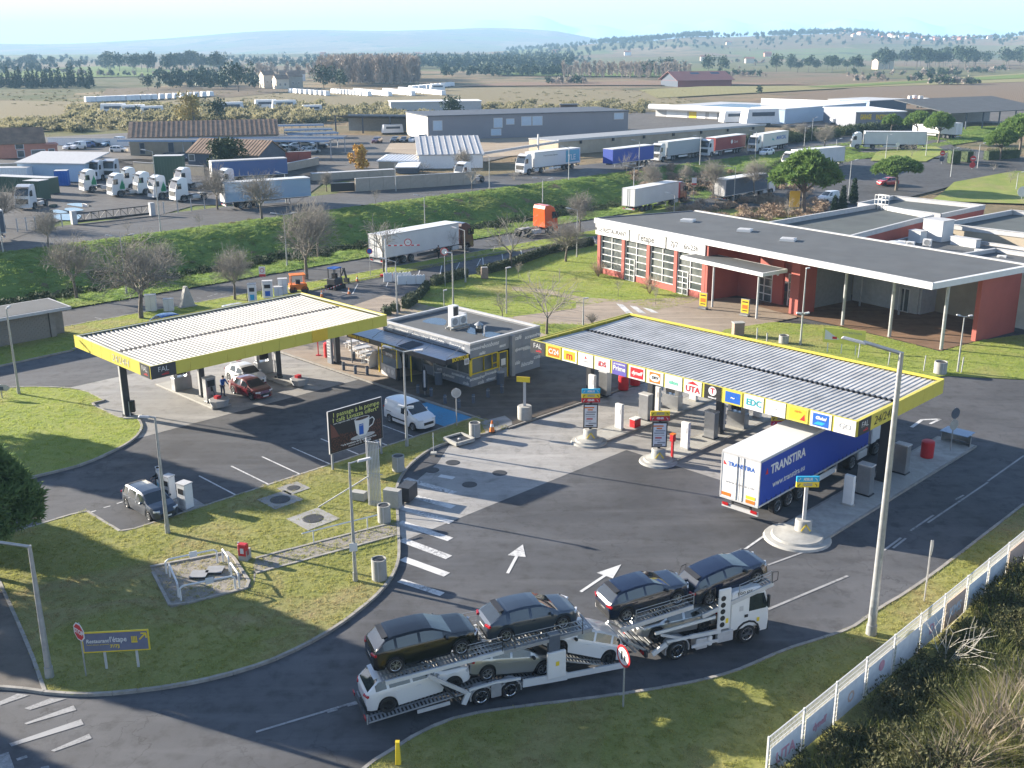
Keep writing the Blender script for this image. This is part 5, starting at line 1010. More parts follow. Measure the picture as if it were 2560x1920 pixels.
c = car('navy crossover on the rear upper deck of the transporter truck', 'paint_navy', 'suv', 4.3, 1.77, 1.5, .34, True, name='loaded_car', group='new cars on the transporter'); place(c, KF, -4.8, 0, 2.42, R(5.6))
c = car('navy crossover tilted nose up above the transporter cab', 'paint_navy', 'suv', 4.3, 1.77, 1.5, .34, True, name='loaded_car', group='new cars on the transporter'); place(c, KF, -.55, 0, 2.44, R(12.6))
c = car('low silver car on the lower deck behind the transporter cab', 'paint_silver', 'hatch', 4.2, 1.76, 1.28, .33, False, 'plastic', name='loaded_car', group='new cars on the transporter'); place(c, KF, -3.4, 0, .98, R(2.5), math.pi)
# ---------------------------------------------------------------- cars on the station
car('white delivery van parked beside the blue disabled bay', 'paint_white', 'van', 4.4, 1.8, 1.84, .32, False, 'alloy', cat='van', name='delivery_van', loc=st(46.75, 57.3), yaw=R(-46), scale=.98)
car('blue grey estate car charging beside the lamp post on the left', 'paint_grey', 'estate', 4.5, 1.78, 1.5, .32, loc=st(26.1, 56.6), yaw=R(-45), scale=.95)
car('dark red hatchback at the car pump with a person behind it', 'paint_maroon', 'hatch', 4.2, 1.75, 1.5, .32, loc=st(42.4, 71.7), yaw=R(-43), scale=.97)
car('white hatchback at the far car pump under the left canopy', 'paint_white', 'hatch', 4.3, 1.8, 1.55, .33, loc=st(44.0, 75.0), yaw=R(-46), scale=.97)
# ---------------------------------------------------------------- lorries
def lathe_wheels(root, xs, y, r=.5, w_=.36):
    for x in xs:
        for sy in (-1, 1): add_wheel(root, x, sy*y, r, w_, 'alloy')
def add_trailer(o, side, x0=0, roof='white', rear='white', low=True, skirt='white', front=13.6, tx=None):
    L = front
    MB().box((x0+L/2, 0, 2.56), (L, 2.5, 2.78), side).build('trailer_body', o, bevel=.02); MB().box((x0+L/2, 0, 3.985), (L+.02, 2.54, .06), roof).build('trailer_roof', o)
    b = MB()
    for sy in (-1, 1): b.box((x0+L/2, sy*1.26, 1.16), (L, .05, .10), 'lt_grey'); b.box((x0+L/2, sy*1.26, 3.9), (L, .05, .08), 'lt_grey')
    b.build('side_edge', o)
    for sy in (-1, 1): MB().box((x0-.03, sy*.63, 2.56), (.06, 1.22, 2.66), rear).build('rear_door', o)
    b = MB(); b.box((x0-.04, 0, 3.93), (.08, 2.54, .12), 'lt_grey'); b.box((x0-.04, 0, 1.17), (.08, 2.54, .12), 'lt_grey')
    for sy in (-1, 1): b.box((x0-.04, sy*1.25, 2.56), (.08, .07, 2.7), 'lt_grey'); b.tube((x0-.08, sy*.2, 1.2), (x0-.08, sy*.2, 3.9), .02, 'galv', n=5)
    b.build('door_frame', o)
    b = MB(); b.box((x0+L/2, 0, 1.02), (L-.3, 1.1, .2), 'black'); b.box((x0+.15, 0, .62), (.12, 2.4, .22), 'lt_grey'); b.box((x0+.3, -.6, .85), (.1, .1, .4), 'black'); b.box((x0+.3, .6, .85), (.1, .1, .4), 'black'); b.box((x0+10.2, .8, .6), (.14, .14, .9), 'grey'); b.box((x0+10.2, -.8, .6), (.14, .14, .9), 'grey'); b.build('chassis', o)
    if low:
        for sy in (-1, 1): MB().box((x0+7.6, sy*1.2, .72), (3.4, .05, .36), skirt).build('side_guard', o)
    b = MB()
    for sy in (-1, 1): b.box((x0+.06, sy*.95, .72), (.06, .4, .16), 'light_red')
    b.build('taillight', o); lathe_wheels(o, [x0+2.3, x0+3.6, x0+4.9], 1.05)
def add_tractor(o, m, x0=0, stripe=None):             # x0: rear of the tractor chassis; front at x0+5.9
    prf = [(3.6, 1.0), (3.6, 3.35), (3.75, 3.75), (4.6, 3.80), (5.25, 3.45), (5.72, 2.15), (5.85, 1.1), (5.82, .40), (5.1, .40), (4.95, 1.0)]
    b = MB(); vs = [(x0+x, s*(1.22-(.10 if z > 3.3 else 0)), z) for s in (-1, 1) for x, z in prf]; n = len(prf); b.add(vs, [tuple(range(n)), tuple(range(2*n-1, n-1, -1))]+[(i, n+i, n+(i+1) % n, (i+1) % n) for i in range(n)], m); b.build('cab', o, bevel=.07)
    b = MB(); b.add([(x0+5.745, -1.06, 2.14), (x0+5.745, 1.06, 2.14), (x0+5.36, 1.02, 3.22), (x0+5.36, -1.02, 3.22)], [(0, 1, 2, 3)], 'glass'); b.build('windshield', o)
    MB().box((x0+5.45, 0, 3.38), (.5, 2.1, .06), 'plastic', pitch=.25).build('sun_visor', o)
    for sy in (-1, 1):
        f_ = [(4.75, 2.1), (5.55, 2.1), (5.5, 2.45), (5.3, 2.95), (4.75, 2.95)]; b = MB(); b.add([(x0+x, sy*1.235, z) for x, z in f_], [tuple(range(5)) if sy < 0 else tuple(range(4, -1, -1))], 'glass'); b.build('window', o)
        MB().box((x0+5.5, sy*1.42, 2.55), (.14, .2, .75), 'plastic').build('mirror', o); MB().box((x0+2.3, sy*1.0, .7), (1.3, .55, .55), 'lt_grey').build('fuel_tank', o, bevel=.06); b = MB()
        for i in range(7): a0 = math.pi*i/6; b.box((x0+4.45+.62*math.cos(a0), sy*1.1, .52+.6*math.sin(a0)), (.08, .28, .34), 'plastic', pitch=-a0)
        b.build('mudguard', o); MB().box((x0+5.8, sy*.85, .95), (.1, .45, .22), 'light_clear').build('headlight', o)
        if stripe:
            b = MB(); 
            for i in range(3): b.add([(x0+3.7+i*.1, sy*1.24, 1.25+.2*i), (x0+4.6, sy*1.24, 1.3+.12*i), (x0+3.7+i*.15, sy*1.24, 2.2+.35*i)], [(0, 1, 2) if sy < 0 else (2, 1, 0)], stripe)
            b.build('stripes', o)
    MB().box((x0+5.84, 0, 1.35), (.06, 1.9, .75), 'plastic').build('grille', o); MB().box((x0+5.83, 0, .55), (.1, 2.3, .3), m).build('bumper', o); MB().box((x0+5.9, 0, .5), (.02, .5, .12), 'white').build('number_plate', o)
    b = MB(); b.box((x0+2.1, 0, .92), (4.2, .9, .22), 'black'); b.box((x0+.9, 0, 1.1), (.9, .9, .12), 'grey'); b.build('chassis', o)
    lathe_wheels(o, [x0+.95], 1.0, .5, .5); lathe_wheels(o, [x0+4.45], 1.05, .5, .32)
def lorry(label, rear, yaw, cabm, side, group=None, rearm='white', tex=None, skirt='white', roof='white'):
    o = E('articulated_lorry', label, 'lorry', rear, yaw, group); add_trailer(o, side, 0, roof, rearm, True, skirt); add_tractor(o, cabm, 10.65); return o
def tractor(label, p, yaw, m, stripe=None, group=None): o = E('lorry_tractor', label, 'lorry', p, yaw, group); add_tractor(o, m, -2.9, stripe); return o
SR, SL_ = -1.262, 1.262                              # right and left trailer flanks
o = lorry('blue curtain-side lorry lettered TRANSTIRA at the truck pump', Vector((13.07, 56.72, 0)), R(46.3), 'paint_white', 'paint_tarp_blue')
T('TRANSTIRA', .78, 'white', o, (3.1, SR-.005, 3.1), FR, bold=.02, w=4.0); T('www.transtira.eu', .55, 'white', o, (3.3, SR-.005, 2.1), FR, w=3.7, bold=.004); MB().add([(.55, SR-.005, 3.0), (.85, SR-.005, 2.95), (.75, SR-.005, 3.35)], [(0, 1, 2)], 'red').build('emblem', o)
T('TRANSTIRA', .36, 'blue', o, (-.068, -.05, 3.3), (R(90), 0, R(-90)), bold=.008, w=1.75); MB().add([(-.068, 1.12, 3.45), (-.068, .9, 3.2), (-.068, 1.12, 3.2)], [(0, 2, 1)], 'red').build('emblem', o); T('www.transtira.eu', .26, 'lt_grey', o, (-.068, 0, 2.2), (R(90), 0, R(-90)), w=1.9)
for y, z, m_ in ((.85, 1.4, 'orange'), (-.75, 1.35, 'orange'), (-.75, 1.6, 'yellow')): MB().box((-.07, y, z), (.02, .6, .2), m_).build('warning_plate', o)
b = MB()
for i in range(26): b.box((.4+i*.51, SR-.0, 1.28), (.04, .02, .18), 'anthracite')
b.build('tarp_straps', o)
lorry('white refrigerated lorry with dark brown cab on the lower road', Vector((-17.0, 132.9, 0)), R(48.1), 'paint_brown', 'white_cladding', skirt='anthracite')
p = k(2, 1, 1000, 190); lorry('white trailer with dark red cab partly behind the restaurant roof', Vector((p.x+.2, p.y+1.2, tz(p.x, p.y))), R(50), 'paint_maroon', 'white_cladding', skirt='anthracite')
p = g(1553, 436, .5); lorry('dark grey curtain lorry parked behind the bare trees near the restaurant', Vector((p.x, p.y, .4)), R(46), 'paint_white', 'slate', rearm='lt_grey', skirt='anthracite')
def parked(label, px, cabm, side, yaw, logo=None, skirt='white'):
    p = k(2, 0, *px, 3.0); p.z = tz(p.x, p.y)+.12; d = Vector((math.cos(yaw), math.sin(yaw), 0)); nrm = Vector((-d.y, d.x, 0))
    return lorry(label, p-d*15.6+nrm*(-1.1), yaw, cabm, side, 'lorries parked along the upper road', skirt=skirt)
UY = R(227)
o = parked('white and teal lorry lettered TLE on the upper road', (130, 1515), 'paint_white', 'paint_white', UY)
T('Trans Lorraine Express', .42, 'slate', o, (9.0, SL_+.005, 3.2), (R(90), 0, R(180)), w=4.2); MB().box((2.3, SL_, 2.6), (4.2, .02, 2.3), 'tarp_teal').build('print', o); T('TLE', 1.5, 'white', o, (2.6, SL_+.02, 2.3), (R(90), 0, R(180)), bold=.02)
o = parked('white and pale grey curtain lorry second from right of the row', (1290, 1405), 'paint_white', 'tarp_grey', UY+R(1))
o = parked('white lorry with dark red curtain trailer on the upper road', (1710, 1362), 'paint_white', 'tarp_red', UY+R(3)); T('Corsi', .8, 'white', o, (4.6, SL_+.005, 2.6), (R(90), 0, R(180)), shear=.2); MB().lathe([(0, 0), (.45, 0), (.45, .01), (0, .01)], 'white', 16, 'Y', (6.4, SL_+.01, 2.7)).build('emblem', o)
o = parked('white lorry lettered MARCIAL at the right end of the row', (2125, 1325), 'paint_white', 'paint_white', UY+R(5)); T('MARCIAL', 1.25, 'blue', o, (3.9, SL_+.005, 2.7), (R(90), 0, R(180)), shear=.2, bold=.02, w=5.4); MB().add([(7.4, SL_+.005, 2.2), (8.9, SL_+.005, 2.4), (8.6, SL_+.005, 3.0), (8.0, SL_+.005, 2.5)], [(3, 2, 1, 0)], 'teal').build('emblem', o)
def trailer(label, p, yaw, side, roof='white', rear='white', L=13.6): o = E('lorry_trailer', label, 'trailer', p, yaw); add_trailer(o, side, 0, roof, rear, True, 'lt_grey', L); return o
p = k(2, 0, 1178, 1420, 3.05); trailer('blue curtain trailer without a cab in the upper road row', Vector((p.x, p.y, tz(p.x, p.y)+.1))-Vector((math.cos(UY), math.sin(UY), 0))*0, UY-R(180)+R(180), 'paint_tarp_blue')
p = k(1, 0, 1750, 1590, 3.05); tractor('lone white tractor unit facing left on the upper road', Vector((p.x+2.0, p.y+1.8, 3.1)), R(225), 'paint_white')
p = k(2, 1, 230, 400); tractor('orange red tractor unit parked by the grass bank', Vector((p.x-.5, p.y+2.5, 0)), R(40), 'paint_orange').scale = (1.15,)*3
p = kt(3, 0, 700, 1290); lorry('all white lorry crossing on the side road to the right', Vector((p.x+16.5, p.y-3, p.z+.2)), R(170), 'paint_white', 'white_cladding')
p = k(3, 0, 1640, 1205, 3); trailer('white box trailer with blue letters behind the pines on the right', Vector((p.x, p.y, 3.1)), R(120), 'white_cladding')
p = kt(3, 0, 740, 1500); lorry('white lorry half hidden behind the big umbrella pine', Vector((p.x-2, p.y+4, p.z+.15)), R(215), 'paint_white', 'white_cladding')
# truck yard on the left
for lab, (c_, r_, x, y), yw, m_, s_ in [('white tractor with green stripes at the left of the yard row', (0, 0, 830, 1660), R(222), 'paint_white', 'green_stripe'), ('white tractor with green stripes second in the yard row', (0, 0, 1075, 1700), R(222), 'paint_white', 'green_stripe'), ('white tractor with green stripes nearest the yard trailer', (0, 0, 1430, 1720), R(222), 'paint_white', 'green_stripe'), ('white tractor behind the second in the yard row', (0, 0, 1180, 1640), R(215), 'paint_white', None), ('white tractor between the striped ones in the yard row', (0, 0, 1300, 1685), R(218), 'paint_white', None), ('white tractor seen front on behind the yard row', (0, 0, 850, 1560), R(262), 'paint_white', None), ('white tractor seen front on beside the blue shed', (0, 0, 985, 1550), R(262), 'paint_white', None), ('white tractor by the yard fence with a bare tree before it', (0, 1, 1620, 85), R(222), 'paint_white', None), ('white tractor at the back of the yard beside the green box', (0, 0, 1650, 1640), R(222), 'paint_white', None), ('white tractor partly behind the roadside tree in the yard', (0, 0, 2020, 1650), R(222), 'paint_white', None), ('white and black tractor facing out at the left edge of the yard', (0, 1, 250, 150), R(265), 'paint_white', None)]:
    if 'green_stripe' not in MATS: M('green_stripe', (.02, .25, .12), .5)
    p = k(c_, r_, x, y, 3.05); tractor(lab, Vector((p.x, p.y+1.5, 3.06)), yw, m_, s_, 'tractor units in the truck yard')
p = k(0, 1, 1935, 150, 3.05); trailer('light blue box trailer at the yard edge behind a bare tree', Vector((p.x, p.y, 3.06)), R(32), 'paint_lblue', 'white_cladding', 'white')
p = k(1, 0, 20, 1600, 3.05); trailer('blue container trailer behind the light blue one', Vector((p.x-9, p.y+3, 3.06)), R(25), 'paint_blue', 'lt_grey')
p = k(0, 1, -40, 420, 3.05); trailer('grey trailer rear at the left edge of the upper road', Vector((p.x+1.2, p.y, 3.06)), R(215), 'slate', 'white_cladding', 'slate')
# ---------------------------------------------------------------- far cars
FARC = {kd: car('proto', 'paint_white', kd, 4.2, 1.75, 1.5 if kd != 'van' else 1.9, .32, far=True, name='parked_car') for kd in ('suv', 'hatch', 'van', 'estate')}
def farcar(kd, label, p, yaw, m, group=None, sc=1.0, cat='car', name='parked_car', slotfix=True):
    o = FARC[kd].copy(); COL.objects.link(o); o.name = name; o.location = p; o.rotation_euler.z = yaw; o.scale = (sc,)*3
    i = o.data.materials.find('paint_white'); o.material_slots[i].link = 'OBJECT'; o.material_slots[i].material = mm(m)
    for q in ('group', 'label', 'category'):
        if q in o: del o[q]
    return tag(o, label, cat, group)
def ck(c_, r_, x, y, z=3.12): return k(c_, r_, x, y, z)
farcar('van', 'white van parked at the rear lot beside the cypress shrubs', k(3, 1, 520, 85, .45), R(215), 'paint_white', cat='van')
farcar('hatch', 'small red car under the right umbrella pine', kt(3, 0, 1030, 1625)+Vector((0, 0, .15)), R(200), 'paint_red'); farcar('hatch', 'white car at the nose of the MARCIAL lorry', k(2, 0, 2200, 1340, 3.1), R(225), 'paint_white')
for lab, kd, q_, m_ in [('pale car roof showing behind the left canopy', 'estate', (0, 1, 2070, 968, 1.4), 'paint_white'), ('dark blue car roof showing behind the left canopy', 'hatch', (0, 1, 1480, 1050, 1.4), 'paint_blue')]: p = k(*q_); p.z = 0; farcar(kd, lab, p, R(45), m_)
for lab, kd, q_, yw, m_ in [('white panel van at the scrapyard wall', 'van', (0, 0, 680, 1290), 250, 'paint_white'), ('small white car beside the scrapyard panel van', 'hatch', (0, 0, 610, 1290), 250, 'paint_white'), ('blue car half hidden right of the panel van', 'hatch', (0, 0, 745, 1275), 215, 'paint_blue'), ('dark car with open bonnet by the white yard wall', 'hatch', (0, 0, 800, 1265), 20, 'paint_dark'), ('white blue lettered car by the white yard wall', 'estate', (0, 0, 950, 1260), 240, 'paint_lblue'), ('white pickup near the tile roofed workshop', 'estate', (0, 0, 1030, 1315), 350, 'paint_white'), ('white van behind the blue lettered car', 'van', (0, 0, 1020, 1245), 240, 'paint_white')]: farcar(kd, lab, ck(*q_), R(yw), m_)
for lab, kd, q_, m_ in [('small dark red scrap car before the open shed', 'hatch', (1, 0, 1045, 1235), 'paint_maroon'), ('black scrap car left in the row before the open shed', 'suv', (1, 0, 1205, 1230), 'paint_dark'), ('black scrap car second in the row before the open shed', 'hatch', (1, 0, 1285, 1230), 'paint_dark'), ('white small car in the row before the open shed', 'hatch', (1, 0, 1360, 1228), 'paint_white'), ('white van with raised bed at the shed corner', 'van', (1, 0, 1435, 1225), 'paint_white'), ('dark car nearest the grey warehouse corner', 'suv', (1, 0, 1512, 1228), 'paint_grey')]: farcar(kd, lab, ck(*q_), R(255), m_)
rnd = random.Random(5)
for i in range(26):
    q_ = (1, 0, rnd.uniform(120, 640), 1235+rnd.uniform(0, 90)); pp = ck(*q_); pp.z += rnd.choice([0, 0, 1.0]); m_ = rnd.choice(['paint_dark', 'paint_grey', 'paint_white', 'paint_dark', 'paint_maroon', 'paint_silver']); farcar(rnd.choice(['hatch', 'suv', 'estate']), m_[6:]+' coloured wrecked car stacked under the blue edged shelters', pp, rnd.uniform(0, 6.3), m_, m_[6:]+' wrecks under the shelters')
for i in range(5): pp = ck(0, 0, 1440+40*i, 1375+8*(i % 3)); farcar('hatch', 'dark wreck beside the slate clad workshop', pp, R(200+20*i), 'paint_dark', 'wrecks beside the slate workshop')
for o_ in FARC.values(): bpy.data.objects.remove(o_)
# ---------------------------------------------------------------- people
M('skin', (.45, .26, .18), .6); M('cloth_black', (.012, .013, .016), .9); M('cloth_blue', (.02, .09, .32), .85); M('cloth_red', (.35, .02, .03), .85); M('jeans', (.04, .055, .10), .9); M('hair', (.03, .02, .015), .8); M('shoe', (.02, .02, .02), .7)
def person(label, p, yaw, top, legs, pose=0, hair='hair', cap=None):
    o = E('person', label, 'person', p, yaw)
    def skin(name, chain, m, par, edges=None):
        me = bpy.data.meshes.new(name); me.from_pydata([c[0] for c in chain], edges or [(i, i+1) for i in range(len(chain)-1)], []); me.materials.append(mm(m)); q = bpy.data.objects.new(name, me); COL.objects.link(q); q.parent = par
        s_ = q.modifiers.new('skin', 'SKIN'); s_.use_smooth_shade = True; layer = me.skin_vertices[0].data
        for i, c in enumerate(chain): r_ = c[1]; layer[i].radius = r_ if isinstance(r_, tuple) else (r_, r_)
        layer[0].use_root = True; su = q.modifiers.new('sub', 'SUBSURF'); su.levels = su.render_levels = 1; return q
    lean = .12 if pose else 0; hip, ch, nk, hd = Vector((0, 0, .92)), Vector((lean, 0, 1.28)), Vector((lean*1.3, 0, 1.50)), Vector((lean*1.5+.02, 0, 1.63))
    sh = [Vector((lean*1.1, s*.19, 1.43)) for s in (-1, 1)]; fwd = .30 if pose else .05; el = [Vector((lean+fwd*.5, s*.25, 1.16)) for s in (-1, 1)]; ha = [Vector((lean+fwd*1.4, s*.2, 1.05 if pose else .90)) for s in (-1, 1)]
    st_ = .12 if pose == 0 else .05; kn = [Vector((s*st_*.5+.03, s*.1, .50)) for s in (-1, 1)]; an = [Vector((s*st_-.02, s*.1, .09)) for s in (-1, 1)]; hp = [Vector((0, s*.09, .88)) for s in (-1, 1)]
    body = skin('body', [(hip, (.13, .10)), (ch, (.15, .10)), (nk, .055), (hd, (.085, .095)), (hd+Vector((.01, 0, .10)), (.075, .085)), (sh[0], .05), (el[0], .04), (ha[0], .03), (sh[1], .05), (el[1], .04), (ha[1], .03), (hp[0], .075), (kn[0], .055), (an[0], .035), (hp[1], .075), (kn[1], .055), (an[1], .035)], 'skin', o, [(0, 1), (1, 2), (2, 3), (3, 4), (1, 5), (5, 6), (6, 7), (1, 8), (8, 9), (9, 10), (0, 11), (11, 12), (12, 13), (0, 14), (14, 15), (15, 16)])
    skin('jacket', [(hip+Vector((0, 0, -.02)), (.17, .135)), (ch, (.20, .14)), (nk+Vector((0, 0, -.04)), .08), (sh[0], .085), (el[0], .065), (ha[0]+Vector((-.03, 0, .05)), .05), (sh[1], .085), (el[1], .065), (ha[1]+Vector((-.03, 0, .05)), .05)], top, body, [(0, 1), (1, 2), (1, 3), (3, 4), (4, 5), (1, 6), (6, 7), (7, 8)])
    skin('trousers', [(hip+Vector((0, 0, .03)), (.155, .125)), (hp[0], .095), (kn[0], .075), (an[0], .055), (hp[1], .095), (kn[1], .075), (an[1], .055)], legs, body, [(0, 1), (1, 2), (2, 3), (0, 4), (4, 5), (5, 6)])
    for s in (0, 1):
        MB().box((an[s].x+.06, an[s].y, .045), (.27, .10, .09), 'shoe').build('shoe', body, bevel=.02); h_ = MB(); w0 = ha[s]; d = (ha[s]-el[s]).normalized()
        for f in range(4): h_.tube(w0+d*.04+Vector((0, -.03+.02*f, 0)), w0+d*(.11+.01*(f in (1, 2)))+Vector((.015, -.03+.02*f, -.02)), .009, 'skin', .006, 5)
        h_.tube(w0+Vector((0, .03*(1 if s == 0 else -1), 0)), w0+d*.06+Vector((.02, .05*(1 if s == 0 else -1), 0)), .01, 'skin', .007, 5); h_.build('fingers', body)
    b = MB(); b.lathe([(.0, .115), (.06, .10), (.095, .05), (.102, 0), (.09, -.05)], cap or hair, 12, c=(hd.x-.012, 0, hd.z+.055)); b.build('hair' if not cap else 'cap', body, smooth=60)
    f = MB()
    for s in (-1, 1): f.box((hd.x+.085, s*.033, hd.z+.05), (.012, .022, .012), 'black'); f.box((hd.x-.005, s*.09, hd.z+.03), (.03, .015, .05), 'skin')
    f.box((hd.x+.1, 0, hd.z+.015), (.03, .022, .04), 'skin'); f.box((hd.x+.088, 0, hd.z-.025), (.01, .045, .01), 'cloth_red'); f.build('face', body); return o
person('person in blue jacket and dark cap refuelling the red car', st(40.6, 72.9, .0), R(-40), 'cloth_blue', 'jeans', 1, cap='cloth_black'); person('person in a red jacket behind the white hatchback', st(45.0, 77.6, 0), R(150), 'cloth_red', 'jeans', 0)
person('person in black leaning at the charging estate car', st(27.9, 58.5, 0), R(215), 'cloth_black', 'jeans', 1); person('driver in black standing beside the white trailer on the lower road', k(1, 1, 1578, 578), R(60), 'cloth_black', 'cloth_black', 0, cap='cloth_black')
# ================================================================ street lamps
def lamp(label, base, h, arm=1.1, yaw=0, double=False, r=.085, extra=None, head=.75):
    o = E('street_lamp', label, 'street lamp', base, yaw); b = MB()
    if h > 5: b.tube((0, 0, 0), (0, 0, .5), r*1.5, 'galv', r*1.4, 12)
    b.tube((0, 0, 0), (0, 0, h), r*1.2, 'galv', r*.6, 12); b.build('pole', o, smooth=50)
    for s in ((1, -1) if double else (1,)):
        if arm: MB().tube((0, 0, h-.05), (s*arm, 0, h+.18*arm), r*.5, 'galv', n=8).build('arm', o)
        q = MB().box((s*(arm+head*.35), 0, h+.18*arm+.03), (head, .26, .10), 'lt_grey', pitch=-.17*s, taper=(.85, .7)); q.build('lamp_head', o, bevel=.02)
    if extra == 'low':
        for s in (1, -1): MB().box((s*.35, 0, h*.42), (.45, .2, .14), 'white', pitch=-.15*s).build('lamp_head', o)
    if extra == 'plate': MB().box((-.02, -.13, h*.30), (.4, .02, .45), 'white').build('notice_plate', o)
    return o
def lk(label, b, t, z=.1, **kw): base = kt(*b) if b[:2] == (3, 0) else k(*b, z); hh = height(base, (t[0]*480+t[1]/3.45625)/1.157324); return lamp(label, base, hh, **kw)
lk('very tall lamp post at the kerb on the right by the fence', (3, 3, 890, 500), (1, 1385), arm=1.6, yaw=R(155), r=.17, head=1.1)
lk('leaning blue grey lamp post beside the stop sign', (0, 3, 430, 870), (2, 1395), arm=3.2, yaw=R(183), r=.13); lk('lamp post in front of the charging estate car', (0, 2, 1450, 1285), (2, 285), arm=.35, yaw=R(200), r=.10, head=.6)
lk('lamp post with white notice on the middle lawn', (1, 3, 860, 40), (2, 680), arm=.5, yaw=R(10), extra='plate', r=.09); lk('double headed lamp post behind the white van', (1, 2, 1305, 535), (1, 1375), arm=.9, yaw=R(-20), double=True, extra='low')
lk('lamp post at the left edge of the upper lawn', (0, 2, 165, 85), (1, 1010), arm=.2, yaw=R(90), r=.09, head=.5)
lk('double lamp on the lower road left of the big bare tree', (1, 1, 270, 640), (1, 195), arm=1.0, yaw=R(10), double=True); lk('hooked lamp post behind the corner of the left canopy', (1, 1, 1222, 1065), (1, 600), z=0, arm=1.2, yaw=R(160)); lk('lamp post at the end of the clipped hedge', (1, 1, 1810, 780), (1, 330), arm=1.1, yaw=R(150))
lk('floodlight mast behind the shop roof', (1, 1, 1705, 985), (1, 525), arm=.1, yaw=R(200)); lk('small path lamp behind the shop', (1, 1, 1625, 995), (1, 850), arm=0, head=.45, r=.05); lk('path lamp on the lawn behind the shop roof', (1, 1, 2165, 1050), (1, 655), arm=.0, head=.6, r=.07); lk('path lamp at the corner of the truck canopy', (2, 1, 615, 1150), (1, 920), arm=.0, head=.6, r=.07)
lk('double lamp half hidden in the bare tree behind the left canopy', (0, 1, 1095, 880), (1, 385), arm=.9, yaw=R(15), double=True); lk('mast with small lamps in front of the restaurant terrace', (3, 1, 280, 1320), (1, 660), arm=0, head=.4, extra='low', r=.08); lk('short double lamp on the lawn right of the restaurant', (3, 1, 1638, 1552), (1, 1075), arm=.35, double=True, head=.35, r=.07, yaw=R(-10))
for lab, b, t, kw in [('lamp on the bank edge left of the yard gate sign', (0, 1, 1390, 350), (0, 1310), {}), ('lamp pole at the far left of the upper road', (0, 1, 30, 530), (1, 120), {}), ('lamp in front of the light blue trailer', (1, 1, 270, 175), (0, 1500), {}), ('double lamp in front of the black yard gate', (1, 0, 1210, 1655), (0, 1405), dict(double=True)), ('plain lamp pole right of the lone tractor', (1, 0, 2018, 1640), (0, 1350), {}), ('lamp standing on the green bank above the brown lorry', (1, 1, 1460, 285), (1, 40), {}),
                    ('lamp in front of the TLE lorry', (2, 0, 490, 1560), (0, 1275), {}), ('lamp in front of the blue curtain trailer', (2, 0, 1095, 1480), (0, 1220), {}), ('lamp in front of the grey curtain lorry', (2, 0, 1622, 1425), (0, 1180), {}), ('lamp between the red and MARCIAL lorries', (2, 0, 2100, 1365), (0, 1135), {}), ('double lamp on the lower verge left of the white trailer', (2, 0, 265, 1750), (0, 1550), dict(double=True)), ('double lamp beside the round bare tree on the bank', (2, 0, 1050, 1660), (0, 1445), dict(double=True))]:
    z = 3.05 if b[1] == 0 or b[0] == 0 else 1.5
    lk(lab, b, t, z=z, arm=1.0, yaw=R(165), r=.075, **kw)
for lab, b, t in [('hooked lamp behind the hedge at the restaurant corner', (2, 1, 560, 560), (1, 155)), ('lamp in front of the dark trailer behind the restaurant', (2, 1, 1915, 105), (0, 1445)), ('lamp seen over the restaurant roof edge by the white trailer', (2, 1, 1400, 175), (1, 20))]: lk(lab, b, t, z=.2, arm=.9, yaw=R(165), r=.07)
for lab, b, t in [('lamp left of the bare tree by the depot road', (3, 0, 312, 1272), (0, 1100)), ('lamp by the depot fence on the far side of the road', (3, 0, 375, 1225), (0, 1020)), ('lamp pole in front of the all white lorry cab', (3, 0, 580, 1385), (0, 1205)), ('lamp pole crossing the all white lorry rear', (3, 0, 1015, 1375), (0, 1170)), ('lamp with long arm by the three pines', (3, 0, 1362, 1355), (0, 1125)), ('lamp beside the no entry sign on the right', (3, 0, 1572, 1575), (0, 1285)), ('lamp behind the red round signs on the right', (3, 0, 1802, 1505), (0, 1245)), ('lamp on the lawn at the right frame edge', (3, 0, 2142, 1650), (0, 1495)), ('lamp in front of the big umbrella pine', (3, 0, 695, 1700), (0, 1390))]: lk(lab, b, t, z=2.2 if b[3] < 1400 else .6, arm=.8, yaw=R(20), r=.07)
# ================================================================ signs
def disc_plate(o, nm, z, r, m, y=-.05, rim=None, n=24):
    p = MB()
    if rim: p.lathe([(0, 0), (r, 0), (r, .015), (0, .015)], rim, n, 'Y', (0, y, z)); p.lathe([(0, 0), (r*.78, 0), (r*.78, .012), (0, .012)], m, n, 'Y', (0, y-.008, z))
    else: p.lathe([(0, 0), (r, 0), (r, .015), (0, .015)], m, n, 'Y', (0, y, z))
    return p.build(nm, o)
def post(o, h, r=.035, m='galv', x=0): MB().tube((x, 0, 0), (x, 0, h), r, m, n=8).build('post', o)
def hgt(b, t, z=.1): base = kt(*b) if b[:2] == (3, 0) else k(*b, z); return base, height(base, (t[0]*480+t[1]/3.45625)/1.157324)
b_, h_ = hgt((0, 3, 745, 865), (3, 405)); o = E('stop_sign', 'red octagonal STOP sign beside the restaurant direction board', 'sign', b_, R(-38)); post(o, h_); zc = h_-.42; p = MB()
oc = lambda r, y: [(r*math.cos(R(22.5+45*i)), y, zc+r*math.sin(R(22.5+45*i))) for i in range(8)]
p.add(oc(.44, -.05)+oc(.44, -.035), [tuple(range(8)), tuple(range(15, 7, -1))]+[(i, 8+i, 8+(i+1) % 8, (i+1) % 8) for i in range(8)], 'white'); p.add(oc(.38, -.056), [tuple(range(8))], 'red'); p = p.build('plate', o); T('STOP', .30, 'white', p, (0, -.062, zc-.0), FR, bold=.012, ext=.002)
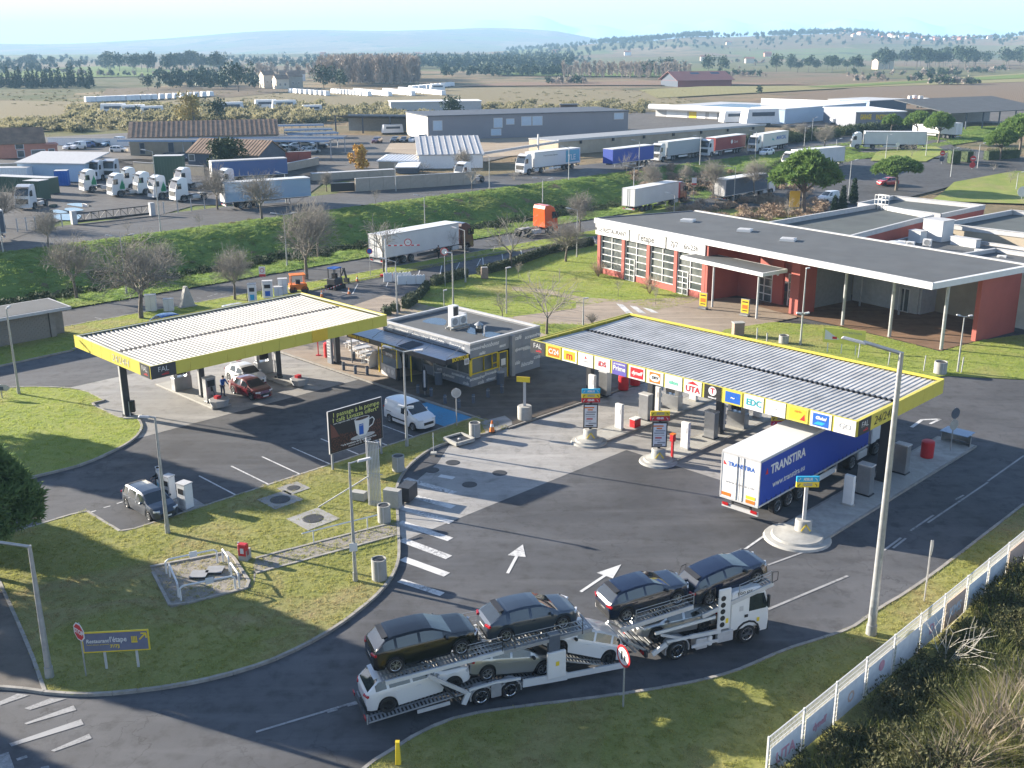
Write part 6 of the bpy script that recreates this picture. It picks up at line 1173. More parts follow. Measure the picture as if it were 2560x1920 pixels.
bl, hl_ = hgt((0, 3, 920, 805), (3, 480)); br, _ = hgt((0, 3, 1195, 790), (3, 480)); d = br-bl; yw = math.atan2(d.y, d.x); o = E('direction_board', 'grey board reading Restaurant l\'étape with yellow arrow on the lawn', 'sign', bl, yw)
ww = d.length*575/275; z0 = height(bl, (3*480+655/3.45625)/1.157324); hb = hl_-z0; xc = d.length*(1032-920)/275
for x in (0, d.length): MB().box((x, .06, (z0+.3)/2), (.10, .06, z0+.3), 'lt_grey').build('leg', o)
p = MB().box((xc, 0, z0+hb/2), (ww, .06, hb), 'yellow'); p.box((xc, -.033, z0+hb/2), (ww-.12, .01, hb-.12), M('board_blue', (.13, .14, .21), .6)); p = p.build('board', o); zz = z0+hb/2
T('Restaurant', hb*.25, 'white', p, (xc-ww*.27, -.045, zz+hb*.06), FR, shear=.15, w=ww*.34, bold=.004); T("l'étape", hb*.36, 'white', p, (xc+ww*.04, -.045, zz+hb*.10), FR, w=ww*.25, bold=.004); T('Toute la salle pour groupements', hb*.08, 'yellow', p, (xc-ww*.27, -.045, zz-hb*.11), FR, w=ww*.33); T('7/7J', hb*.2, 'yellow', p, (xc-.02*ww, -.045, zz-hb*.22), FR, w=ww*.14, bold=.006)
a_ = MB(); ax, az, s_ = xc+ww*.41, zz+hb*.2, hb*.15; a_.bar((ax-s_, -.045, az-s_), (ax+s_*.7, -.045, az+s_*.7), .01, .06, 'yellow'); a_.bar((ax-s_*.5, -.045, az+s_*.95), (ax+s_, -.045, az+s_*.95), .01, .06, 'yellow'); a_.bar((ax+s_*.95, -.046, az-s_*.6), (ax+s_*.95, -.046, az+s_), .01, .06, 'yellow'); a_.build('arrow', p); a_ = MB()
for i in range(4): a_.box((xc+ww*.245+hb*.065*i, -.045, zz+hb*.10), (hb*.04, .01, hb*.24), 'yellow')
a_.box((xc+ww*.245+hb*.1, -.046, zz-hb*.06), (hb*.26, .01, hb*.06), 'yellow'); a_.build('chef_hat', p)
def roundsign(label, bk, tk, face, rim=None, yaw=0, z=.1, r=.4, second=None, mark_=None):
    b, hh = hgt(bk, tk, z); o = E('round_sign', label, 'sign', b, yaw); post(o, hh, .04); p = disc_plate(o, 'plate', hh-r, r, face, rim=rim)
    if second: disc_plate(o, 'plate', hh-r*3.1, r, second, rim=None)
    if mark_:
        for x, z_, w_, h2, m_ in mark_: MB().box((x, -.068, hh-r+z_), (w_, .006, h2), m_).build('symbol', p)
    return o
roundsign('red ringed round sign on the lawn in front of the transporter', (2, 3, 960, 1130), (3, 600), 'white', 'red', R(-62), r=.48, mark_=[(-.1, 0, .12, .4, 'black'), (.12, -.05, .12, .25, 'black')])
roundsign('grey back of a round sign beside the exit road', (3, 3, 1350, 220), (2, 1350), 'galv', None, R(60), r=.4); roundsign('two grey round sign backs at the tip of the outer island', (3, 2, 1575, 575), (2, 205), 'slate', None, R(25), .15, r=.38, second='galv'); roundsign('grey round sign with small plate at the blue bay', (1, 2, 1735, 360), (2, 35), 'galv', 'lt_grey', R(15), r=.36, second=None)
roundsign('no parking sign in front of the white lorry trailer', (1, 1, 990, 722), (1, 485), 'blue', 'red', R(0), r=.36); roundsign('white disc on a thick white post by the hedge', (1, 1, 1635, 818), (1, 480), 'white', 'red', R(10), 0, r=.45)
roundsign('no entry sign above a blue disc by the clipped bushes', (3, 0, 1495, 1435), (0, 1300), 'red', None, R(5), 1.5, r=.55, second='slate', mark_=[(0, 0, .7, .16, 'white')]); roundsign('no entry sign pair on the right beside a lamp', (3, 0, 1755, 1515), (0, 1345), 'red', None, R(5), 1.0, r=.6, second='red', mark_=[(0, 0, .8, .18, 'white')]); roundsign('white round sign beside the all white lorry', (3, 0, 1115, 1310), (0, 1230), 'white', None, 0, 3, r=.45); roundsign('pale round sign at the right frame edge', (3, 1, 2190, 60), (0, 1610), 'white', None, 0, .5, r=.9)
b_, h_ = hgt((0, 2, 20, 122), (2, 5)); o = E('arrow_sign', 'pale arrow sign with dark notice at the left edge', 'sign', b_, R(-5)); post(o, h_, .05); p = MB(); p.add([(-1.2, -.06, h_-.5), (.5, -.06, h_-.5), (.85, -.06, h_-.22), (.5, -.06, h_), (-1.2, -.06, h_)], [(0, 1, 2, 3, 4)], 'lt_grey'); p.build('plate', o); MB().box((0, -.08, h_-.3), (.5, .02, .3), 'slate').build('notice', o)
# coffee billboard
bl = st(32.6, 52.9, .1); bl, h_ = hgt((1, 2, 650, 752), (2, 240)); dd = Vector((S2, S2, 0)); o = E('billboard', 'large dark coffee advertising billboard on two posts by the parking', 'billboard', bl, R(45)); zb = height(bl, (2*480+608/3.45625)/1.157324); bw_ = 4.35; bh_ = h_-zb
for x in (.2, bw_-.15): MB().box((x, .1, (zb+bh_-.1)/2), (.12, .10, zb+bh_-.1), 'grey').build('post', o)
p = MB().box((bw_/2-.05, 0, zb+bh_/2), (bw_, .10, bh_), 'lt_grey').build('frame', o); t = NT('beans'); v = t.pos(); vo = t.new('ShaderNodeTexVoronoi'); vo.inputs['Scale'].default_value = 9; t.ln(v, vo.inputs['Vector']); t.set(t.ramp(vo.outputs['Distance'], .1, .6, (.11, .032, .02), (.015, .006, .005)), .5); MATS['beans'] = t.m
f = MB().box((bw_/2-.05, -.055, zb+bh_/2), (bw_-.06, .012, bh_-.05), 'black').build('poster', o); q = MB(); zt = zb+bh_*.47; q.add([(.08, -.064, zb+.1), (bw_-.2, -.064, zb+.1), (bw_-.2, -.064, zt+.2), (2.6, -.064, zt-.35), (1.1, -.064, zt-.2), (.08, -.064, zt)], [tuple(range(6))], 'beans'); q.build('beans_print', f); q = MB(); q.add([(.1, -.067, zt-.3), (.75, -.067, zt-.3), (.4, -.067, zt+.4), (.1, -.067, zt+.7)], [tuple(range(4))], M('sack', (.14, .055, .04), .8)); q.build('sack_print', f)
cx = bw_*.60; cz = zb+bh_*.42; q = MB(); q.add([(cx-.62, -.07, cz+.62), (cx-.5, -.07, cz-.3), (cx-.25, -.07, cz-.6), (cx+.25, -.07, cz-.6), (cx+.5, -.07, cz-.3), (cx+.62, -.07, cz+.62)], [tuple(range(6))], 'white'); q.add([(cx+.62*math.cos(a*.2618), -.072, cz+.62+.13*math.sin(a*.2618)) for a in range(24)], [tuple(range(24))], 'lt_grey'); q.add([(cx+.54*math.cos(a*.2618), -.074, cz+.62+.09*math.sin(a*.2618)) for a in range(24)], [tuple(range(24))], 'brown_dark'); q.build('cup_print', f)
q = MB(); q.pipe([(cx+.6, -.07, cz+.42), (cx+.85, -.07, cz+.5), (cx+1.0, -.07, cz+.3), (cx+.85, -.07, cz), (cx+.5, -.07, cz-.15)], .035, 'white'); q.build('handle_print', f); q = MB(); q.add([(cx+1.0*math.cos(a*.2618), -.068, cz-.62+.16*math.sin(a*.2618)) for a in range(24)], [tuple(range(24))], 'lt_grey'); q.build('saucer_print', f); q = MB().box((cx-.1, -.078, cz-.12), (.36, .006, .72), 'blue').build('cup_label', f); T('LAVAZZA', .09, 'white', q, (cx-.1, -.084, cz+.15), FR, w=.3)
T('1 passage à la pompe', .42, M('lime', (.50, .53, .14), .6), f, (bw_/2, -.07, zb+bh_*.885), FR, w=3.7, bold=.002); T('=', .2, 'lime', f, (bw_/2, -.07, zb+bh_*.825), FR); T('1 café Lavazza offert*', .42, 'lime', f, (bw_/2-.05, -.07, zb+bh_*.76), FR, w=3.7, bold=.002); T('avec capsules café, boutique', .16, 'white', f, (1.35, -.07, zb+bh_*.685), FR, w=2.0); T('* à la boutique de la station-service', .17, 'white', f, (bw_*.52, -.07, zb+bh_*.13), FR, w=2.9, bold=.004); T('réservé aux PL', .15, 'white', f, (bw_*.45, -.07, zb+bh_*.07), FR, w=1.1); T('LAVAZZA', .16, 'white', f, (bw_*.68, -.07, zb+bh_*.07), FR, w=.6, bold=.01)
# ================================================================ tank field on the middle lawn
bb, h_ = hgt((1, 2, 1040, 1055), (2, 490)); o = E('vent_pipes', 'row of tall pale tank vent pipes standing on the lawn', 'vent pipes', bb, R(-20))
for i in range(8):
    x = -.4+.1*i; b = MB(); b.pipe([(x, 0, 0), (x, 0, h_-.2), (x+.03, -.08, h_-.06), (x+.1, -.2, h_-.04)], .036, 'lt_grey', 8); b.build('pipe', o)
b = MB(); b.tube((-.5, 0, h_*.5), (.5, 0, h_*.5), .03, 'galv'); b.tube((-.5, 0, .25), (.5, 0, .25), .03, 'galv'); b.tube((-.5, .05, 0), (-.5, .05, h_+.1), .05, 'lt_grey'); b.build('frame', o); MB().tube((-.4, .05, h_*.45), (-3.2, -1.3, .0), .04, 'lt_grey').build('brace', o); MB().box((.95, .3, .55), (1.0, .5, 1.1), 'conc').build('block', o); MB().box((-1.4, .5, .3), (.9, .5, .5), 'conc').build('block', o); MB().box((1.3, 1.6, .5), (.8, 1.2, .9), 'anthracite').build('cabinet', o)
def well(label, bk, tk, w_, z=.1):
    c_, hh = hgt(bk, tk, z); d_ = math.dist((c_.x, c_.y, 0), (0, 0, CAM_H)); r = w_/3.45625*d_/CAM_F/2
    o = E('concrete_well', label, 'concrete bin', c_+Vector((0, r*.7, 0))); b = MB(); b.lathe([(0, hh-.10), (r*.84, hh-.1), (r*.85, hh), (r, hh), (r, 0)], 'conc', 28); b.build('ring', o, smooth=40); MB().lathe([(0, hh-.03), (r*.8, hh-.05)], 'iron', 24).build('lid', o); MB().box((0, -r-.01, hh*.5), (.05, .03, hh*.95), 'lt_grey').build('strap', o); return o
for a in [('grey concrete ring beside the vent pipes and crossing', (1, 2, 1228, 760), (2, 632), 106), ('concrete ring beside the open pit and traffic cone', (1, 2, 1890, 465), (2, 345), 98), ('concrete ring at the foot of the vent pipes', (1, 2, 1105, 1205), (2, 1060), 112), ('tall pale concrete ring nearest the lowest crossing bar', (1, 3, 1062, 45), (2, 1530), 128), ('concrete ring between the restaurant lawn and truck canopy', (3, 1, 142, 1310), (1, 1245), 82), ('concrete ring on the lawn at the right of the truck canopy', (3, 1, 1500, 1575), (1, 1475), 100)]: well(*a)
o = E('guard_rail', 'low white pipe rail along the gravel strip', 'rail', k(1, 2, 500, 1380, .1)); b0 = k(1, 2, 500, 1380, .1); b1 = k(1, 2, 965, 1262, .1); d = b1-b0
for P in (Vector((0, 0, 0)), d): MB().tube(P, P+Vector((0, 0, .75)), .035, 'white').build('rail_post', o)
MB().tube(d*-.2+Vector((0, 0, .78)), d*1.2+Vector((0, 0, .78)), .04, 'white').build('rail', o)
gs = [k(0, 2, 2212-20, 1565), k(1, 2, 0, 1520), k(1, 2, 1215, 1205), k(1, 2, 1215, 1320), k(1, 2, 0, 1650), k(0, 3, 2195, 90)]
tag(MB().poly([(p.x, p.y, .108) for p in gs[::-1]], 'gravel').build('gravel_strip'), kind='structure'); 
for a, b in ((gs[1], gs[2]), (gs[4], gs[3])): kerb('strip_edging', [a, b], '', z=.07)
en = [k(0, 2, 1300, 1600), k(0, 2, 1985, 1468), k(0, 3, 2185, 112), k(0, 3, 1480, 292)]; tag(MB().poly([(p.x, p.y, .112) for p in en[::-1]], 'gravel').build('gravel_bed'), kind='structure'); kerb('bed_edging', en, '', True, z=.11)
def hoop(label, a, b, hh=.8, sign=True):
    o = E('pipe_barrier', label, 'barrier', a); d = b-a; MB().pipe([(0, 0, 0), (0, 0, hh-.12), tuple(d*.06+Vector((0, 0, hh))), tuple(d*.94+Vector((0, 0, hh))), tuple(d+Vector((0, 0, hh-.12))), tuple(d)], .05, 'white', 8).build('hoop', o)
    if sign: MB().box(tuple(d*.55+Vector((0, -.06, hh+.02))), (.4, .03, .32), 'white', yaw=math.atan2(d.y, d.x)).build('plate', o)
    return o
kz = lambda c, r, x, y: k(c, r, x, y, .11)
hoop('white hoop barrier along the far side of the gravel bed', kz(0, 2, 1440, 1640), kz(0, 2, 1880, 1545)); hoop('white hoop barrier along the near side of the gravel bed', kz(0, 3, 1565, 215), kz(0, 3, 2035, 120)); hoop('white hoop barrier on the left side of the gravel bed', kz(0, 3, 1545, 185), kz(0, 3, 1470, 10), sign=False); hoop('white hoop barrier on the right side of the gravel bed', kz(0, 2, 1985, 1620), kz(0, 2, 1930, 1540), sign=False); hoop('white hoop barrier at the right corner of the gravel bed', kz(0, 3, 2070, 105), kz(0, 3, 2000, 0), sign=False)
for i, p in enumerate([(0, 2, 1720, 1660), (0, 2, 1860, 1620)]): o = E('tank_cover', ['left tank fill cover in the gravel bed', 'right tank fill cover in the gravel bed'][i], 'tank cover', kz(*p)); MB().box((0, 0, .06), (.8, .7, .12), 'iron').build('box', o); MB().box((0, 0, .13), (.86, .76, .03), 'grey').build('lid', o)
bb, h_ = hgt((0, 2, 2110, 1520), (2, 1375)); o = E('extinguisher_box', 'red extinguisher box on a post at the gravel bed', 'extinguisher', bb, R(-15)); MB().box((0, .1, .3), (.5, .5, .6), 'conc').build('plinth', o); MB().box((0, 0, h_*.62), (.5, .32, h_*.72), 'red').build('cabinet', o, bevel=.04); MB().box((-.3, .05, h_*.55), (.09, .09, h_*.9), 'lt_grey').build('post', o); MB().box((0, -.17, h_*.6), (.2, .01, .3), 'white').build('notice', o)
bb, h_ = hgt((1, 3, 1230, 1622), (3, 1432)); o = E('yellow_post', 'short yellow marker post on the lawn at the bottom edge', 'post', bb); MB().box((0, 0, h_/2), (.22, .22, h_), 'yellow', taper=(.65, .65)).build('post', o, bevel=.02); MB().box((0, 0, h_), (.16, .16, .04), 'yellow').build('cap', o)
o = E('drain_pit', 'open square concrete pit in the grass by the van', 'pit', k(1, 2, 1755, 490, .1), R(40)); b = MB()
for x, y, sx, sy in ((-.75, 0, .15, 1.5), (.75, 0, .15, 1.5), (0, -.75, 1.35, .15), (0, .75, 1.35, .15)): b.box((x, y, .12), (sx, sy, .24), 'conc')
b.build('rim', o); MB().box((0, 0, -.02), (1.35, 1.35, .28), 'black').build('shaft', o); MB().lathe([(0, .2), (.08, .18), (.1, .1)], 'white', 10).build('cap', o); tag(sheet('concrete_pad', [k(1, 2, *c) for c in [(1940, 340), (2150, 285), (2212, 330), (2212, 365), (1990, 440)]], .115, 'concrete'), kind='structure')
def cone(label, p, s=1.0):
    o = E('traffic_cone', label, 'traffic cone', p); b = MB(); b.lathe([(.17*s, .03), (.11*s, .32*s)], 'orange', 14); b.lathe([(.11*s, .32*s), (.075*s, .5*s)], 'white', 14); b.lathe([(.075*s, .5*s), (.04*s, .7*s), (0, .7*s)], 'orange', 14); b.build('cone', o, smooth=40); MB().box((0, 0, .02), (.42*s, .42*s, .04), 'black').build('base', o); return o
cone('pale traffic cone on the concrete pad beside the pit', k(1, 2, 2040, 412, .12), 1.2)
o = E('marker_post', 'thin pale marker on a small base by the van', 'post', k(1, 2, 1535, 602, .1)); post(o, 1.5, .02, 'white'); MB().box((0, 0, .05), (.4, .4, .1), 'conc').build('base', o); MB().lathe([(0, 0), (.05, 0), (.05, .02), (0, .02)], 'white', 12, 'Y', (0, 0, 1.25)).build('eye', o)
def charger(label, bk, tk, w_=.75, d_=.65, top='cyan', yaw=R(-32), z=.03):
    b, hh = hgt(bk, tk, z); o = E('charging_station', label, 'charger', b, yaw); MB().box((0, 0, hh/2), (w_, d_, hh), 'white').build('housing', o, bevel=.03); MB().box((0, 0, hh+.03), (w_+.04, d_+.04, .07), 'lt_grey').build('lid', o); MB().box((0, -d_/2-.01, hh*.72), (w_*.6, .02, hh*.22), 'black').build('screen', o); MB().box((0, -d_/2-.01, hh*.3), (w_*.5, .012, hh*.3), top).build('print', o)
    MB().pipe([(-w_/2, -.1, hh*.7), (-w_/2-.18, -.15, hh*.4), (-w_/2-.1, -.15, .12), (-w_/2-.02, -.1, hh*.35)], .025, 'rubber').build('cable', o); return o
charger('white charging cabinet nearest the lawn edge by the estate car', (0, 2, 1610, 1062), (2, 858), .72, .62, 'lt_grey'); charger('white charging station behind the estate car bonnet', (0, 2, 1475, 988), (2, 795), .55, .5, 'slate'); charger('pale blue charging panel behind the person in black', (0, 2, 1390, 945), (2, 735), .7, .2, 'cyan', R(-60))
tag(sheet('concrete_pad', [k(0, 2, *c) for c in [(1420, 990), (1560, 915), (1800, 1065), (1620, 1125)]], .02, 'concrete'), kind='structure')
o = E('waste_bin', 'black bin beside a pale post at the canopy column', 'bin', k(0, 2, 1150, 285, .1)); MB().box((.05, 0, .85), (.35, .3, .9), 'black').build('body', o, bevel=.04); post(o, 1.2, .05, 'lt_grey', -.2); MB().box((0, 0, .04), (1.2, .9, .08), 'conc').build('slab', o)
charger('blue topped charging station left of the pair behind the canopy', (0, 1, 2185, 950), (1, 795), .9, .7, 'cyan', R(10)); charger('blue topped charging station right of the pair behind the canopy', (1, 1, 105, 915), (1, 770), 1.1, .7, 'blue', R(10))
for lab, bk, tk, w_ in [('tall white cabinet behind the charging stations', (1, 1, 235, 880), (1, 750), 1.0), ('low white cabinet beside the charging stations', (1, 1, 195, 895), (1, 820), .9), ('white cabinet with two doors on the lower road verge', (0, 1, 1310, 1025), (1, 890), 1.1), ('pale cabinet right of the two door one on the verge', (0, 1, 1462, 1025), (1, 925), 1.0)]:
    b, hh = hgt(bk, tk, .1); o = E('power_cabinet', lab, 'cabinet', b, R(12)); MB().box((0, 0, hh/2), (w_, .7, hh), 'white').build('housing', o); MB().box((0, 0, hh+.03), (w_+.06, .76, .06), 'lt_grey').build('roof', o); MB().box((0, -.36, hh*.5), (.02, .02, hh*.9), 'grey').build('door_seam', o)
o = E('wedge_block', 'pale wedge shaped concrete block on the lower road verge', 'block', k(0, 1, 1620, 990, .1), R(40)); b = MB(); b.add([(-.8, -.3, 0), (.8, -.3, 0), (.1, -.3, 2.2), (-.15, -.3, 2.2), (-.8, .3, 0), (.8, .3, 0), (.1, .3, 2.2), (-.15, .3, 2.2)], [(0, 1, 2, 3), (7, 6, 5, 4), (1, 5, 6, 2), (4, 0, 3, 7), (3, 2, 6, 7)], 'conc'); b.build('wedge', o); MB().box((0, 0, .05), (1.9, .8, .1), 'conc').build('foot', o)
# roadworks at the charging place behind the canopy
o = E('mini_digger', 'orange mini roller with open frame behind the left canopy', 'machine', k(1, 1, 365, 870), R(20)); b = MB(); b.box((0, 0, .75), (1.9, 1.2, .6), 'orange'); b.box((0, 0, 2.1), (1.7, 1.3, .08), 'orange')
for x in (-.75, .75):
    for y in (-.55, .55): b.box((x, y, 1.55), (.08, .08, 1.1), 'orange')
b.build('frame', o); MB().lathe([(0, -.6), (.42, -.6), (.42, .6), (0, .6)], 'iron', 18, 'Y', (-.6, 0, .42)).build('drum', o); MB().lathe([(0, -.6), (.42, -.6), (.42, .6), (0, .6)], 'iron', 18, 'Y', (.7, 0, .42)).build('drum', o); MB().box((0, 0, 1.25), (.5, .5, .5), 'black').build('seat', o)
o = E('mini_excavator', 'small dark excavator with blue cab roof by the verge', 'excavator', k(1, 1, 685, 835), R(60)); b = MB()
for y in (-.6, .6): b.box((0, y, .25), (1.9, .35, .5), 'rubber')
b.build('tracks', o); MB().box((0, 0, .9), (1.5, 1.2, .7), 'anthracite').build('body', o, bevel=.06); b = MB()
for x in (-.5, .5):
    for y in (-.5, .5): b.box((x, y, 1.8), (.07, .07, 1.2), 'black')
b.build('cab_frame', o); MB().box((0, 0, 2.42), (1.2, 1.15, .1), 'blue').build('cab_roof', o); MB().box((0, 0, 1.5), (.5, .5, .6), 'black').build('seat', o); b = MB(); b.bar((.8, 0, 1.0), (1.7, 0, 2.1), .2, .2, 'anthracite'); b.bar((1.7, 0, 2.1), (2.1, 0, .8), .16, .16, 'anthracite'); b.box((2.1, 0, .6), (.4, .6, .5), 'iron'); b.build('boom', o)
cone('traffic cone nearest the canopy at the roadworks', k(1, 1, 570, 905)); cone('traffic cone in the middle of the parking behind the canopy', k(1, 1, 805, 882)); cone('traffic cone on the verge by the excavator', k(1, 1, 875, 772, .1))
o = E('barrier_tape', 'red white barrier tape strung between the cones', 'tape', k(1, 1, 570, 905)); A0 = Vector((0, 0, .6)); B0 = k(1, 1, 740, 840)-k(1, 1, 570, 905)+Vector((0, 0, .6)); b = MB()
for i in range(14): b.bar(A0.lerp(B0, i/14), A0.lerp(B0, (i+1)/14), .01, .08, 'red' if i % 2 else 'white')
b.build('tape', o); post(o, .7, .03, 'black')
for lab, (x, y) in [('white plastic barrier at the foot of the height gate', (1222, 772)), ('white plastic barrier right of the other in the bay', (1342, 795))]:
    o = E('plastic_barrier', lab, 'barrier', k(1, 1, x, y), R(8)); b = MB()
    for i in range(3): b.box((-1.1+1.1*i, 0, .5), (1.06, .45, 1.0), 'white', taper=(1, .6))
    b.build('blocks', o, bevel=.04); [MB().box((-1.5+.37*i, 0, 1.04), (.16, .2, .1), 'white').build('stud', o) for i in range(9)]
bb, h_ = hgt((1, 1, 1128, 728), (1, 405)); o = E('height_gate', 'red and white striped height limit gate with round sign', 'height barrier', bb, R(4)); MB().tube((0, 0, 0), (0, 0, h_), .10, 'white', n=12).build('post', o); b = MB()
L_ = (k(1, 1, 1420, 728)-k(1, 1, 1128, 728)).length
for i in range(12): b.box((L_*(i+.5)/12, 0, h_*.82), (L_/12, .07, .14), 'red' if i % 2 else 'white')
b.build('crossbar', o); q = disc_plate(o, 'round_plate', h_*.90, .45, 'white', rim='red'); q.location = (L_*.66, 0, 0); T('2m', .25, 'black', q, (0, -.07, h_*.9), FR); MB().box((0, 0, .12), (1.5, .7, .24), 'red').build('base', o)
bb, h_ = hgt((1, 1, 60, 770), (1, 640), .1); o = E('notice_sign', 'white and red no smoking notice above the charging stations', 'sign', bb); post(o, h_, .04); MB().box((0, -.05, h_-.5), (.75, .03, .9), 'white').build('plate', o); MB().box((0, -.05, h_-1.1), (.75, .03, .28), 'red').build('plate', o); disc_plate(o, 'symbol', h_-.5, .26, 'white', y=-.07, rim='red')
bb, h_ = hgt((2, 1, 1565, 120), (0, 1590), .3); o = E('notice_sign', 'white and red notice by the dark red cab behind the restaurant', 'sign', bb); post(o, h_+1, .04); MB().box((0, -.05, h_+.6), (.8, .03, .9), 'white').build('plate', o); MB().box((0, -.05, h_), (.8, .03, .25), 'red').build('plate', o)
bb = k(3, 1, 220, 200, .2); o = E('banner_sign', 'orange yellow banner between trees behind the restaurant', 'sign', bb, R(5)); post(o, 3, .04, 'grey', -.8); post(o, 3, .04, 'grey', .8); MB().box((0, -.05, 2.6), (1.7, .03, 2.6), 'yellow_panel').build('banner', o)
bb, h_ = hgt((3, 1, 510, 1385), (1, 1275)); o = E('small_billboard', 'pale yellow advertising board with red and white picture behind the truck canopy', 'billboard', bb, R(-24)); 
for x in (0, 1.2, 2.4): MB().box((x, .06, .8), (.08, .06, 1.6), 'white').build('leg', o)
p = MB().box((1.35, 0, 1.6), (3.6, .06, 1.35), M('pale_yellow', (.62, .60, .12), .5)).build('board', o); q = MB(); q.add([(-.3, -.035, 2.1), (1.0, -.035, 1.3), (.3, -.035, 1.2), (-.3, -.035, 1.2)], [(0, 3, 2, 1)], 'white'); q.box((.55, -.038, 1.4), (.4, .006, .22), 'red'); q.build('print', p); T('ATTENTION', .25, 'grey', p, (2.0, -.038, 1.95), FR, w=1.6)
o = E('stone_box', 'brown stone utility box on the pavement behind the truck canopy', 'box', k(2, 1, 1950, 1235, .08), R(10)); MB().box((0, 0, .6), (1.0, .7, 1.2), 'brick').build('body', o); MB().box((0, 0, 1.23), (1.1, .8, .06), 'conc').build('cap', o)
o = E('stone_bin', 'stone litter bin beside the hedge end', 'bin', k(1, 1, 1975, 745, .1), R(10)); MB().box((0, 0, .65), (.8, .7, 1.3), 'brick').build('body', o, bevel=.05); MB().box((0, 0, 1.32), (.7, .6, .06), 'conc').build('lid', o)
for i, (x, y) in enumerate([(2115, 1245), (3*0+2200, 1290)]): o = E('timber_post', ['short timber post left on the lawn behind the truck canopy', 'short timber post by the lawn behind the truck canopy'][i], 'post', k(2, 1, x, y+30, .1)); MB().box((0, 0, .55), (.1, .1, 1.1), 'lt_grey').build('post', o); MB().box((0, 0, 1.1), (.12, .12, .03), 'grey').build('cap', o)
for i, (x, y) in enumerate([(780, 1430), (1040, 1495), (1345, 1545), (1670, 1560)]): o = E('timber_post', ['timber post right of the yellow board', 'timber post behind the tall lamp head', 'timber post left of the concrete ring', 'leaning timber post by the short double lamp'][i], 'post', k(3, 1, x, y, .1)); MB().tube((0, 0, 0), (.05, 0, 1.3), .05, 'lt_grey').build('post', o); MB().tube((.05, 0, 1.3), (.05, 0, 1.33), .06, 'grey').build('cap', o)
# ================================================================ mesh fence with posters along the exit road
fo = E('mesh_fence', 'white mesh fence with faded posters along the exit road', 'fence', st(0, 17.0), R(45)); pst = MB().box((0, 0, 1.0), (.07, .07, 2.0), 'white').build('fence_post', fo); pst.location = (30.2, 0, .1)
wire = MB()
for i in range(26): wire.box((.045+.096*i, 0, 1.0), (.014, .012, 1.9), 'white')
for i in range(10): wire.box((1.25, .01, .1+.2*i), (2.42, .016, .016), 'white')
wire.box((1.25, 0, 1.96), (2.42, .03, .03), 'white'); wme = wire.build('mesh_panel', fo); wme.location = (30.25, 0, .1)
for i in range(1, 19):
    q = pst.copy(); COL.objects.link(q); q.location.x = 30.2+2.5*i; q = wme.copy(); COL.objects.link(q); q.location.x = 30.25+2.5*i
M('poster_white', (.66, .66, .66), .7, var=.1); M('poster_pink', (.62, .30, .34), .7, var=.15); M('poster_blue', (.50, .56, .62), .7, var=.15); M('poster_orange', (.62, .42, .32), .7, var=.1)
pd = [(0, 'poster_white', 'UTA', 'poster_pink'), (1, 'poster_white', 'dyneff', 'poster_pink'), (2, 'poster_white', 'O', 'poster_orange'), (3, 'poster_white', '', 'poster_pink'), (4, 'poster_white', '', 'poster_blue'), (5, 'poster_white', 'D', 'poster_pink'), (6, 'poster_orange', 'KMS', 'poster_white'), (7, 'poster_white', 'EDC', 'poster_blue'), (8, 'poster_white', 'PL', 'poster_white'), (9, 'poster_orange', '', 'poster_white'), (10, 'poster_white', '', 'poster_blue'), (11, 'poster_white', '', 'poster_blue')]
for i, bg, tx, fg in pd:
    x = 30.2+2.5*i+1.2; p = MB().box((x, -.06, .88), (2.15, .012, 1.35), bg).build('fence_poster', fo)
    if tx: T(tx, .7 if len(tx) < 4 else .42, fg, p, (x, -.07, .85), FR, bold=.02, ext=.003)
    elif i == 3: disc = MB(); disc.lathe([(0, 0), (.25, 0), (.25, .01), (0, .01)], fg, 16, 'Y', (x+.1, -.075, 1.15)); disc.build('print', p)
# ================================================================ plants
def leafmat(name, a, b, rough=.7, tr=0.0, sc=1.2):
    t = NT(name); c = t.mix(t.ramp(t.noise(t.pos('World'), sc, 4, .7), .33, .67), a, b); t.set(c, rough, 0, .2); (t.glow(c, tr) if tr else None); MATS[name] = t.m; return t.m
leafmat('needles', (.08, .15, .04), (.17, .25, .065), tr=.4); leafmat('needles_far', (.03, .055, .03), (.055, .085, .045), sc=.1); leafmat('needles_near', (.09, .15, .05), (.19, .26, .10), sc=2, tr=.5); leafmat('bark', (.10, .085, .07), (.18, .155, .13), .9, sc=3); leafmat('twig', (.19, .175, .15), (.30, .28, .245), .9, sc=.8)
leafmat('cypress_leaf', (.02, .042, .02), (.045, .075, .035)); leafmat('scrub', (.15, .145, .075), (.30, .27, .16), sc=.1, tr=.4); leafmat('scrub_dark', (.022, .04, .016), (.06, .085, .03), sc=.5); leafmat('rust', (.24, .17, .12), (.40, .31, .22), sc=.5); leafmat('autumn', (.40, .22, .04), (.55, .38, .09)); leafmat('poplar_twig', (.27, .22, .185), (.36, .31, .26), sc=.05); leafmat('hedge_leaf', (.035, .05, .025), (.085, .10, .055), sc=3); leafmat('plume', (.22, .18, .13), (.34, .29, .22), sc=2, tr=.4); leafmat('reed', (.13, .17, .045), (.30, .29, .10), sc=.7, tr=.4); leafmat('bush_near', (.04, .055, .022), (.15, .14, .07), sc=.9, tr=.25)
RG = np.random.RandomState(11)
def mesh_np(name, V, F, m):
    me = bpy.data.meshes.new(name); n = len(V); q = len(F); s = F.shape[1]
    me.vertices.add(n); me.vertices.foreach_set('co', np.asarray(V, np.float32).ravel()); me.loops.add(q*s); me.loops.foreach_set('vertex_index', np.asarray(F, np.int32).ravel())
    me.polygons.add(q); me.polygons.foreach_set('loop_start', np.arange(q, dtype=np.int32)*s); me.update(calc_edges=True); me.materials.append(mm(m)); return me
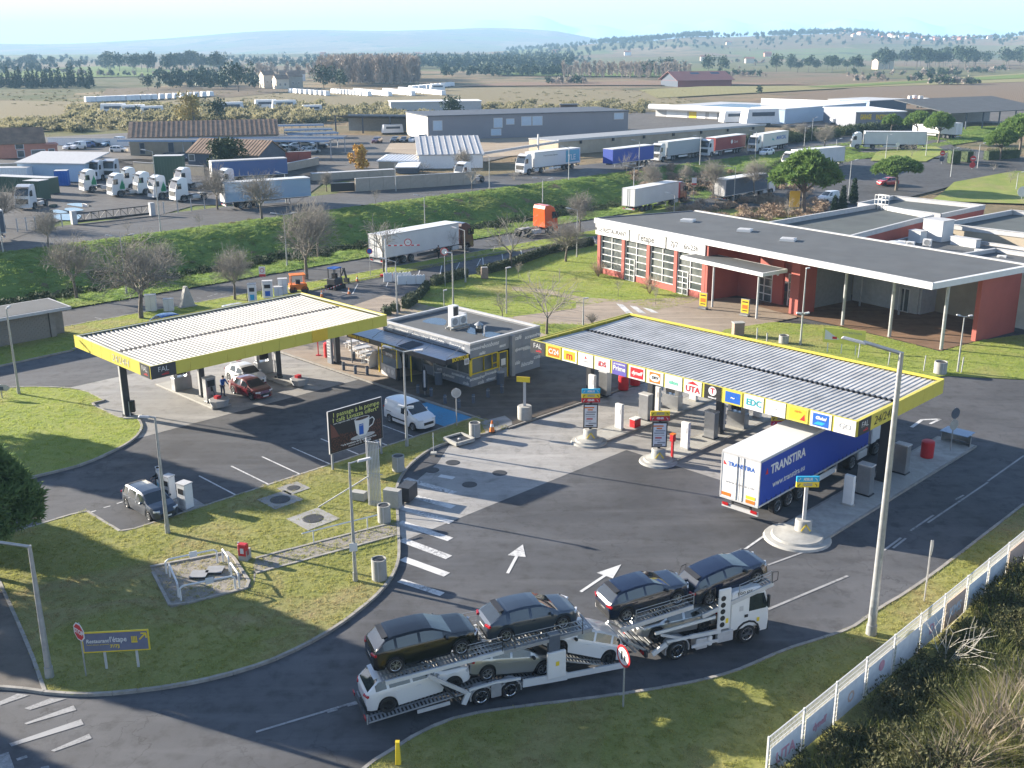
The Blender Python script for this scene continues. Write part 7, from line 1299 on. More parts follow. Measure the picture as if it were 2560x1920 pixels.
def obj(name, me, parent=None, loc=(0, 0, 0)):
    o = bpy.data.objects.new(name, me); COL.objects.link(o); o.location = loc
    if parent: o.parent = parent
    return o
def tubes(S, sides=3):                            # S: list of (p0, p1, r0, r1)
    A = np.array([s[0] for s in S]); B = np.array([s[1] for s in S]); r0 = np.array([s[2] for s in S]); r1 = np.array([s[3] for s in S]); d = B-A; d /= np.linalg.norm(d, axis=1, keepdims=True)+1e-9
    h = np.where(np.abs(d[:, 2:3]) < .9, [[0, 0, 1.]], [[1., 0, 0]]); u = np.cross(d, h); u /= np.linalg.norm(u, axis=1, keepdims=True)+1e-9; v = np.cross(d, u); V = []
    for P, r in ((A, r0), (B, r1)):
        for i in range(sides): a = 2*math.pi*i/sides; V.append(P+(u*math.cos(a)+v*math.sin(a))*r[:, None])
    V = np.stack(V, 1); n = len(S); base = np.arange(n)[:, None]*(2*sides); F = []
    for i in range(sides): j = (i+1) % sides; F.append(np.concatenate([base+i, base+j, base+sides+j, base+sides+i], 1))
    return V.reshape(-1, 3), np.concatenate(F)
def leaves(n, lobes, size, el=1.0, shell=.55, up=0.0):    # triangles spread through the outer part of the lobes
    L = np.array([l[0] for l in lobes], float); Rr = np.array([l[1] for l in lobes], float); w_ = Rr.prod(1)**.667; ix = RG.choice(len(lobes), n, p=w_/w_.sum())
    d = RG.normal(size=(n, 3)); d /= np.linalg.norm(d, axis=1, keepdims=True); rr = shell+(1-shell)*RG.rand(n, 1)**.5; C = L[ix]+d*rr*Rr[ix]
    a = d*.6+RG.normal(size=(n, 3))*.6; a[:, 2] += up; a /= np.linalg.norm(a, axis=1, keepdims=True); b = np.cross(a, RG.normal(size=(n, 3))); b /= np.linalg.norm(b, axis=1, keepdims=True)+1e-9; s = size*(.6+.8*RG.rand(n, 1))
    V = np.stack([C-b*s*.5, C+b*s*.5, C+a*s*el], 1).reshape(-1, 3); return V, np.arange(3*n).reshape(-1, 3)
def branch(S, p, d, L, r, lev, rg, tend=.25):
    n = 3 if lev > 1 else 2; q = p
    for i in range(n):
        d = d+rg.normal(size=3)*.13+np.array([0, 0, tend*.25]); d /= np.linalg.norm(d); e = q+d*L/n; r2 = r*(1-.3*(i+1)/n); S.append((q, e, r*(1-.3*i/n), r2)); q = e
        if lev > 0:
            for _ in range(2 if i < n-1 else 3):
                t = np.cross(d, rg.normal(size=3)); t /= np.linalg.norm(t)+1e-9; dd = d*.75+t*(.55+.3*rg.rand()); dd /= np.linalg.norm(dd); branch(S, q, dd, L*(.62+.2*rg.rand()), r2*.62, lev-1, rg, tend)
def bare_proto(seed, lev=4, trunk=2.0, L=2.0, nl=6, spread=.8, r=.17):
    rg = np.random.RandomState(seed); T_ = []; S = []; p = np.zeros(3); d = np.array([0, 0, 1.])
    for i in range(4): d = d+rg.normal(size=3)*.04; d /= np.linalg.norm(d); e = p+d*trunk/4; T_.append((p, e, r*(1.25-.1*i), r*(1.15-.1*i))); p = e
    for i in range(nl): a = 2*math.pi*i/nl+rg.rand()*.6; s = spread*(.6+.6*rg.rand()); dd = np.array([math.cos(a)*s, math.sin(a)*s, 1.]); dd /= np.linalg.norm(dd); branch(S, p, dd, L*(.85+.3*rg.rand()), r*.55, lev-1, rg)
    top = max(s[1][2] for s in S); S = [(a, b, max(.014, x), max(.011, y)) for a, b, x, y in S]; a = mesh_np('trunk', *tubes(T_, 7), 'bark'); b = mesh_np('crown', *tubes(S, 3), 'twig'); return a, b, top
BARE = [bare_proto(1), bare_proto(2, 4, 2.1, 2.1, 7, .9), bare_proto(3, 4, 1.8, 2.2, 6, .7), bare_proto(4, 3, 1.2, 1.7, 4, .8, .08), bare_proto(5, 3, 1.5, 1.5, 5, .7, .08)]
def bare(label, base, top_row, kind, wide=1.0, group=None, name='bare_tree'):
    hh = height(base, top_row) if top_row is not None else wide; tr, cr, H0 = BARE[kind]; o = E(name, label, 'tree', base, random.uniform(0, 6.28), group); s = hh/H0; o.scale = (s*wide*1.15, s*wide*1.15, s*1.15) if top_row is not None else (s, s, s); obj('trunk', tr, o); obj('crown', cr, o); return o
row = lambda r, y: (r*480+y/3.45625)/1.157324
for lab, b, t, kd, wd in [('round bare tree left of the biggest one on the lower verge', (0, 1, 665, 925), (1, 400), 0, .95), ('biggest bare tree in front of the lower road behind the left canopy', (0, 1, 1222, 1090), (1, 410), 1, 1.05), ('slender bare tree right behind the biggest one', (0, 1, 1437, 785), (1, 425), 2, .9), ('bare tree left of the blue topped charging stations', (0, 1, 2030, 930), (1, 490), 0, .9), ('tall bare tree left of the white trailer lorry', (1, 1, 437, 752), (1, 110), 2, .85), ('bare tree behind the tall one at the foot of the bank', (1, 1, 540, 560), (1, 95), 0, .8), ('thin bare tree beside the height gate', (1, 1, 1102, 690), (1, 245), 4, .8), ('young bare tree at the end of the white trailer', (1, 1, 1702, 525), (1, 325), 3, .8),
    ('bare tree on the restaurant lawn by the clipped hedge', (2, 1, 465, 600), (1, 240), 1, 1.0), ('leaning bare tree at the left end of the restaurant lawn', (1, 1, 2205, 655), (1, 215), 3, 1.2), ('bare tree behind the hooked lamp by the restaurant', (2, 1, 585, 350), (1, 10), 2, .9), ('multi stemmed bare tree behind the truck canopy corner', (2, 1, 300, 1225), (1, 745), 3, 1.2), ('bare shrub tree between shop and lawn path', (1, 1, 2130, 1120), (1, 880), 4, .9), ('staked sapling left on the restaurant lawn', (2, 1, 917, 905), (1, 755), 4, .5), ('staked sapling right on the restaurant lawn', (2, 1, 1240, 970), (1, 810), 4, .5), ('young tree in the left part of the restaurant lawn', (2, 1, 55, 745), (1, 610), 4, .6)]:
    bare(lab, k(*b, .08), row(*t), kd, wd)
for lab, b, t, kd, wd in [('bare tree in front of the yard puddles', (0, 1, 420, 492), (1, 160), 0, .8), ('young leafless tree before the yard gate', (0, 1, 1108, 368), (1, 245), 3, .7), ('sapling on the upper verge right of the gate', (0, 1, 1722, 322), (1, 190), 4, .6), ('bare tree hiding a white tractor in the yard', (0, 1, 1880, 155), (0, 1440), 1, .9), ('bare tree in front of the light blue trailer', (1, 1, 52, 242), (0, 1500), 0, 1.0), ('small bare tree right of the light blue trailer', (1, 1, 1036, 115), (0, 1640), 4, .7), ('bare tree before the black yard gate', (1, 0, 610, 1655), (0, 1480), 2, .9), ('small tree in front of the lone tractor', (1, 0, 1865, 1659), (0, 1440), 4, .8), ('small tree left of the TLE lorry', (2, 0, 15, 1622), (0, 1465), 4, .9), ('pale sapling before the blue curtain trailer', (2, 0, 990, 1505), (0, 1330), 3, .9), ('tree at the nose of the grey curtain lorry', (2, 0, 1270, 1412), (0, 1310), 3, .8), ('sapling before the grey curtain lorry', (2, 0, 1530, 1402), (0, 1300), 3, .8), ('sapling before the red curtain lorry', (2, 0, 2030, 1362), (0, 1250), 3, .8), ('round bare tree on the upper bank above the restaurant', (2, 0, 1190, 1690), (0, 1415), 0, .85), ('second round bare tree on the bank', (2, 0, 1500, 1610), (0, 1425), 1, .8), ('third round bare tree on the bank', (2, 0, 1740, 1690), (0, 1385), 2, .9), ('bare tree before the dark grey curtain lorry', (2, 0, 2090, 1670), (0, 1375), 1, .8),
    ('bare tree on the depot verge left of the white lorry', (3, 0, 490, 1290), (0, 1085), 1, 1.0), ('bare tree farther left on the depot verge', (3, 0, 285, 1220), (0, 1065), 0, 1.0), ('bare tree at the far left of the depot verge', (3, 0, 150, 1190), (0, 1075), 2, 1.0), ('low bare tree below the all white lorry', (3, 0, 1240, 1360), (0, 1240), 3, 1.4), ('bare tree between the far white barn and upper road', (1, 0, 1790, 1500), (0, 1290), 1, .9), ('bare bush tree along the concrete wall', (1, 0, 1440, 1500), (0, 1400), 3, 1.5), ('bare tree at the right edge lawn', (3, 0, 2090, 1610), (0, 1470), 3, 1.1), ('small bare tree near the right edge bushes', (3, 0, 1940, 1540), (0, 1410), 3, .9), ('bare tree at the left frame edge of the yard', (0, 1, 40, 320), (0, 1620), 1, 1.1), ('bare tree at the restaurant rear left', (2, 1, 1755, 130), (0, 1600), 3, .9), ('bare tree by the rear wing of the restaurant', (3, 1, 175, 240), (1, 60), 3, 1.0)]:
    z = 3.0 if not (b[0] == 2 and b[3] > 1580) else 1.6
    if b[0] == 3 and b[3] > 1400 or b[1] == 1 and b[0] > 1: z = .5
    bare(lab, kt(*b) if b[:2] == (3, 0) else k(*b, z), row(*t), kd, wd)
# umbrella pines
def pine_proto(seed, nl, nleaf, size, m, H=8., Rx=4., thick=1.5, base=.55, el=2.2):
    rg = np.random.RandomState(seed); lob = []
    for i in range(nl):
        a = rg.rand()*6.283; u = math.sqrt(rg.rand()); r_ = Rx*.85*u; zt = H-thick*.5-(H*(1-base))*(u**2)*.62; s = .55+.45*rg.rand(); lob.append(((math.cos(a)*r_, math.sin(a)*r_, zt-.4*rg.rand()), (s*Rx*.26, s*Rx*.26, s*Rx*.20)))
    V, F = leaves(nleaf, lob, size, el, .6, .35); S = [(np.zeros(3), np.array([.15, .1, H*base*.75]), .26, .19)]; p = S[0][1]
    for i in range(8): l = lob[i*len(lob)//8][0]; mid = p*.5+np.array(l)*.5+np.array([0, 0, -.3]); S.append((p, mid, .13, .09)); S.append((mid, np.array(l), .09, .04))
    return mesh_np('trunk', *tubes(S, 7), 'bark'), mesh_np('crown', V, F, m), H
PINE = [pine_proto(21, 90, 15000, .26, 'needles'), pine_proto(22, 80, 13000, .26, 'needles', Rx=3.6, base=.45), pine_proto(23, 110, 38000, .16, 'needles_near', H=11, Rx=4.6, thick=3, base=.18, el=3)]
def pine(label, base, hh, kd, wide=1.0, group=None): tr, cr, H0 = PINE[kd]; o = E('umbrella_pine', label, 'tree', base, random.uniform(0, 6), group); s = hh/H0; o.scale = (s*wide, s*wide, s); obj('trunk', tr, o); obj('crown', cr, o); return o
b = k(3, 1, 310, 195, .3); pine('largest umbrella pine behind the restaurant rear wings', b, height(b, row(0, 1290)), 1, 1.15); b = kt(3, 0, 1105, 1659); pine('flat topped umbrella pine on the rear lawn to the right', b, height(b, row(0, 1350)), 0, 1.4)
for lab, x, y, t, w_ in [('leftmost of the three pines before the garage', 1060, 1165, 985, 1.0), ('middle of the three pines before the garage', 1290, 1200, 960, 1.05), ('right pine of the three with visible trunk', 1470, 1245, 965, .95), ('pine with bright crown at the right frame edge', 2000, 1395, 1105, .95), ('upper pine touching the right frame edge', 2170, 1340, 985, 1.1)]: b = kt(3, 0, x, y); pine(lab, b, height(b, row(0, t)), 0, w_)
pine('dense dark pine at the left frame edge beside the parking entry', Vector((-27.8, 50.2, .1)), 8.1, 2, 1.08)
for x, y, h_, w_ in [(-48, 74.2, 13, .7), (-41.8, 53.7, 17, .55), (-44.8, 61.6, 10, .72), (-45.6, 45, 13, .6), (-52, 48, 12, .7)]: pine('pine of the row standing left of the station outside the view', Vector((x, y, 0)), h_, 2, w_, 'pines left of the station')
b = k(0, 0, 1950, 1500, 3.1); o = E('evergreen_oak', 'dark round evergreen tree beside the slate workshop', 'tree', b); hh = height(b, row(0, 1205)); V, F = leaves(6000, [((RG.normal()*1.2*hh/7, RG.normal()*1.2*hh/7, hh*(.35+.5*RG.rand())), (hh*.2,)*3) for _ in range(30)], .3, 1.2); obj('crown', mesh_np('crown', V, F, 'scrub_dark'), o); obj('trunk', mesh_np('trunk', *tubes([(np.zeros(3), np.array([0, 0, hh*.4]), .25, .2)], 6), 'bark'), o)
b = k(1, 0, 900, 1460, 3.1); o = E('autumn_tree', 'golden yellow autumn tree in the scrapyard', 'tree', b); hh = height(b, row(0, 1255)); V, F = leaves(3800, [((RG.normal()*.13*hh, RG.normal()*.13*hh, hh*(.12+.8*RG.rand()**1.2)), (hh*.13, hh*.13, hh*.12)) for _ in range(40)], .3, 1.2, .3); obj('crown', mesh_np('crown', V, F, 'autumn'), o); obj('trunk', mesh_np('trunk', *tubes([(np.zeros(3), np.array([0, 0, hh*.6]), .15, .06)], 6), 'bark'), o)
for lab, p, s, m in [('brown twiggy bush at the left end of the restaurant front', (2, 1, 745, 735), 2.0, 'rust'), ('tan twiggy bush in front of the restaurant doors', (2, 1, 1190, 880), 2.2, 'rust'), ('low bare bush behind the truck canopy corner', (2, 1, 690, 1140), 1.1, 'twig')]:
    o = E('bush', lab, 'bush', k(*p, .05)); S = []; rg = np.random.RandomState(int(s*10))
    for i in range(26): a = rg.rand()*6.28; d = np.array([math.cos(a)*.6, math.sin(a)*.6, 1.1]); branch(S, np.zeros(3), d/np.linalg.norm(d), s*.6, .03, 1, rg)
    obj('twigs', mesh_np('twigs', *tubes([(a, b, max(.012, x), .010) for a, b, x, y in S], 3), m), o)
for lab, p, t in [('left cypress shrub beside the rear parking', (3, 1, 640, 165), 0), ('right cypress shrub beside the rear parking', (3, 1, 735, 90), 0), ('small cypress shrub left of the pair', (3, 1, 570, 165), 1)]: o = E('cypress_shrub', lab, 'shrub', k(*p, .3)); s = .6 if t else 1; V, F = leaves(1800, [((0, 0, (.5+i*.6)*s), (.75*s*(1-i*.13), .75*s*(1-i*.13), .6*s)) for i in range(6)], .16, 2, .6, .6); obj('foliage', mesh_np('foliage', V, F, 'cypress_leaf'), o); obj('stem', mesh_np('stem', *tubes([(np.zeros(3), np.array([0, 0, 2.]), .08, .05)], 5), 'bark'), o)
# clipped hedges
def hedge(label, pts, h=1.15, w_=1.1, m='hedge_leaf', n=900, nm='hedge'):
    P = [Vector((p[0], p[1], 0)) for p in pts]; lob = []
    for a, b in zip(P, P[1:]):
        L = (b-a).length
        for i in range(max(1, int(L/.45))): c = a.lerp(b, (i+.5)/max(1, int(L/.45))); lob += [((c.x, c.y, h*.42), (w_*.5, w_*.5, h*.5)), ((c.x, c.y, h*.62), (w_*.48, w_*.48, h*.4))]
    V, F = leaves(n*len(lob)//8, lob, .12, 1.3, .75); c = P[0]; V = V-np.array([c.x, c.y, 0]); o = E(nm, label, 'hedge', (c.x, c.y, tz(c.x, c.y))); obj('foliage', mesh_np('foliage', V, F, m), o); S = MB()
    for a, b in zip(P, P[1:]): S.bar((a-c)+Vector((0, 0, h*.42)), (b-c)+Vector((0, 0, h*.42)), w_*.7, h*.7, m)
    S.build('inner_growth', o); return o
hedge('clipped round bush left of the lamp at the canopy corner', [k(1, 1, 1100, 1070), k(1, 1, 1160, 1065)]); hedge('clipped round bush right of the lamp at the canopy corner', [k(1, 1, 1195, 1045), k(1, 1, 1215, 1035)]); hedge('clipped hedge piece with wire gate beside the shop lawn', [k(1, 1, 1290, 1015), k(1, 1, 1370, 960)], 1.4); hedge('narrow hedge piece climbing to the corner of the lawn', [k(1, 1, 1400, 940), k(1, 1, 1480, 850)], 1.2, .7); hedge('clipped hedge along the middle parking in front of the shop lawn', [k(1, 1, 1530, 815), k(1, 1, 1810, 740)], 1.25); hedge('long clipped hedge running to the restaurant corner', [k(1, 1, 1930, 725), k(1, 1, 2212, 650), k(2, 1, 300, 540), k(2, 1, 690, 465)], 1.2)
hedge('round clipped bush right of the no entry sign', [kt(3, 0, 1560, 1430), kt(3, 0, 1640, 1430)], 3.6, 3.2, 'scrub_dark', 700); hedge('round clipped bush left of the red sign pair', [kt(3, 0, 1690, 1410), kt(3, 0, 1740, 1405)], 3, 2.6, 'scrub_dark', 700); hedge('long hedge on the right lawn', [kt(3, 0, 1880, 1390), kt(3, 0, 2150, 1370)], 2.6, 2, 'scrub_dark', 700)
# ---------------------------------------------------------------- joined growth nobody could count
def scatter(name, V0, F0, pts, m, s0=.8, s1=1.2, zs=1.0, cat='growth', label=None):
    n = len(pts); P = np.array(pts, float); a = RG.rand(n)*6.283; s = (s0+(s1-s0)*RG.rand(n)); c, d = np.cos(a)*s, np.sin(a)*s; X_ = V0[None, :, 0]*c[:, None]-V0[None, :, 1]*d[:, None]+P[:, 0:1]; Y_ = V0[None, :, 0]*d[:, None]+V0[None, :, 1]*c[:, None]+P[:, 1:2]; Z_ = V0[None, :, 2]*(s*zs)[:, None]+P[:, 2:3]
    V = np.stack([X_, Y_, Z_], -1).reshape(-1, 3); F = (F0[None]+np.arange(n)[:, None, None]*len(V0)).reshape(-1, F0.shape[1]); o = obj(name, mesh_np(name, V, F, m)); return tag(o, label, cat if label else None, kind='stuff')
def bushproto(n, r, h, size, el=1.2, nl=7): return leaves(n, [((RG.normal()*r*.45, RG.normal()*r*.45, h*(.3+.4*RG.rand())), (r*.5, r*.5, h*.35)) for _ in range(nl)], size, el, .3, .3)
BUSH = bushproto(520, 1.2, 1.4, .11, 2.6, 12); FBUSH = bushproto(200, 2.6, 2.0, .6)
def ptsT(n, fn):
    out = []
    for _ in range(n): x, y = fn(); out.append((x, y, tz(x, y)))
    return out
U = lambda a, b: RG.uniform(a, b)
scatter('undergrowth', *BUSH, ptsT(420, lambda: tuple(st(U(20, 210), 118.6+RG.normal()*1.1))[:2]), 'scrub_dark', .5, 1.1, .7, label='dark brambles in the ditch at the foot of the grass bank', cat='undergrowth')
scatter('undergrowth', *BUSH, ptsT(230, lambda: tuple(k(2, 1, U(1350, 2700), U(-30, 250), 0))[:2] if RG.rand() < .7 else tuple(k(2, 0, U(1000, 2212), U(1560, 1659), .5))[:2]), 'rust', .5, 1.2, .8, label='rust brown brambles between the lorries and the restaurant', cat='undergrowth')
scatter('undergrowth', *BUSH, ptsT(200, lambda: tuple(st(U(20, 320), U(117, 123) if RG.rand() < .4 else 132.4+RG.normal()*.5))[:2]), 'scrub', .15, .4, .6, label='dry weeds scattered over the grass bank', cat='weeds')
scatter('undergrowth', *BUSH, ptsT(260, lambda: (lambda q: (q.x, q.y))(st(U(185, 335), 147.5+RG.normal()*1.2-3.2*1))), 'scrub_dark', .9, 1.9, 1.1, label='dark ivy and shrubs along the tan wall behind the lorries', cat='undergrowth')
FB = lambda n, x0, x1, y0, y1, z=3: [(lambda p: (p.x, p.y, tz(p.x, p.y)))(g(U(x0, x1), U(y0, y1), z)) for _ in range(n)]
scatter('scrub_belt', *FBUSH, FB(420, 150, 940, 234, 268), 'scrub', .6, 1.5, label='olive scrub and reeds between the yards and the fields', cat='scrub'); scatter('scrub_belt', *FBUSH, FB(120, -20, 320, 262, 285)+FB(120, 950, 1400, 226, 248), 'scrub', .5, 1.2, label='pale scrub behind the tile roofed sheds', cat='scrub'); scatter('scrub_belt', *FBUSH, FB(260, 0, 700, 196, 230)+FB(160, 1060, 1500, 196, 232), 'scrub', .12, .4, label='rough weeds over the fallow fields', cat='scrub')
# far woods, joined
def lob_tree(n, h, r, size, nl=9, base=.3): return leaves(n, [((RG.normal()*r*.42, RG.normal()*r*.42, h*(base+(1-base)*.85*RG.rand())), (r*.45, r*.45, h*.16)) for _ in range(nl)], size, 1.1, .4)
FPINE = lob_tree(170, 13, 5, 1.7); FPOP = leaves(190, [((RG.normal()*.5, RG.normal()*.5, 2+11*RG.rand()), (1.0, 1.0, 1.6)) for _ in range(12)], .55, 4.5, .2, 1.6)
scatter('woods', *FPINE, FB(430, 735, 1235, 133, 150, 3), 'needles_far', .7, 1.3, label='long pine wood on the low hill in the middle distance', cat='woods'); scatter('woods', *FPOP, FB(330, 690, 905, 168, 188, 3), 'poplar_twig', .8, 1.3, label='leafless poplar plantation behind the caravans', cat='woods'); scatter('woods', *FPOP, FB(170, 1215, 1490, 160, 172, 3)+FB(60, 520, 700, 160, 176), 'poplar_twig', .5, .85, label='row of bare ivy clad trees beyond the fields', cat='woods')
def ridgepts(n, x0, x1, d0, d1): 
    out = []
    for _ in range(n): a = (U(x0, x1)-1106)/2306; y = U(d0, d1); out.append((a*y, y, tz(a*y, y)))
    return out
scatter('woods', *FPINE, ridgepts(900, 1100, 2700, 2300, 3500), 'needles_far', .5, 1.2, label='scattered dark trees on the hills at the right', cat='woods'); scatter('woods', *FPINE, ridgepts(420, -250, 1200, 1250, 2300), 'needles_far', .5, 1.1, label='tree lines across the hazy plain at the left', cat='woods'); scatter('woods', *FPINE, ridgepts(300, 1290, 1520, 2900, 3150)+ridgepts(220, 1640, 1960, 2950, 3150), 'needles_far', .7, 1.4, label='wooded crest lines of the right hills', cat='woods'); scatter('woods', *FPINE, FB(90, 955, 1230, 158, 168)+FB(60, 1105, 1275, 128, 140), 'needles_far', .4, .9, label='dark tree belt right of the poplars', cat='woods'); scatter('woods', *FPINE, FB(70, 340, 560, 176, 196)+FB(50, -40, 110, 150, 160), 'needles_far', .4, 1.0, label='trees round the farm at the left', cat='woods')
hp = []
for _ in range(26):
    x0, y0, y1 = U(-60, 2150), U(118, 186), U(-4, 4); w_ = U(60, 260); hp += [gt(x0+w_*U(0, 1), y0+y1*U(0, 1)+U(-.6, .6)) for _ in range(26)]
hp = [p for p in hp if 550 < p.y < 6000]
scatter('hedgerow', *FPINE, [tuple(p) for p in hp[::2]], 'needles_far', .2, .55, label='dark hedgerows between the far fields', cat='hedgerow'); scatter('hedgerow', *FPINE, [tuple(p) for p in hp[1::2]], 'poplar_twig', .2, .5, label='bare brown hedgerows between the far fields', cat='hedgerow')
# far single trees
FME = [mesh_np('far_tree', *lob_tree(700, 17, 7, 1.3, 16, .45), 'needles_far') for _ in range(3)]; CME = mesh_np('far_cypress', *leaves(260, [((0, 0, 1+i*1.1), (1.5-.14*i, 1.5-.14*i, 1.2)) for i in range(9)], .8, 1.8, .5, .6), 'cypress_leaf')
TRK = mesh_np('trunk', *tubes([(np.zeros(3), np.array([0, 0, 9.]), .4, .25), (np.array([0, 0, 6.]), np.array([2., 0, 10.]), .2, .12), (np.array([0, 0, 6.]), np.array([-2., 1, 10.]), .2, .12)], 5), 'bark')
def fartree(nm, me, label, p, s, group, trunk=True):
    o = E(nm, label, 'tree', p, random.uniform(0, 6), group); o.scale = (s, s, s); obj('crown', me, o)
    if trunk: obj('trunk', TRK, o)
for i in range(34): p = gt(U(1890, 2260), U(140, 151)); fartree('far_pine', FME[i % 3], 'big umbrella pine in the wood edge at the upper right', p, U(.8, 1.25), 'pines of the upper right wood')
for i in range(26): p = gt(U(228, 482), U(148, 160)); fartree('far_pine', FME[i % 3], 'tall pine of the dark grove at the upper left', p, U(.8, 1.2), 'pines of the upper left grove')
for i in range(15): p = gt(U(1670, 1870), U(148, 157)); fartree('far_pine', FME[i % 3], 'pine in the loose row above the green field at the right', p, U(.5, 1.0), 'pines above the green field')
for i in range(9): p = gt(U(40, 125), U(142, 150)); fartree('far_pine', FME[i % 3], 'pine of the small clump at the far left', p, U(.6, 1.0), 'pines of the far left clump')
for i in range(24): p = gt(-20+9.5*i+U(-2, 2), U(186, 192)); fartree('far_cypress', CME, 'dark cypress in the line across the left fields', p, U(.8, 1.3), 'cypress line at the left', False)
for lab, x, y, s in [('lone round tree left of the farm houses', 320, 196, .5), ('pair tree left beside the far red roofed barn', 1400, 168, .7), ('pine left behind the far red roofed barn', 1440, 160, .8), ('pine behind the ridge of the far red roofed barn', 1530, 160, .9), ('pine right of the barn ridge', 1560, 158, .85), ('dark tree beside the farm house wall', 700, 198, .8), ('dark tree in front of the farm house', 735, 196, .65), ('tree left of the farm house gable', 515, 200, .9), ('dark bush in the scrub belt left of the white van', 470, 268, .45), ('dark bush behind the open shed', 975, 262, .45)]: fartree('far_tree', FME[1], lab, gt(x, y), s, None)
b = gt(420, 270); o = E('autumn_tree', 'yellow leaved tree in the scrub belt left of the white caravan', 'tree', b); V, F = leaves(1600, [((RG.normal()*2.5, RG.normal()*2, 2+7*RG.rand()), (1.5, 1.5, 1.6)) for _ in range(22)], .5, 1.5, .2); obj('crown', mesh_np('crown', V, F, leafmat('yellow_leaf', (.26, .22, .07), (.38, .30, .10))), o); obj('trunk', TRK, o)
# ---------------------------------------------------------------- thicket beyond the fence, bottom right
def blades(n, r, h, w_=.03, lean=.5):
    a = RG.rand(n)*6.283; q = r*np.sqrt(RG.rand(n)); b = np.stack([np.cos(a)*q, np.sin(a)*q, np.zeros(n)], 1); a2 = a+RG.normal(size=n)*.6; l = lean*(.3+RG.rand(n)); hh = h*(.55+.6*RG.rand(n)); m = b+np.stack([np.cos(a2)*l*hh*.25, np.sin(a2)*l*hh*.25, hh*.6], 1); t = b+np.stack([np.cos(a2)*l*hh*.75, np.sin(a2)*l*hh*.75, hh*.95], 1); s = np.stack([-np.sin(a2), np.cos(a2), np.zeros(n)], 1)*w_
    V = np.stack([b-s*.5, b+s*.5, m+s*.5, m-s*.5, t, t], 1).reshape(-1, 3); i = np.arange(n)[:, None]*6; return V, np.concatenate([np.concatenate([i, i+1, i+2, i+3], 1), np.concatenate([i+3, i+2, i+4, i+5], 1)])
def fpt():
    while 1:
        p = st(U(24, 85), U(2, 16.2)); q = proj(p)
        if not (q[0] > 2080 and q[1] > 1560): return p.x, p.y
NB = leaves(1300, [((RG.normal()*.6, RG.normal()*.6, .3+.9*RG.rand()), (.42, .42, .4)) for _ in range(16)], .065, 2.2, .1, .5)
scatter('undergrowth', *NB, [(*q, -.45 if to_st(q)[1] > 13.5 else -.2) for q in [fpt() for _ in range(640)]], 'bush_near', .75, 1.25, label='dark tangled shrubs beyond the mesh fence', cat='undergrowth'); scatter('undergrowth', *NB, [(*tuple(st(U(24, 80), U(13, 16.4)))[:2], -.1) for _ in range(90)], 'scrub', .2, .5, label='olive and brown weeds beyond the mesh fence', cat='undergrowth'); scatter('weeds', *blades(90, .6, 1.15, .018), [(*fpt(), 0) for _ in range(620)], 'reed', .7, 1.3, label='tall grass tangled through the shrubs beyond the fence', cat='weeds')
GM = [mesh_np('leaves', *blades(1200, 1.0, 1.15, .016, 1.3), 'reed') for _ in range(2)]; PM = [mesh_np('plumes', *blades(130, .65, 1.55, .035, .8), 'plume') for _ in range(2)]
for i, (x, y) in enumerate([(2120, 1590), (2170, 1550), (2205, 1510), (2100, 1650), (2160, 1650), (2210, 1610), (2070, 1690), (2225, 1560), (2040, 1700), (2240, 1640), (2150, 1610), (2190, 1690)]):
    o = E('grass_clump', ['tall plumed grass clump left of the corner group', 'tall plumed grass clump in the middle of the corner group', 'plumed grass clump at the upper end of the corner group', 'plumed grass clump nearest the bottom edge', 'bright grass clump in the corner', 'grass clump at the right frame edge', 'low grass clump at the bottom edge', 'upper plumed clump at the right edge', 'plumed clump farthest left along the bottom', 'clump cut by the right frame edge', 'plumed clump standing against the dark shrubs', 'clump between two plumed ones in the corner'][i], 'grass clump', g(x, y, 0)+Vector((0, 0, 0)), i); s = random.uniform(1., 1.4); o.scale = (s, s, s); obj('leaves', GM[i % 2], o); obj('plumes', PM[i % 2], o)
S = []; rg = np.random.RandomState(3)
for i in range(9): d = np.array([rg.normal()*.5, rg.normal()*.5, 1.]); branch(S, np.zeros(3), d/np.linalg.norm(d), 1.6, .02, 1, rg)
o = E('dry_shrub', 'pale dry twiggy shrub among the dark thicket', 'shrub', g(2040, 1440, .2)); obj('twigs', mesh_np('twigs', *tubes(S, 3), M('pale_twig', (.5, .47, .4), .9)), o)
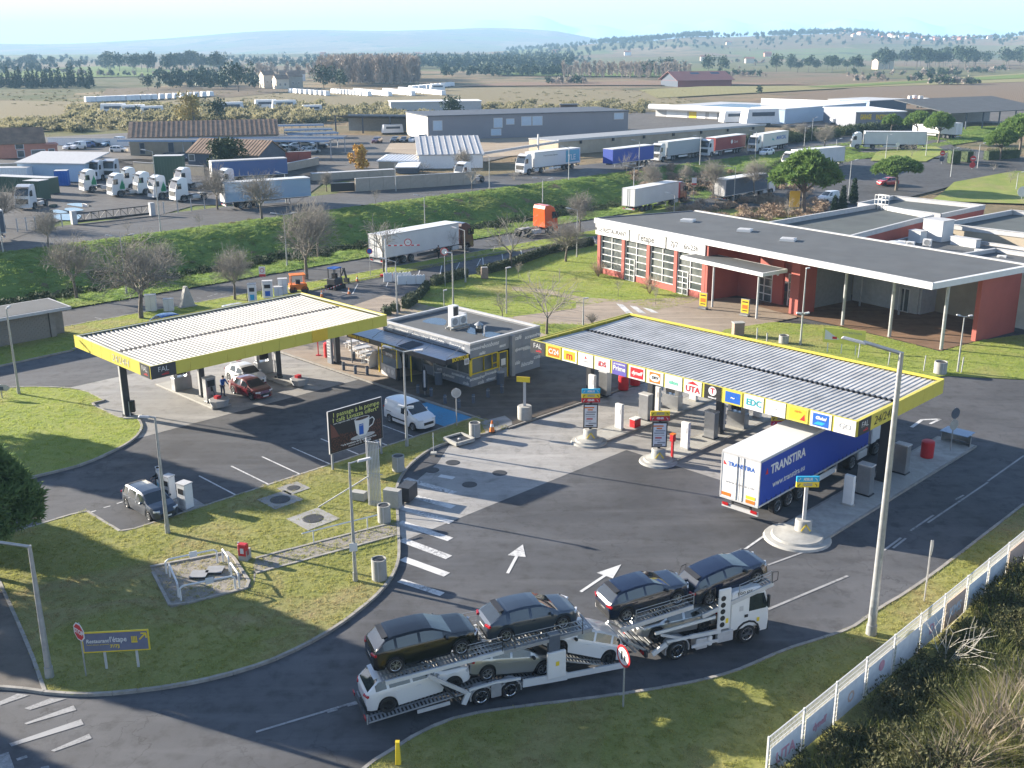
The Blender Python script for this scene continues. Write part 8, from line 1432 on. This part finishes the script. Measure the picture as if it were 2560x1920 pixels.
# ---------------------------------------------------------------- grass blades on the lawns
def tuft(n, r, h, m): return mesh_np('tuft', *blades(n, r, h, .016, .8), m)
def grassgn(name, objs, tuftme, dens, label, smin=.6, smax=1.3, mz=None):
    V = []; F = []
    for pts, z in objs: bm = bmesh.new(); f = bm.faces.new([bm.verts.new((p[0], p[1], z)) for p in pts]); bmesh.ops.triangulate(bm, faces=[f]); o0 = len(V); bm.verts.index_update(); V += [tuple(v.co) for v in bm.verts]; F += [[o0+v.index for v in q.verts] for q in bm.faces]; bm.free()
    me = bpy.data.meshes.new(name); me.from_pydata(V, [], F); o = obj(name, me); gn_on(o, tuftme, dens, smin, smax); tag(o, label, 'grass', kind='stuff')
def gn_on(o, tuftme, dens, smin, smax):
    to = bpy.data.objects.new('tuft', tuftme); ng = bpy.data.node_groups.new('grass', 'GeometryNodeTree'); ng.interface.new_socket('Geometry', in_out='INPUT', socket_type='NodeSocketGeometry'); ng.interface.new_socket('Geometry', in_out='OUTPUT', socket_type='NodeSocketGeometry'); N = ng.nodes; i = N.new('NodeGroupInput'); u = N.new('NodeGroupOutput'); d = N.new('GeometryNodeDistributePointsOnFaces'); d.inputs['Density'].default_value = dens; oi = N.new('GeometryNodeObjectInfo'); oi.inputs['Object'].default_value = to; ins = N.new('GeometryNodeInstanceOnPoints'); r = N.new('FunctionNodeRandomValue'); r.data_type = 'FLOAT'; r.inputs[2].default_value = smin; r.inputs[3].default_value = smax; rz = N.new('FunctionNodeRandomValue'); rz.data_type = 'FLOAT_VECTOR'; rz.inputs[0].default_value = (0, 0, 0); rz.inputs[1].default_value = (.2, .2, 6.28); L = ng.links.new
    L(i.outputs[0], d.inputs['Mesh']); L(d.outputs['Points'], ins.inputs['Points']); L(oi.outputs['Geometry'], ins.inputs['Instance']); L(r.outputs[1], ins.inputs['Scale']); L(rz.outputs[0], ins.inputs['Rotation']); L(ins.outputs[0], u.inputs[0]); md = o.modifiers.new('grass', 'NODES'); md.node_group = ng
grassgn('grass', [(lawnA, .1), (lawnD, .1)], tuft(16, .13, .05, 'blade_lawn'), 24, 'short worn grass on the near lawns'); grassgn('grass', [(lawnB, .1), (verge, .1), (lawnC, .07), (lawnC2, .07), (lawnE, .08)], tuft(16, .15, .06, 'blade_bright'), 14, 'bright short grass on the farther lawns')
bo = next(o for o in bpy.data.objects if o.name == 'grass_bank'); me = bo.data.copy(); o = obj('grass', me); gn_on(o, mesh_np('tuft', *blades(36, .4, .11, .03, 1.2), 'blade_bank'), 4, .4, 1.6); tag(o, 'rank green grass on the bank between the two roads', 'grass', kind='stuff')
# ================================================================ buildings of the yards and the plain behind
M('tile_roof', (.23, .155, .105), .85, var=.25, sc=.6, dirt=.3); M('warehouse', (.17, .18, .21), .6, var=.05, sc=.2); M('blue_shed', (.34, .44, .55), .5, var=.06); M('red_roof', (.25, .10, .085), .7, var=.12, sc=.1); M('pv', (.03, .045, .085), .25); M('white_far', (.68, .69, .70), .6, var=.05); M('cream_far', (.55, .48, .38), .8, var=.1, sc=.1); M('roof_far', (.36, .17, .11), .8, var=.2, sc=.1); M('concrete_wall', (.32, .295, .25), .9, var=.14, sc=.5, dirt=.3); M('red_wall', (.26, .07, .055), .8, var=.1); M('blue_edge', (.20, .30, .45), .4, var=.05)
def up(q, z=3.1): return k(*q, z)
def shed(name, label, A, B, hh, depth, wallm, roofm, kind='flat', over=.3, wins=(), ribs=0, cat='building', roofh=2.0, open_=False, endm=None, winm='window_glass', frame='white', z=3.1):
    A, B = Vector(A), Vector(B); d = B-A; L = d.length; yaw = math.atan2(d.y, d.x); o = E(name, label, cat, (A.x, A.y, z), yaw)
    if isinstance(hh, tuple): hh = height(Vector((A.x, A.y, z)), row(*hh))
    w_ = MB()
    if not open_:
        w_.box((L/2, depth/2, hh/2), (L, depth, hh), wallm)
        if endm: w_.box((-.02, depth/2, hh/2-.05), (.06, depth-.02, hh-.12), endm); w_.box((L+.02, depth/2, hh/2-.05), (.06, depth-.02, hh-.12), endm)
    else:
        w_.box((L/2, depth, hh/2), (L, .3, hh), wallm)
    w_.build('wall', o)
    if open_:
        n = max(2, int(L/7))
        for i in range(n+1): MB().box((L*i/n, .2, hh/2), (.3, .3, hh), 'slate').build('column', o)
    r = MB(); y0, y1 = -over, depth+over; x0, x1 = -over, L+over
    if kind == 'flat': r.box((L/2, depth/2, hh+.12), (x1-x0, y1-y0, .25), roofm)
    elif kind == 'mono': r.add([(x0, y0, hh), (x1, y0, hh), (x1, y1, hh+roofh), (x0, y1, hh+roofh), (x0, y0, hh+.2), (x1, y0, hh+.2), (x1, y1, hh+roofh+.2), (x0, y1, hh+roofh+.2)], [(3, 2, 1, 0), (4, 5, 6, 7), (0, 1, 5, 4), (1, 2, 6, 5), (2, 3, 7, 6), (3, 0, 4, 7)], roofm)
    elif kind == 'gable':
        ym = depth/2
        for (ya, za, yb, zb) in ((y0, hh, ym, hh+roofh), (ym, hh+roofh, y1, hh)): r.add([(x0, ya, za), (x1, ya, za), (x1, yb, zb), (x0, yb, zb), (x0, ya, za+.18), (x1, ya, za+.18), (x1, yb, zb+.18), (x0, yb, zb+.18)], [(3, 2, 1, 0), (4, 5, 6, 7), (0, 1, 5, 4), (1, 2, 6, 5), (2, 3, 7, 6), (3, 0, 4, 7)], roofm)
        for x, f in ((0, 1), (L, 0)): MB().add([(x, 0, hh), (x, depth, hh), (x, ym, hh+roofh)], [(0, 2, 1) if f else (0, 1, 2)], endm or wallm).build('gable', o)
    rf = r.build('roof', o)
    if ribs:
        b = MB(); n = int(L/ribs)
        for i in range(n):
            x = L*(i+.5)/n
            if kind == 'gable': b.bar((x, y0, hh+.2), (x, depth/2, hh+roofh+.2), .12, .09, roofm); b.bar((x, depth/2, hh+roofh+.2), (x, y1, hh+.2), .12, .09, roofm)
            else: b.bar((x, y0, hh+.25), (x, y1, hh+.25+(roofh if kind == 'mono' else 0)), .12, .09, roofm)
        b.build('roof_ribs', rf)
    for (fx, fz, ww, wh) in wins:
        f = MB().box((L*fx, -.03, hh*fz), (ww, .08, wh), frame).build('window', o); MB().box((L*fx, -.075, hh*fz), (ww-.25, .02, wh-.25), winm).build('pane', f)
    o['L'] = L; o['h'] = hh; return o
wh_ = shed('warehouse', 'long slate grey warehouse with a few small windows', up((1, 0, 1490, 1217)), up((2, 0, 1000, 1157)), (0, 1008), 22, 'warehouse', 'slate', wins=[(.045, .62, 2.6, 2.6), (.335, .66, 2.6, 2.6), (.395, .70, 2.4, 1.6), (.325, .27, 3.0, 1.8), (.475, .7, 3, 2.5), (.53, .7, 3, 2.5), (.95, .8, 3, 1.8)], winm='blue_shed', frame='lt_grey', endm='render_wall')
shed('open_shed', 'long open fronted storage shed left of the slate warehouse', up((1, 0, 690, 1150)), up((1, 0, 1400, 1160)), (0, 1003), 10, 'grey', 'slate', 'mono', open_=True, roofh=-1.2); shed('shed_roof', 'low white roof behind the slate warehouse', gt(845, 250), gt(1040, 247), 4.5, 12, 'lt_grey', 'white_far')
shed('workshop', 'long workshop with brown tile roof and skylights in the scrapyard', up((0, 0, 1130, 1345)), up((1, 0, 200, 1310)), (0, 1195), 16, 'tan_wall', 'tile_roof', 'gable', ribs=1.1, roofh=3.0, wins=[(.08, .4, 1.2, 2.6), (.27, .4, 1.3, 2.4), (.5, .42, 6, 3.2), (.66, .42, 6, 3.2)], winm='slate', frame='grey'); shed('workshop', 'slate clad workshop with orange base and tile roof behind the round tree', up((0, 0, 1630, 1440)), up((1, 0, 30, 1470)), (0, 1325), 9, 'slate', 'tile_roof', 'gable', ribs=.8, roofh=2.6, wins=[(.06, .7, 1.6, 1.4), (.9, .3, 5, 2.2)])
for lab, a, b, t in [('farthest blue edged shelter roof in the scrapyard', (1, 0, 100, 1200), (1, 0, 590, 1190), 1088), ('second blue edged shelter roof in the scrapyard', (1, 0, 255, 1245), (1, 0, 665, 1235), 1125), ('third blue edged shelter roof in the scrapyard', (1, 0, 280, 1290), (1, 0, 715, 1275), 1160), ('long blue edged shelter roof in the scrapyard', (0, 0, 1250, 1330), (1, 0, 765, 1325), 1195), ('nearest blue edged shelter roof in the scrapyard', (0, 0, 1040, 1370), (1, 0, 640, 1375), 1215)]:
    A, B = up(a), up(b); d = B-A; L = d.length; o = E('shelter', lab, 'shelter', A, math.atan2(d.y, d.x)); hh = height(A, row(0, t)); MB().box((L/2, 2.5, hh), (L, 6, .14), 'slate').build('roof', o); MB().box((L/2, -.55, hh), (L+.1, .14, .36), 'blue_edge').build('roof_edge', o)
    for i in range(6): MB().box((L*(.3+.7*i/5), 1, hh/2), (.2, .2, hh), 'lt_grey').build('column', o)
shed('house', 'pink rendered house with brown tile roof at the left edge', up((0, 0, -60, 1375)), up((0, 0, 400, 1355)), (0, 1256), 9, 'pink_wall', 'tile_roof', 'gable', ribs=.6, roofh=3.2, wins=[(.52, .85, 1.8, 1.3), (.53, .3, 1.6, 1.6), (.86, .3, 3, 1.6)], frame='white'); shed('annex', 'low pink annex right of the house', up((0, 0, 400, 1355)), up((0, 0, 505, 1350)), (0, 1256), 5, 'pink_wall', 'pink_wall', wins=[(.5, .4, 1.4, 1.5)]); shed('metal_shed', 'pale blue metal shed with light roof behind the tractors', up((0, 0, 165, 1560)), up((0, 0, 745, 1572)), (0, 1412), 8, 'blue_shed', 'lt_grey', 'mono', roofh=1.3)
for (nm, lab, a, b, t, m, th) in [('yard_wall', 'white rendered wall behind the parked yard vans', (0, 0, 420, 1255), (0, 0, 1110, 1265), 1190, 'white_far', .3), ('yard_wall', 'dark red wall in the scrapyard', (1, 0, 30, 1440), (1, 0, 480, 1420), 1325, 'red_wall', .4), ('yard_wall', 'grey rendered wall rising beside the red one', (1, 0, 130, 1510), (1, 0, 540, 1425), 1440, 'concrete_wall', .4), ('yard_wall', 'long concrete slab roofed wall before the golden tree', (1, 0, 480, 1560), (1, 0, 1195, 1520), 1500, 'concrete_wall', 1.6), ('yard_wall', 'pale panel wall in front of the slate workshop', (0, 0, 1160, 1480), (0, 0, 1770, 1520), 1400, 'tan_wall', .2), ('yard_wall', 'concrete panel wall right of the black gate', (1, 0, 860, 1655), (1, 0, 1900, 1590), 1545, 'concrete_wall', .25), ('yard_wall', 'low grey wall left of the pale blue shed', (0, 0, -60, 1500), (0, 0, 170, 1490), 1420, 'concrete_wall', .3)]:
    A, B = up(a), up(b); d = B-A; L = d.length; hh = height(A, row(0, t)); o = E(nm, lab, 'wall', A, math.atan2(d.y, d.x)); n = max(2, int(L/2.4)); me = None
    for i in range(n):
        p = MB().box((0, 0, hh/2), (L/n-.03, th, hh), m).build('wall_panel', o) if me is None else obj('wall_panel', me, o); me = p.data; p.location = (L*(i+.5)/n, 0, 0)
    MB().box((L/2, 0, hh+.04), (L, th+.1, .08), 'lt_grey').build('coping', o)
A, B = up((2, 0, 400, 1345)), up((2, 0, 2180, 1185)); o = shed('long_building', 'long tan windowless building behind the parked lorries', A, B, (0, 1225), 10, 'tan_wall', 'grey', 'flat', over=.1); MB().box((o['L']/2, -.1, o['h']+.2), (o['L']+.4, .3, .5), 'lt_grey').build('eaves', o); L = o['L']
for i in range(7): MB().box((L*(.09+.14*i), -.25, o['h']-.4), (.5, .3, .7), 'black').build('downpipe_head', o)
MB().bar((-22, 2, 1.5), (0, 0, o['h']), .5, .5, 'lt_grey').build('roof_beam', o); MB().bar((-6, 0, 0), (-6, 0, 5), .3, .3, 'lt_grey').build('column', o)
shed('barn', 'white roofed barn behind the concrete panel wall', up((1, 0, 1410, 1460)), up((1, 0, 1960, 1450)), (0, 1345), 13, 'white_far', 'lt_grey', 'mono', ribs=1.2, roofh=2.6, endm='tan_wall'); shed('barn_annex', 'low annex with white sheet roof left of the barn', up((1, 0, 1060, 1460)), up((1, 0, 1390, 1465)), (0, 1395), 6, 'tan_wall', 'white_far', 'mono', ribs=.7, roofh=.6); shed('hut', 'small dark hut with white roof beside the annex', up((1, 0, 1220, 1500)), up((1, 0, 1390, 1500)), (0, 1450), 4, 'slate', 'white_far', 'mono', roofh=.5)
A, B = up((1, 0, 648, 1657)), up((1, 0, 856, 1650)); d = B-A; o = E('yard_gate', 'solid black sliding gate in the concrete panel wall', 'gate', A, math.atan2(d.y, d.x)); hh = height(A, row(0, 1585)); MB().box((d.length/2, 0, hh/2), (d.length, .12, hh), 'black').build('leaf', o); MB().box((d.length/2, 0, hh+.05), (d.length, .16, .1), 'lt_grey').build('top_rail', o)
A, B = k(0, 1, 668, 275, 3.1), k(0, 1, 1290, 205, 3.1); d = B-A; L = d.length; o = E('sliding_gate', 'long dark trussed sliding gate of the truck yard', 'gate', A, math.atan2(d.y, d.x)); hh = height(A, row(1, 185)); b = MB(); b.bar((0, 0, .3), (L, 0, .3), .15, .3, 'black'); b.bar((0, 0, hh), (L, 0, hh), .12, .12, 'black'); b.build('frame', o)
for i in range(10): b = MB(); b.bar((L*i/10, 0, .3), (L*i/10, 0, hh), .08, .08, 'black'); b.bar((L*i/10, 0, .3 if i % 2 else hh), (L*(i+1)/10, 0, hh if i % 2 else .3), .06, .06, 'black'); b.build('brace', o)
for x in (-.4, L+.5): MB().box((x, 0, hh/2+.2), (.7, .7, hh+.4), 'lt_grey').build('gate_post', o)
for nm, lab, q_, sz, m, yw in [('container', 'dark green container behind the tractor row', (0, 0, 1480, 1600), (5, 2.6, 5.2), 'paint_green', .1), ('container', 'long green ribbed container at the left of the yard', (0, 0, 230, 1659), (12, 2.5, 2.6), 'paint_green', -.35), ('container', 'small green container beside the facing tractor', (0, 1, 330, 60), (3, 2.5, 3), 'paint_green', -.3), ('container', 'white container at the far left of the yard', (0, 0, 60, 1570), (9, 2.5, 2.6), 'white_far', 0), ('road_machine', 'blue and white crash attenuator trailer by the pale shed', (0, 0, 545, 1600), (2.2, 2, 2.6), 'blue', .2)]:
    p = up(q_); o = E(nm, lab, 'container' if nm == 'container' else 'trailer', p, yw); MB().box((0, 0, sz[2]/2), sz, m).build('body', o); b = MB()
    for i in range(int(sz[0]/.5)): b.box((-sz[0]/2+.25+.5*i, -sz[1]/2-.03, sz[2]/2), (.2, .06, sz[2]-.3), m)
    b.build('ribs', o); MB().box((0, 0, sz[2]+.03), (sz[0]+.05, sz[1]+.05, .06), 'lt_grey').build('roof', o)
A, B = up((2, 0, 1240, 1005)), up((3, 0, 140, 1060)); o = shed('depot_hall', 'big white depot hall with rounded eaves at the right', A, B, (0, 925), 40, 'lt_grey', 'lt_grey', 'flat', over=1.5, wins=[(.14, .4, 5, 4.5), (.22, .4, 5, 4.5), (.37, .4, 4.5, 4.5), (.47, .4, 3.5, 3), (.86, .4, 7, 4)], winm='white_far', frame='grey'); L = o['L']; h = o['h']; MB().lathe([(1.0, 0), (1.0, L+3)], 'white_far', 14, 'X', (-1.5, -1.5, h+.1)).build('rounded_eaves', o); MB().box((L*.72, 33, h+1.2), (L*.6, .5, 2.4), 'white_far').build('roof_parapet', o); MB().box((L*.31, -.1, h*.4), (3, .1, 4.5), 'yellow').build('yellow_door', o); MB().box((L*.5, 20, h+.28), (L*.6, 22, .06), 'pv').build('solar_panels', o)
A, B = up((3, 0, 140, 1075)), up((3, 0, 840, 1010)); shed('depot_wing', 'pale blue end wall of the depot with long window strip', A, B, (0, 945), 12, 'blue_shed', 'white_far', 'flat', wins=[(.75, .75, 12, 1.0)]); shed('office_block', 'dark box building behind the depot end wall', up((3, 0, 870, 975)), up((3, 0, 1190, 955)), (0, 875), 18, 'slate', 'lt_grey', endm='blue_shed')
A, B = up((3, 0, 750, 1110)), up((3, 0, 1180, 1105)); o = shed('garage_building', 'dark grey garage building with yellow GARAGE PASTOR letters', A, B, (0, 972), 26, 'warehouse', 'white_far', 'flat', wins=[(.16, .12, 2.4, 1.6)], frame='white'); T('GARAGE', 2.0, 'yellow', o, (o['L']*.2, -.1, o['h']*.70), FR, bold=.05, w=o['L']*.22, ext=.05); T('PASTOR', 2.0, 'yellow', o, (o['L']*.52, -.1, o['h']*.68), FR, bold=.05, w=o['L']*.24, ext=.05)
shed('truss_shed', 'steel trussed open canopy hall at the right edge', up((3, 0, 1560, 1130)), up((3, 0, 2400, 1080)), (0, 985), 20, 'grey', 'roof_felt', 'mono', open_=True, roofh=3)
p_ = up((3, 0, 1340, 935)); tractor('white and red tractor unit in the depot yard', p_, R(30), 'paint_white')
for i, (x, y) in enumerate([(1210, 905), (1250, 900), (1300, 905), (1640, 945), (1690, 950), (1740, 945), (1800, 940)]): o = E('orange_machine', ['orange plant machine at the left of the depot yard', 'orange tanker body left of the white and red tractor', 'orange loader beside the white and red tractor', 'orange machine left in the second depot group', 'orange machine in the middle of the second depot group', 'orange machine right in the second depot group', 'orange lifting machine with grey arm at the depot'][i], 'machine', up((3, 0, x, y))); MB().box((0, 0, 1.6), (3.4, 2.2, 1.6), 'orange').build('body', o, bevel=.3); MB().lathe([(0, -1.1), (.7, -1.1), (.7, 1.1), (0, 1.1)], 'rubber', 12, 'Y', (-1, 0, .7)).build('wheel', o); MB().lathe([(0, -1.1), (.7, -1.1), (.7, 1.1), (0, 1.1)], 'rubber', 12, 'Y', (1.1, 0, .7)).build('wheel', o); MB().box((.6, 0, 2.9), (1.4, 1.8, 1.2), 'white').build('cab', o)
A, B = gt(1464, 188), gt(1580, 186); o = shed('far_barn', 'long red roofed farm barn with solar panels beyond the fields', A, B, 3.6, 24, 'red_wall', 'red_roof', 'gable', roofh=5, over=1.5, endm='slate', z=A.z); L = o['L']
for fx in (.42, .80): MB().bar((L*fx, 2, 4.75), (L*fx, 10, 8.1), L*.16, .1, 'pv').build('solar_panel', o)
for lab, x0, x1, y, h, m in [('pale farm house with hipped roof left in the plain', 571, 596, 192, 8, 'cream_far'), ('farm house wing with low roof right of the pale house', 598, 625, 194, 6, 'cream_far'), ('grey farm building behind the house trees', 625, 655, 192, 7, 'concrete_wall'), ('low white farm house among the bare trees', 605, 660, 175, 5, 'white_far'), ('cream house between the pine rows on the right', 1896, 1930, 150, 8, 'cream_far')]: A, B = gt(x0, y), gt(x1, y-.6); shed('farm_house', lab, A, B, h, 9, m, 'tile_roof', 'gable', roofh=2.5, z=A.z, wins=[(.3, .5, 1.4, 1.6), (.7, .5, 1.4, 1.6)])
hm = []
for m in ('cream_far', 'white_far', 'pink_wall'): b = MB().box((0, 0, 3), (12, 9, 6), m); b.add([(-6.3, -4.8, 6), (6.3, -4.8, 6), (6.3, 0, 8.6), (-6.3, 0, 8.6), (-6.3, 4.8, 6), (6.3, 4.8, 6)], [(0, 1, 2, 3), (3, 2, 5, 4)], 'roof_far'); q = b.build('far_house'); hm.append(q.data); bpy.data.objects.remove(q)
for i in range(62): a = (1780+U(0, 320)-1106)/2306; y = U(2650, 3080); o = obj('village_house', hm[i % 3], None, (a*y, y, tz(a*y, y)-.5)); o.rotation_euler.z = U(0, 6); tag(o, 'small red roofed house of the village on the right hill', 'house', 'village houses on the hill')
for i in range(16): a = (U(700, 1700)-1106)/2306; y = U(1500, 2600); o = obj('far_house', hm[i % 3], None, (a*y, y, tz(a*y, y)-.3)); tag(o, 'lone pale house far out in the hazy plain', 'house', 'lone far houses')
b = MB().box((0, 0, 1.6), (6, 2.3, 2.2), 'white_far', taper=(.9, .94)); b.box((0, -1.15, 1.9), (4, .06, .6), 'slate'); b.box((0, 0, .3), (3, 1.8, .5), 'black'); q = b.build('caravan'); CM = q.data; bpy.data.objects.remove(q)
CR = iter(['left end row of the caravan store', 'second row of the caravan store', 'third row of the caravan store', 'nearest right row of the caravan store', 'farthest row of caravans reaching right past the poplars', 'long row at the left of the rough field', 'row running on below the farm trees', 'short row left of the caravan store'])
for x0, y0, x1, y1, n in [(723, 203, 795, 209, 11), (770, 202, 838, 209, 10), (835, 202, 890, 208, 9), (868, 199, 955, 207, 12), (890, 196, 975, 187, 12), (190, 222, 330, 216, 14), (335, 216, 455, 209, 9), (630, 202, 706, 208, 8)]:
    cr = next(CR)
    for i in range(n): u = i/(n-1); p = gt(x0+(x1-x0)*u, y0+(y1-y0)*u); o = obj('caravan', CM, None, p); o.rotation_euler.z = 2.0+U(-.1, .1); tag(o, 'white caravan parked in the '+cr, 'caravan', 'caravans, '+cr)
for nm, lab, x, y, s in [('caravan', 'white caravan with rounded nose in the scrub belt', 675, 247, 1.25), ('caravan', 'white caravan standing inside the open shed', 848, 334*0+290, 1.0), ('container', 'white box body left in the scrub belt', 247, 250, 1.6), ('container', 'white box body with red end in the scrub belt', 290, 251, 1.5), ('container', 'white box in the middle of the scrub belt', 330, 252, 1.4), ('container', 'white lorry box at the scrub belt centre', 575, 238, 1.5), ('container', 'blue white ribbed box right of the lorry box', 615, 241, 1.6), ('container', 'long pale box under the yellow tree', 500, 246, 1.6), ('van', 'white van body in the depot yard', 2010*0+1655, 262, 1.2), ('container', 'long white container before the depot hall', 1640, 285*0+272, 1.9), ('container', 'white container at the end of the slate warehouse', 1585, 268, 1.5), ('caravan', 'white hut right of the caravan rows', 945, 197, 1.4)]: o = obj(nm, CM, None, gt(x, y)); o.scale = (s,)*3; o.rotation_euler.z = .3; tag(o, lab, nm)
p = up((3, 0, 640, 1075)); o = E('delivery_van', 'large white van parked at the depot fence', 'van', p, R(190)); MB().box((0, 0, 1.6), (6, 2.2, 2.4), 'paint_white').build('body', o, bevel=.3); MB().box((3.2, 0, 1.2), (1.2, 2.1, 1.4), 'paint_white').build('bonnet', o, bevel=.2); b = MB(); [b.lathe([(0, -1.1), (.4, -1.1), (.4, 1.1), (0, 1.1)], 'rubber', 12, 'Y', (x, 0, .4)) for x in (-2, 2.8)]; b.build('wheels', o)
for lab, x, y, w_, h in [('dark tumbledown field hut in the vineyard', 1228, 254, 6, 4), ('small stone field hut left of the dark one', 1085, 267, 4, 2.5)]: p = gt(x, y-3); o = E('field_hut', lab, 'hut', p); MB().box((0, 0, h/2), (w_, w_*.7, h), 'brown_dark').build('wall', o); MB().box((0, 0, h+.1), (w_+.5, w_*.8, .2), 'slate').build('roof', o)
for (q0, q1, n) in [((0, 1, 155, 345), (0, 1, 540, 300), 6), ((0, 1, 1420, 190), (0, 1, 1770, 150), 4)]:
    A, B = k(*q0, 3.1), k(*q1, 3.1); d = B-A; o = E('wire_fence', ['wire fence with pale posts left of the yard gate', 'wire fence with pale posts right of the yard gate'][n == 4], 'fence', A)
    for i in range(n): MB().box(tuple(d*(i/(n-1))+Vector((0, 0, .9))), (.12, .12, 1.8), 'lt_grey').build('fence_post', o)
    for z in (.5, 1.1, 1.7): MB().tube(Vector((0, 0, z)), d+Vector((0, 0, z)), .015, 'galv', n=4).build('wire', o)
# snowy range on the horizon
vs = []; n = 140; prof = lambda x: 58+22*math.exp(-((x-1115)/130)**2)+14*math.exp(-((x-1560)/260)**2)+12*math.exp(-((x-1900)/200)**2)+5*math.sin(x*.05)+4*math.sin(x*.017+1)
mb = MB()
for i in range(n+1): x = 880+1500*i/n; a = (x-1106)/2306; y = 14500; hh = 26+(103-70+prof(x)-58)/2306*y if x > 960 else 60; vs += [(a*y, y-1500, -20), (a*y, y, max(40, hh)), (a*y*1.1, y+2000, -20)]
M('snow_rock', (.45, .47, .5), .9, var=.4, sc=.0006, kind='World'); mb.add(vs, [(i*3+j, i*3+3+j, i*3+4+j, i*3+1+j) for i in range(n) for j in (0, 1)], 'snow_rock'); tag(mb.build('mountains', smooth=80), kind='structure')
# ---------------------------------------------------------------- haze over the plain
hb = MB().box((0, 9000, 230), (52000, 19000, 480), 'white').build('haze'); hb.data.materials.clear(); hm_ = bpy.data.materials.new('haze'); hm_.use_nodes = True; N = hm_.node_tree.nodes; N.remove(N['Principled BSDF']); pv = N.new('ShaderNodeVolumePrincipled'); pv.inputs['Color'].default_value = (.42, .70, 1, 1); pv.inputs['Density'].default_value = HAZE; pv.inputs['Anisotropy'].default_value = 0.0; hm_.node_tree.links.new(pv.outputs[0], N['Material Output'].inputs['Volume']); hb.data.materials.append(hm_); tag(hb, 'pale blue haze over the far plain and hills', 'haze', kind='stuff')
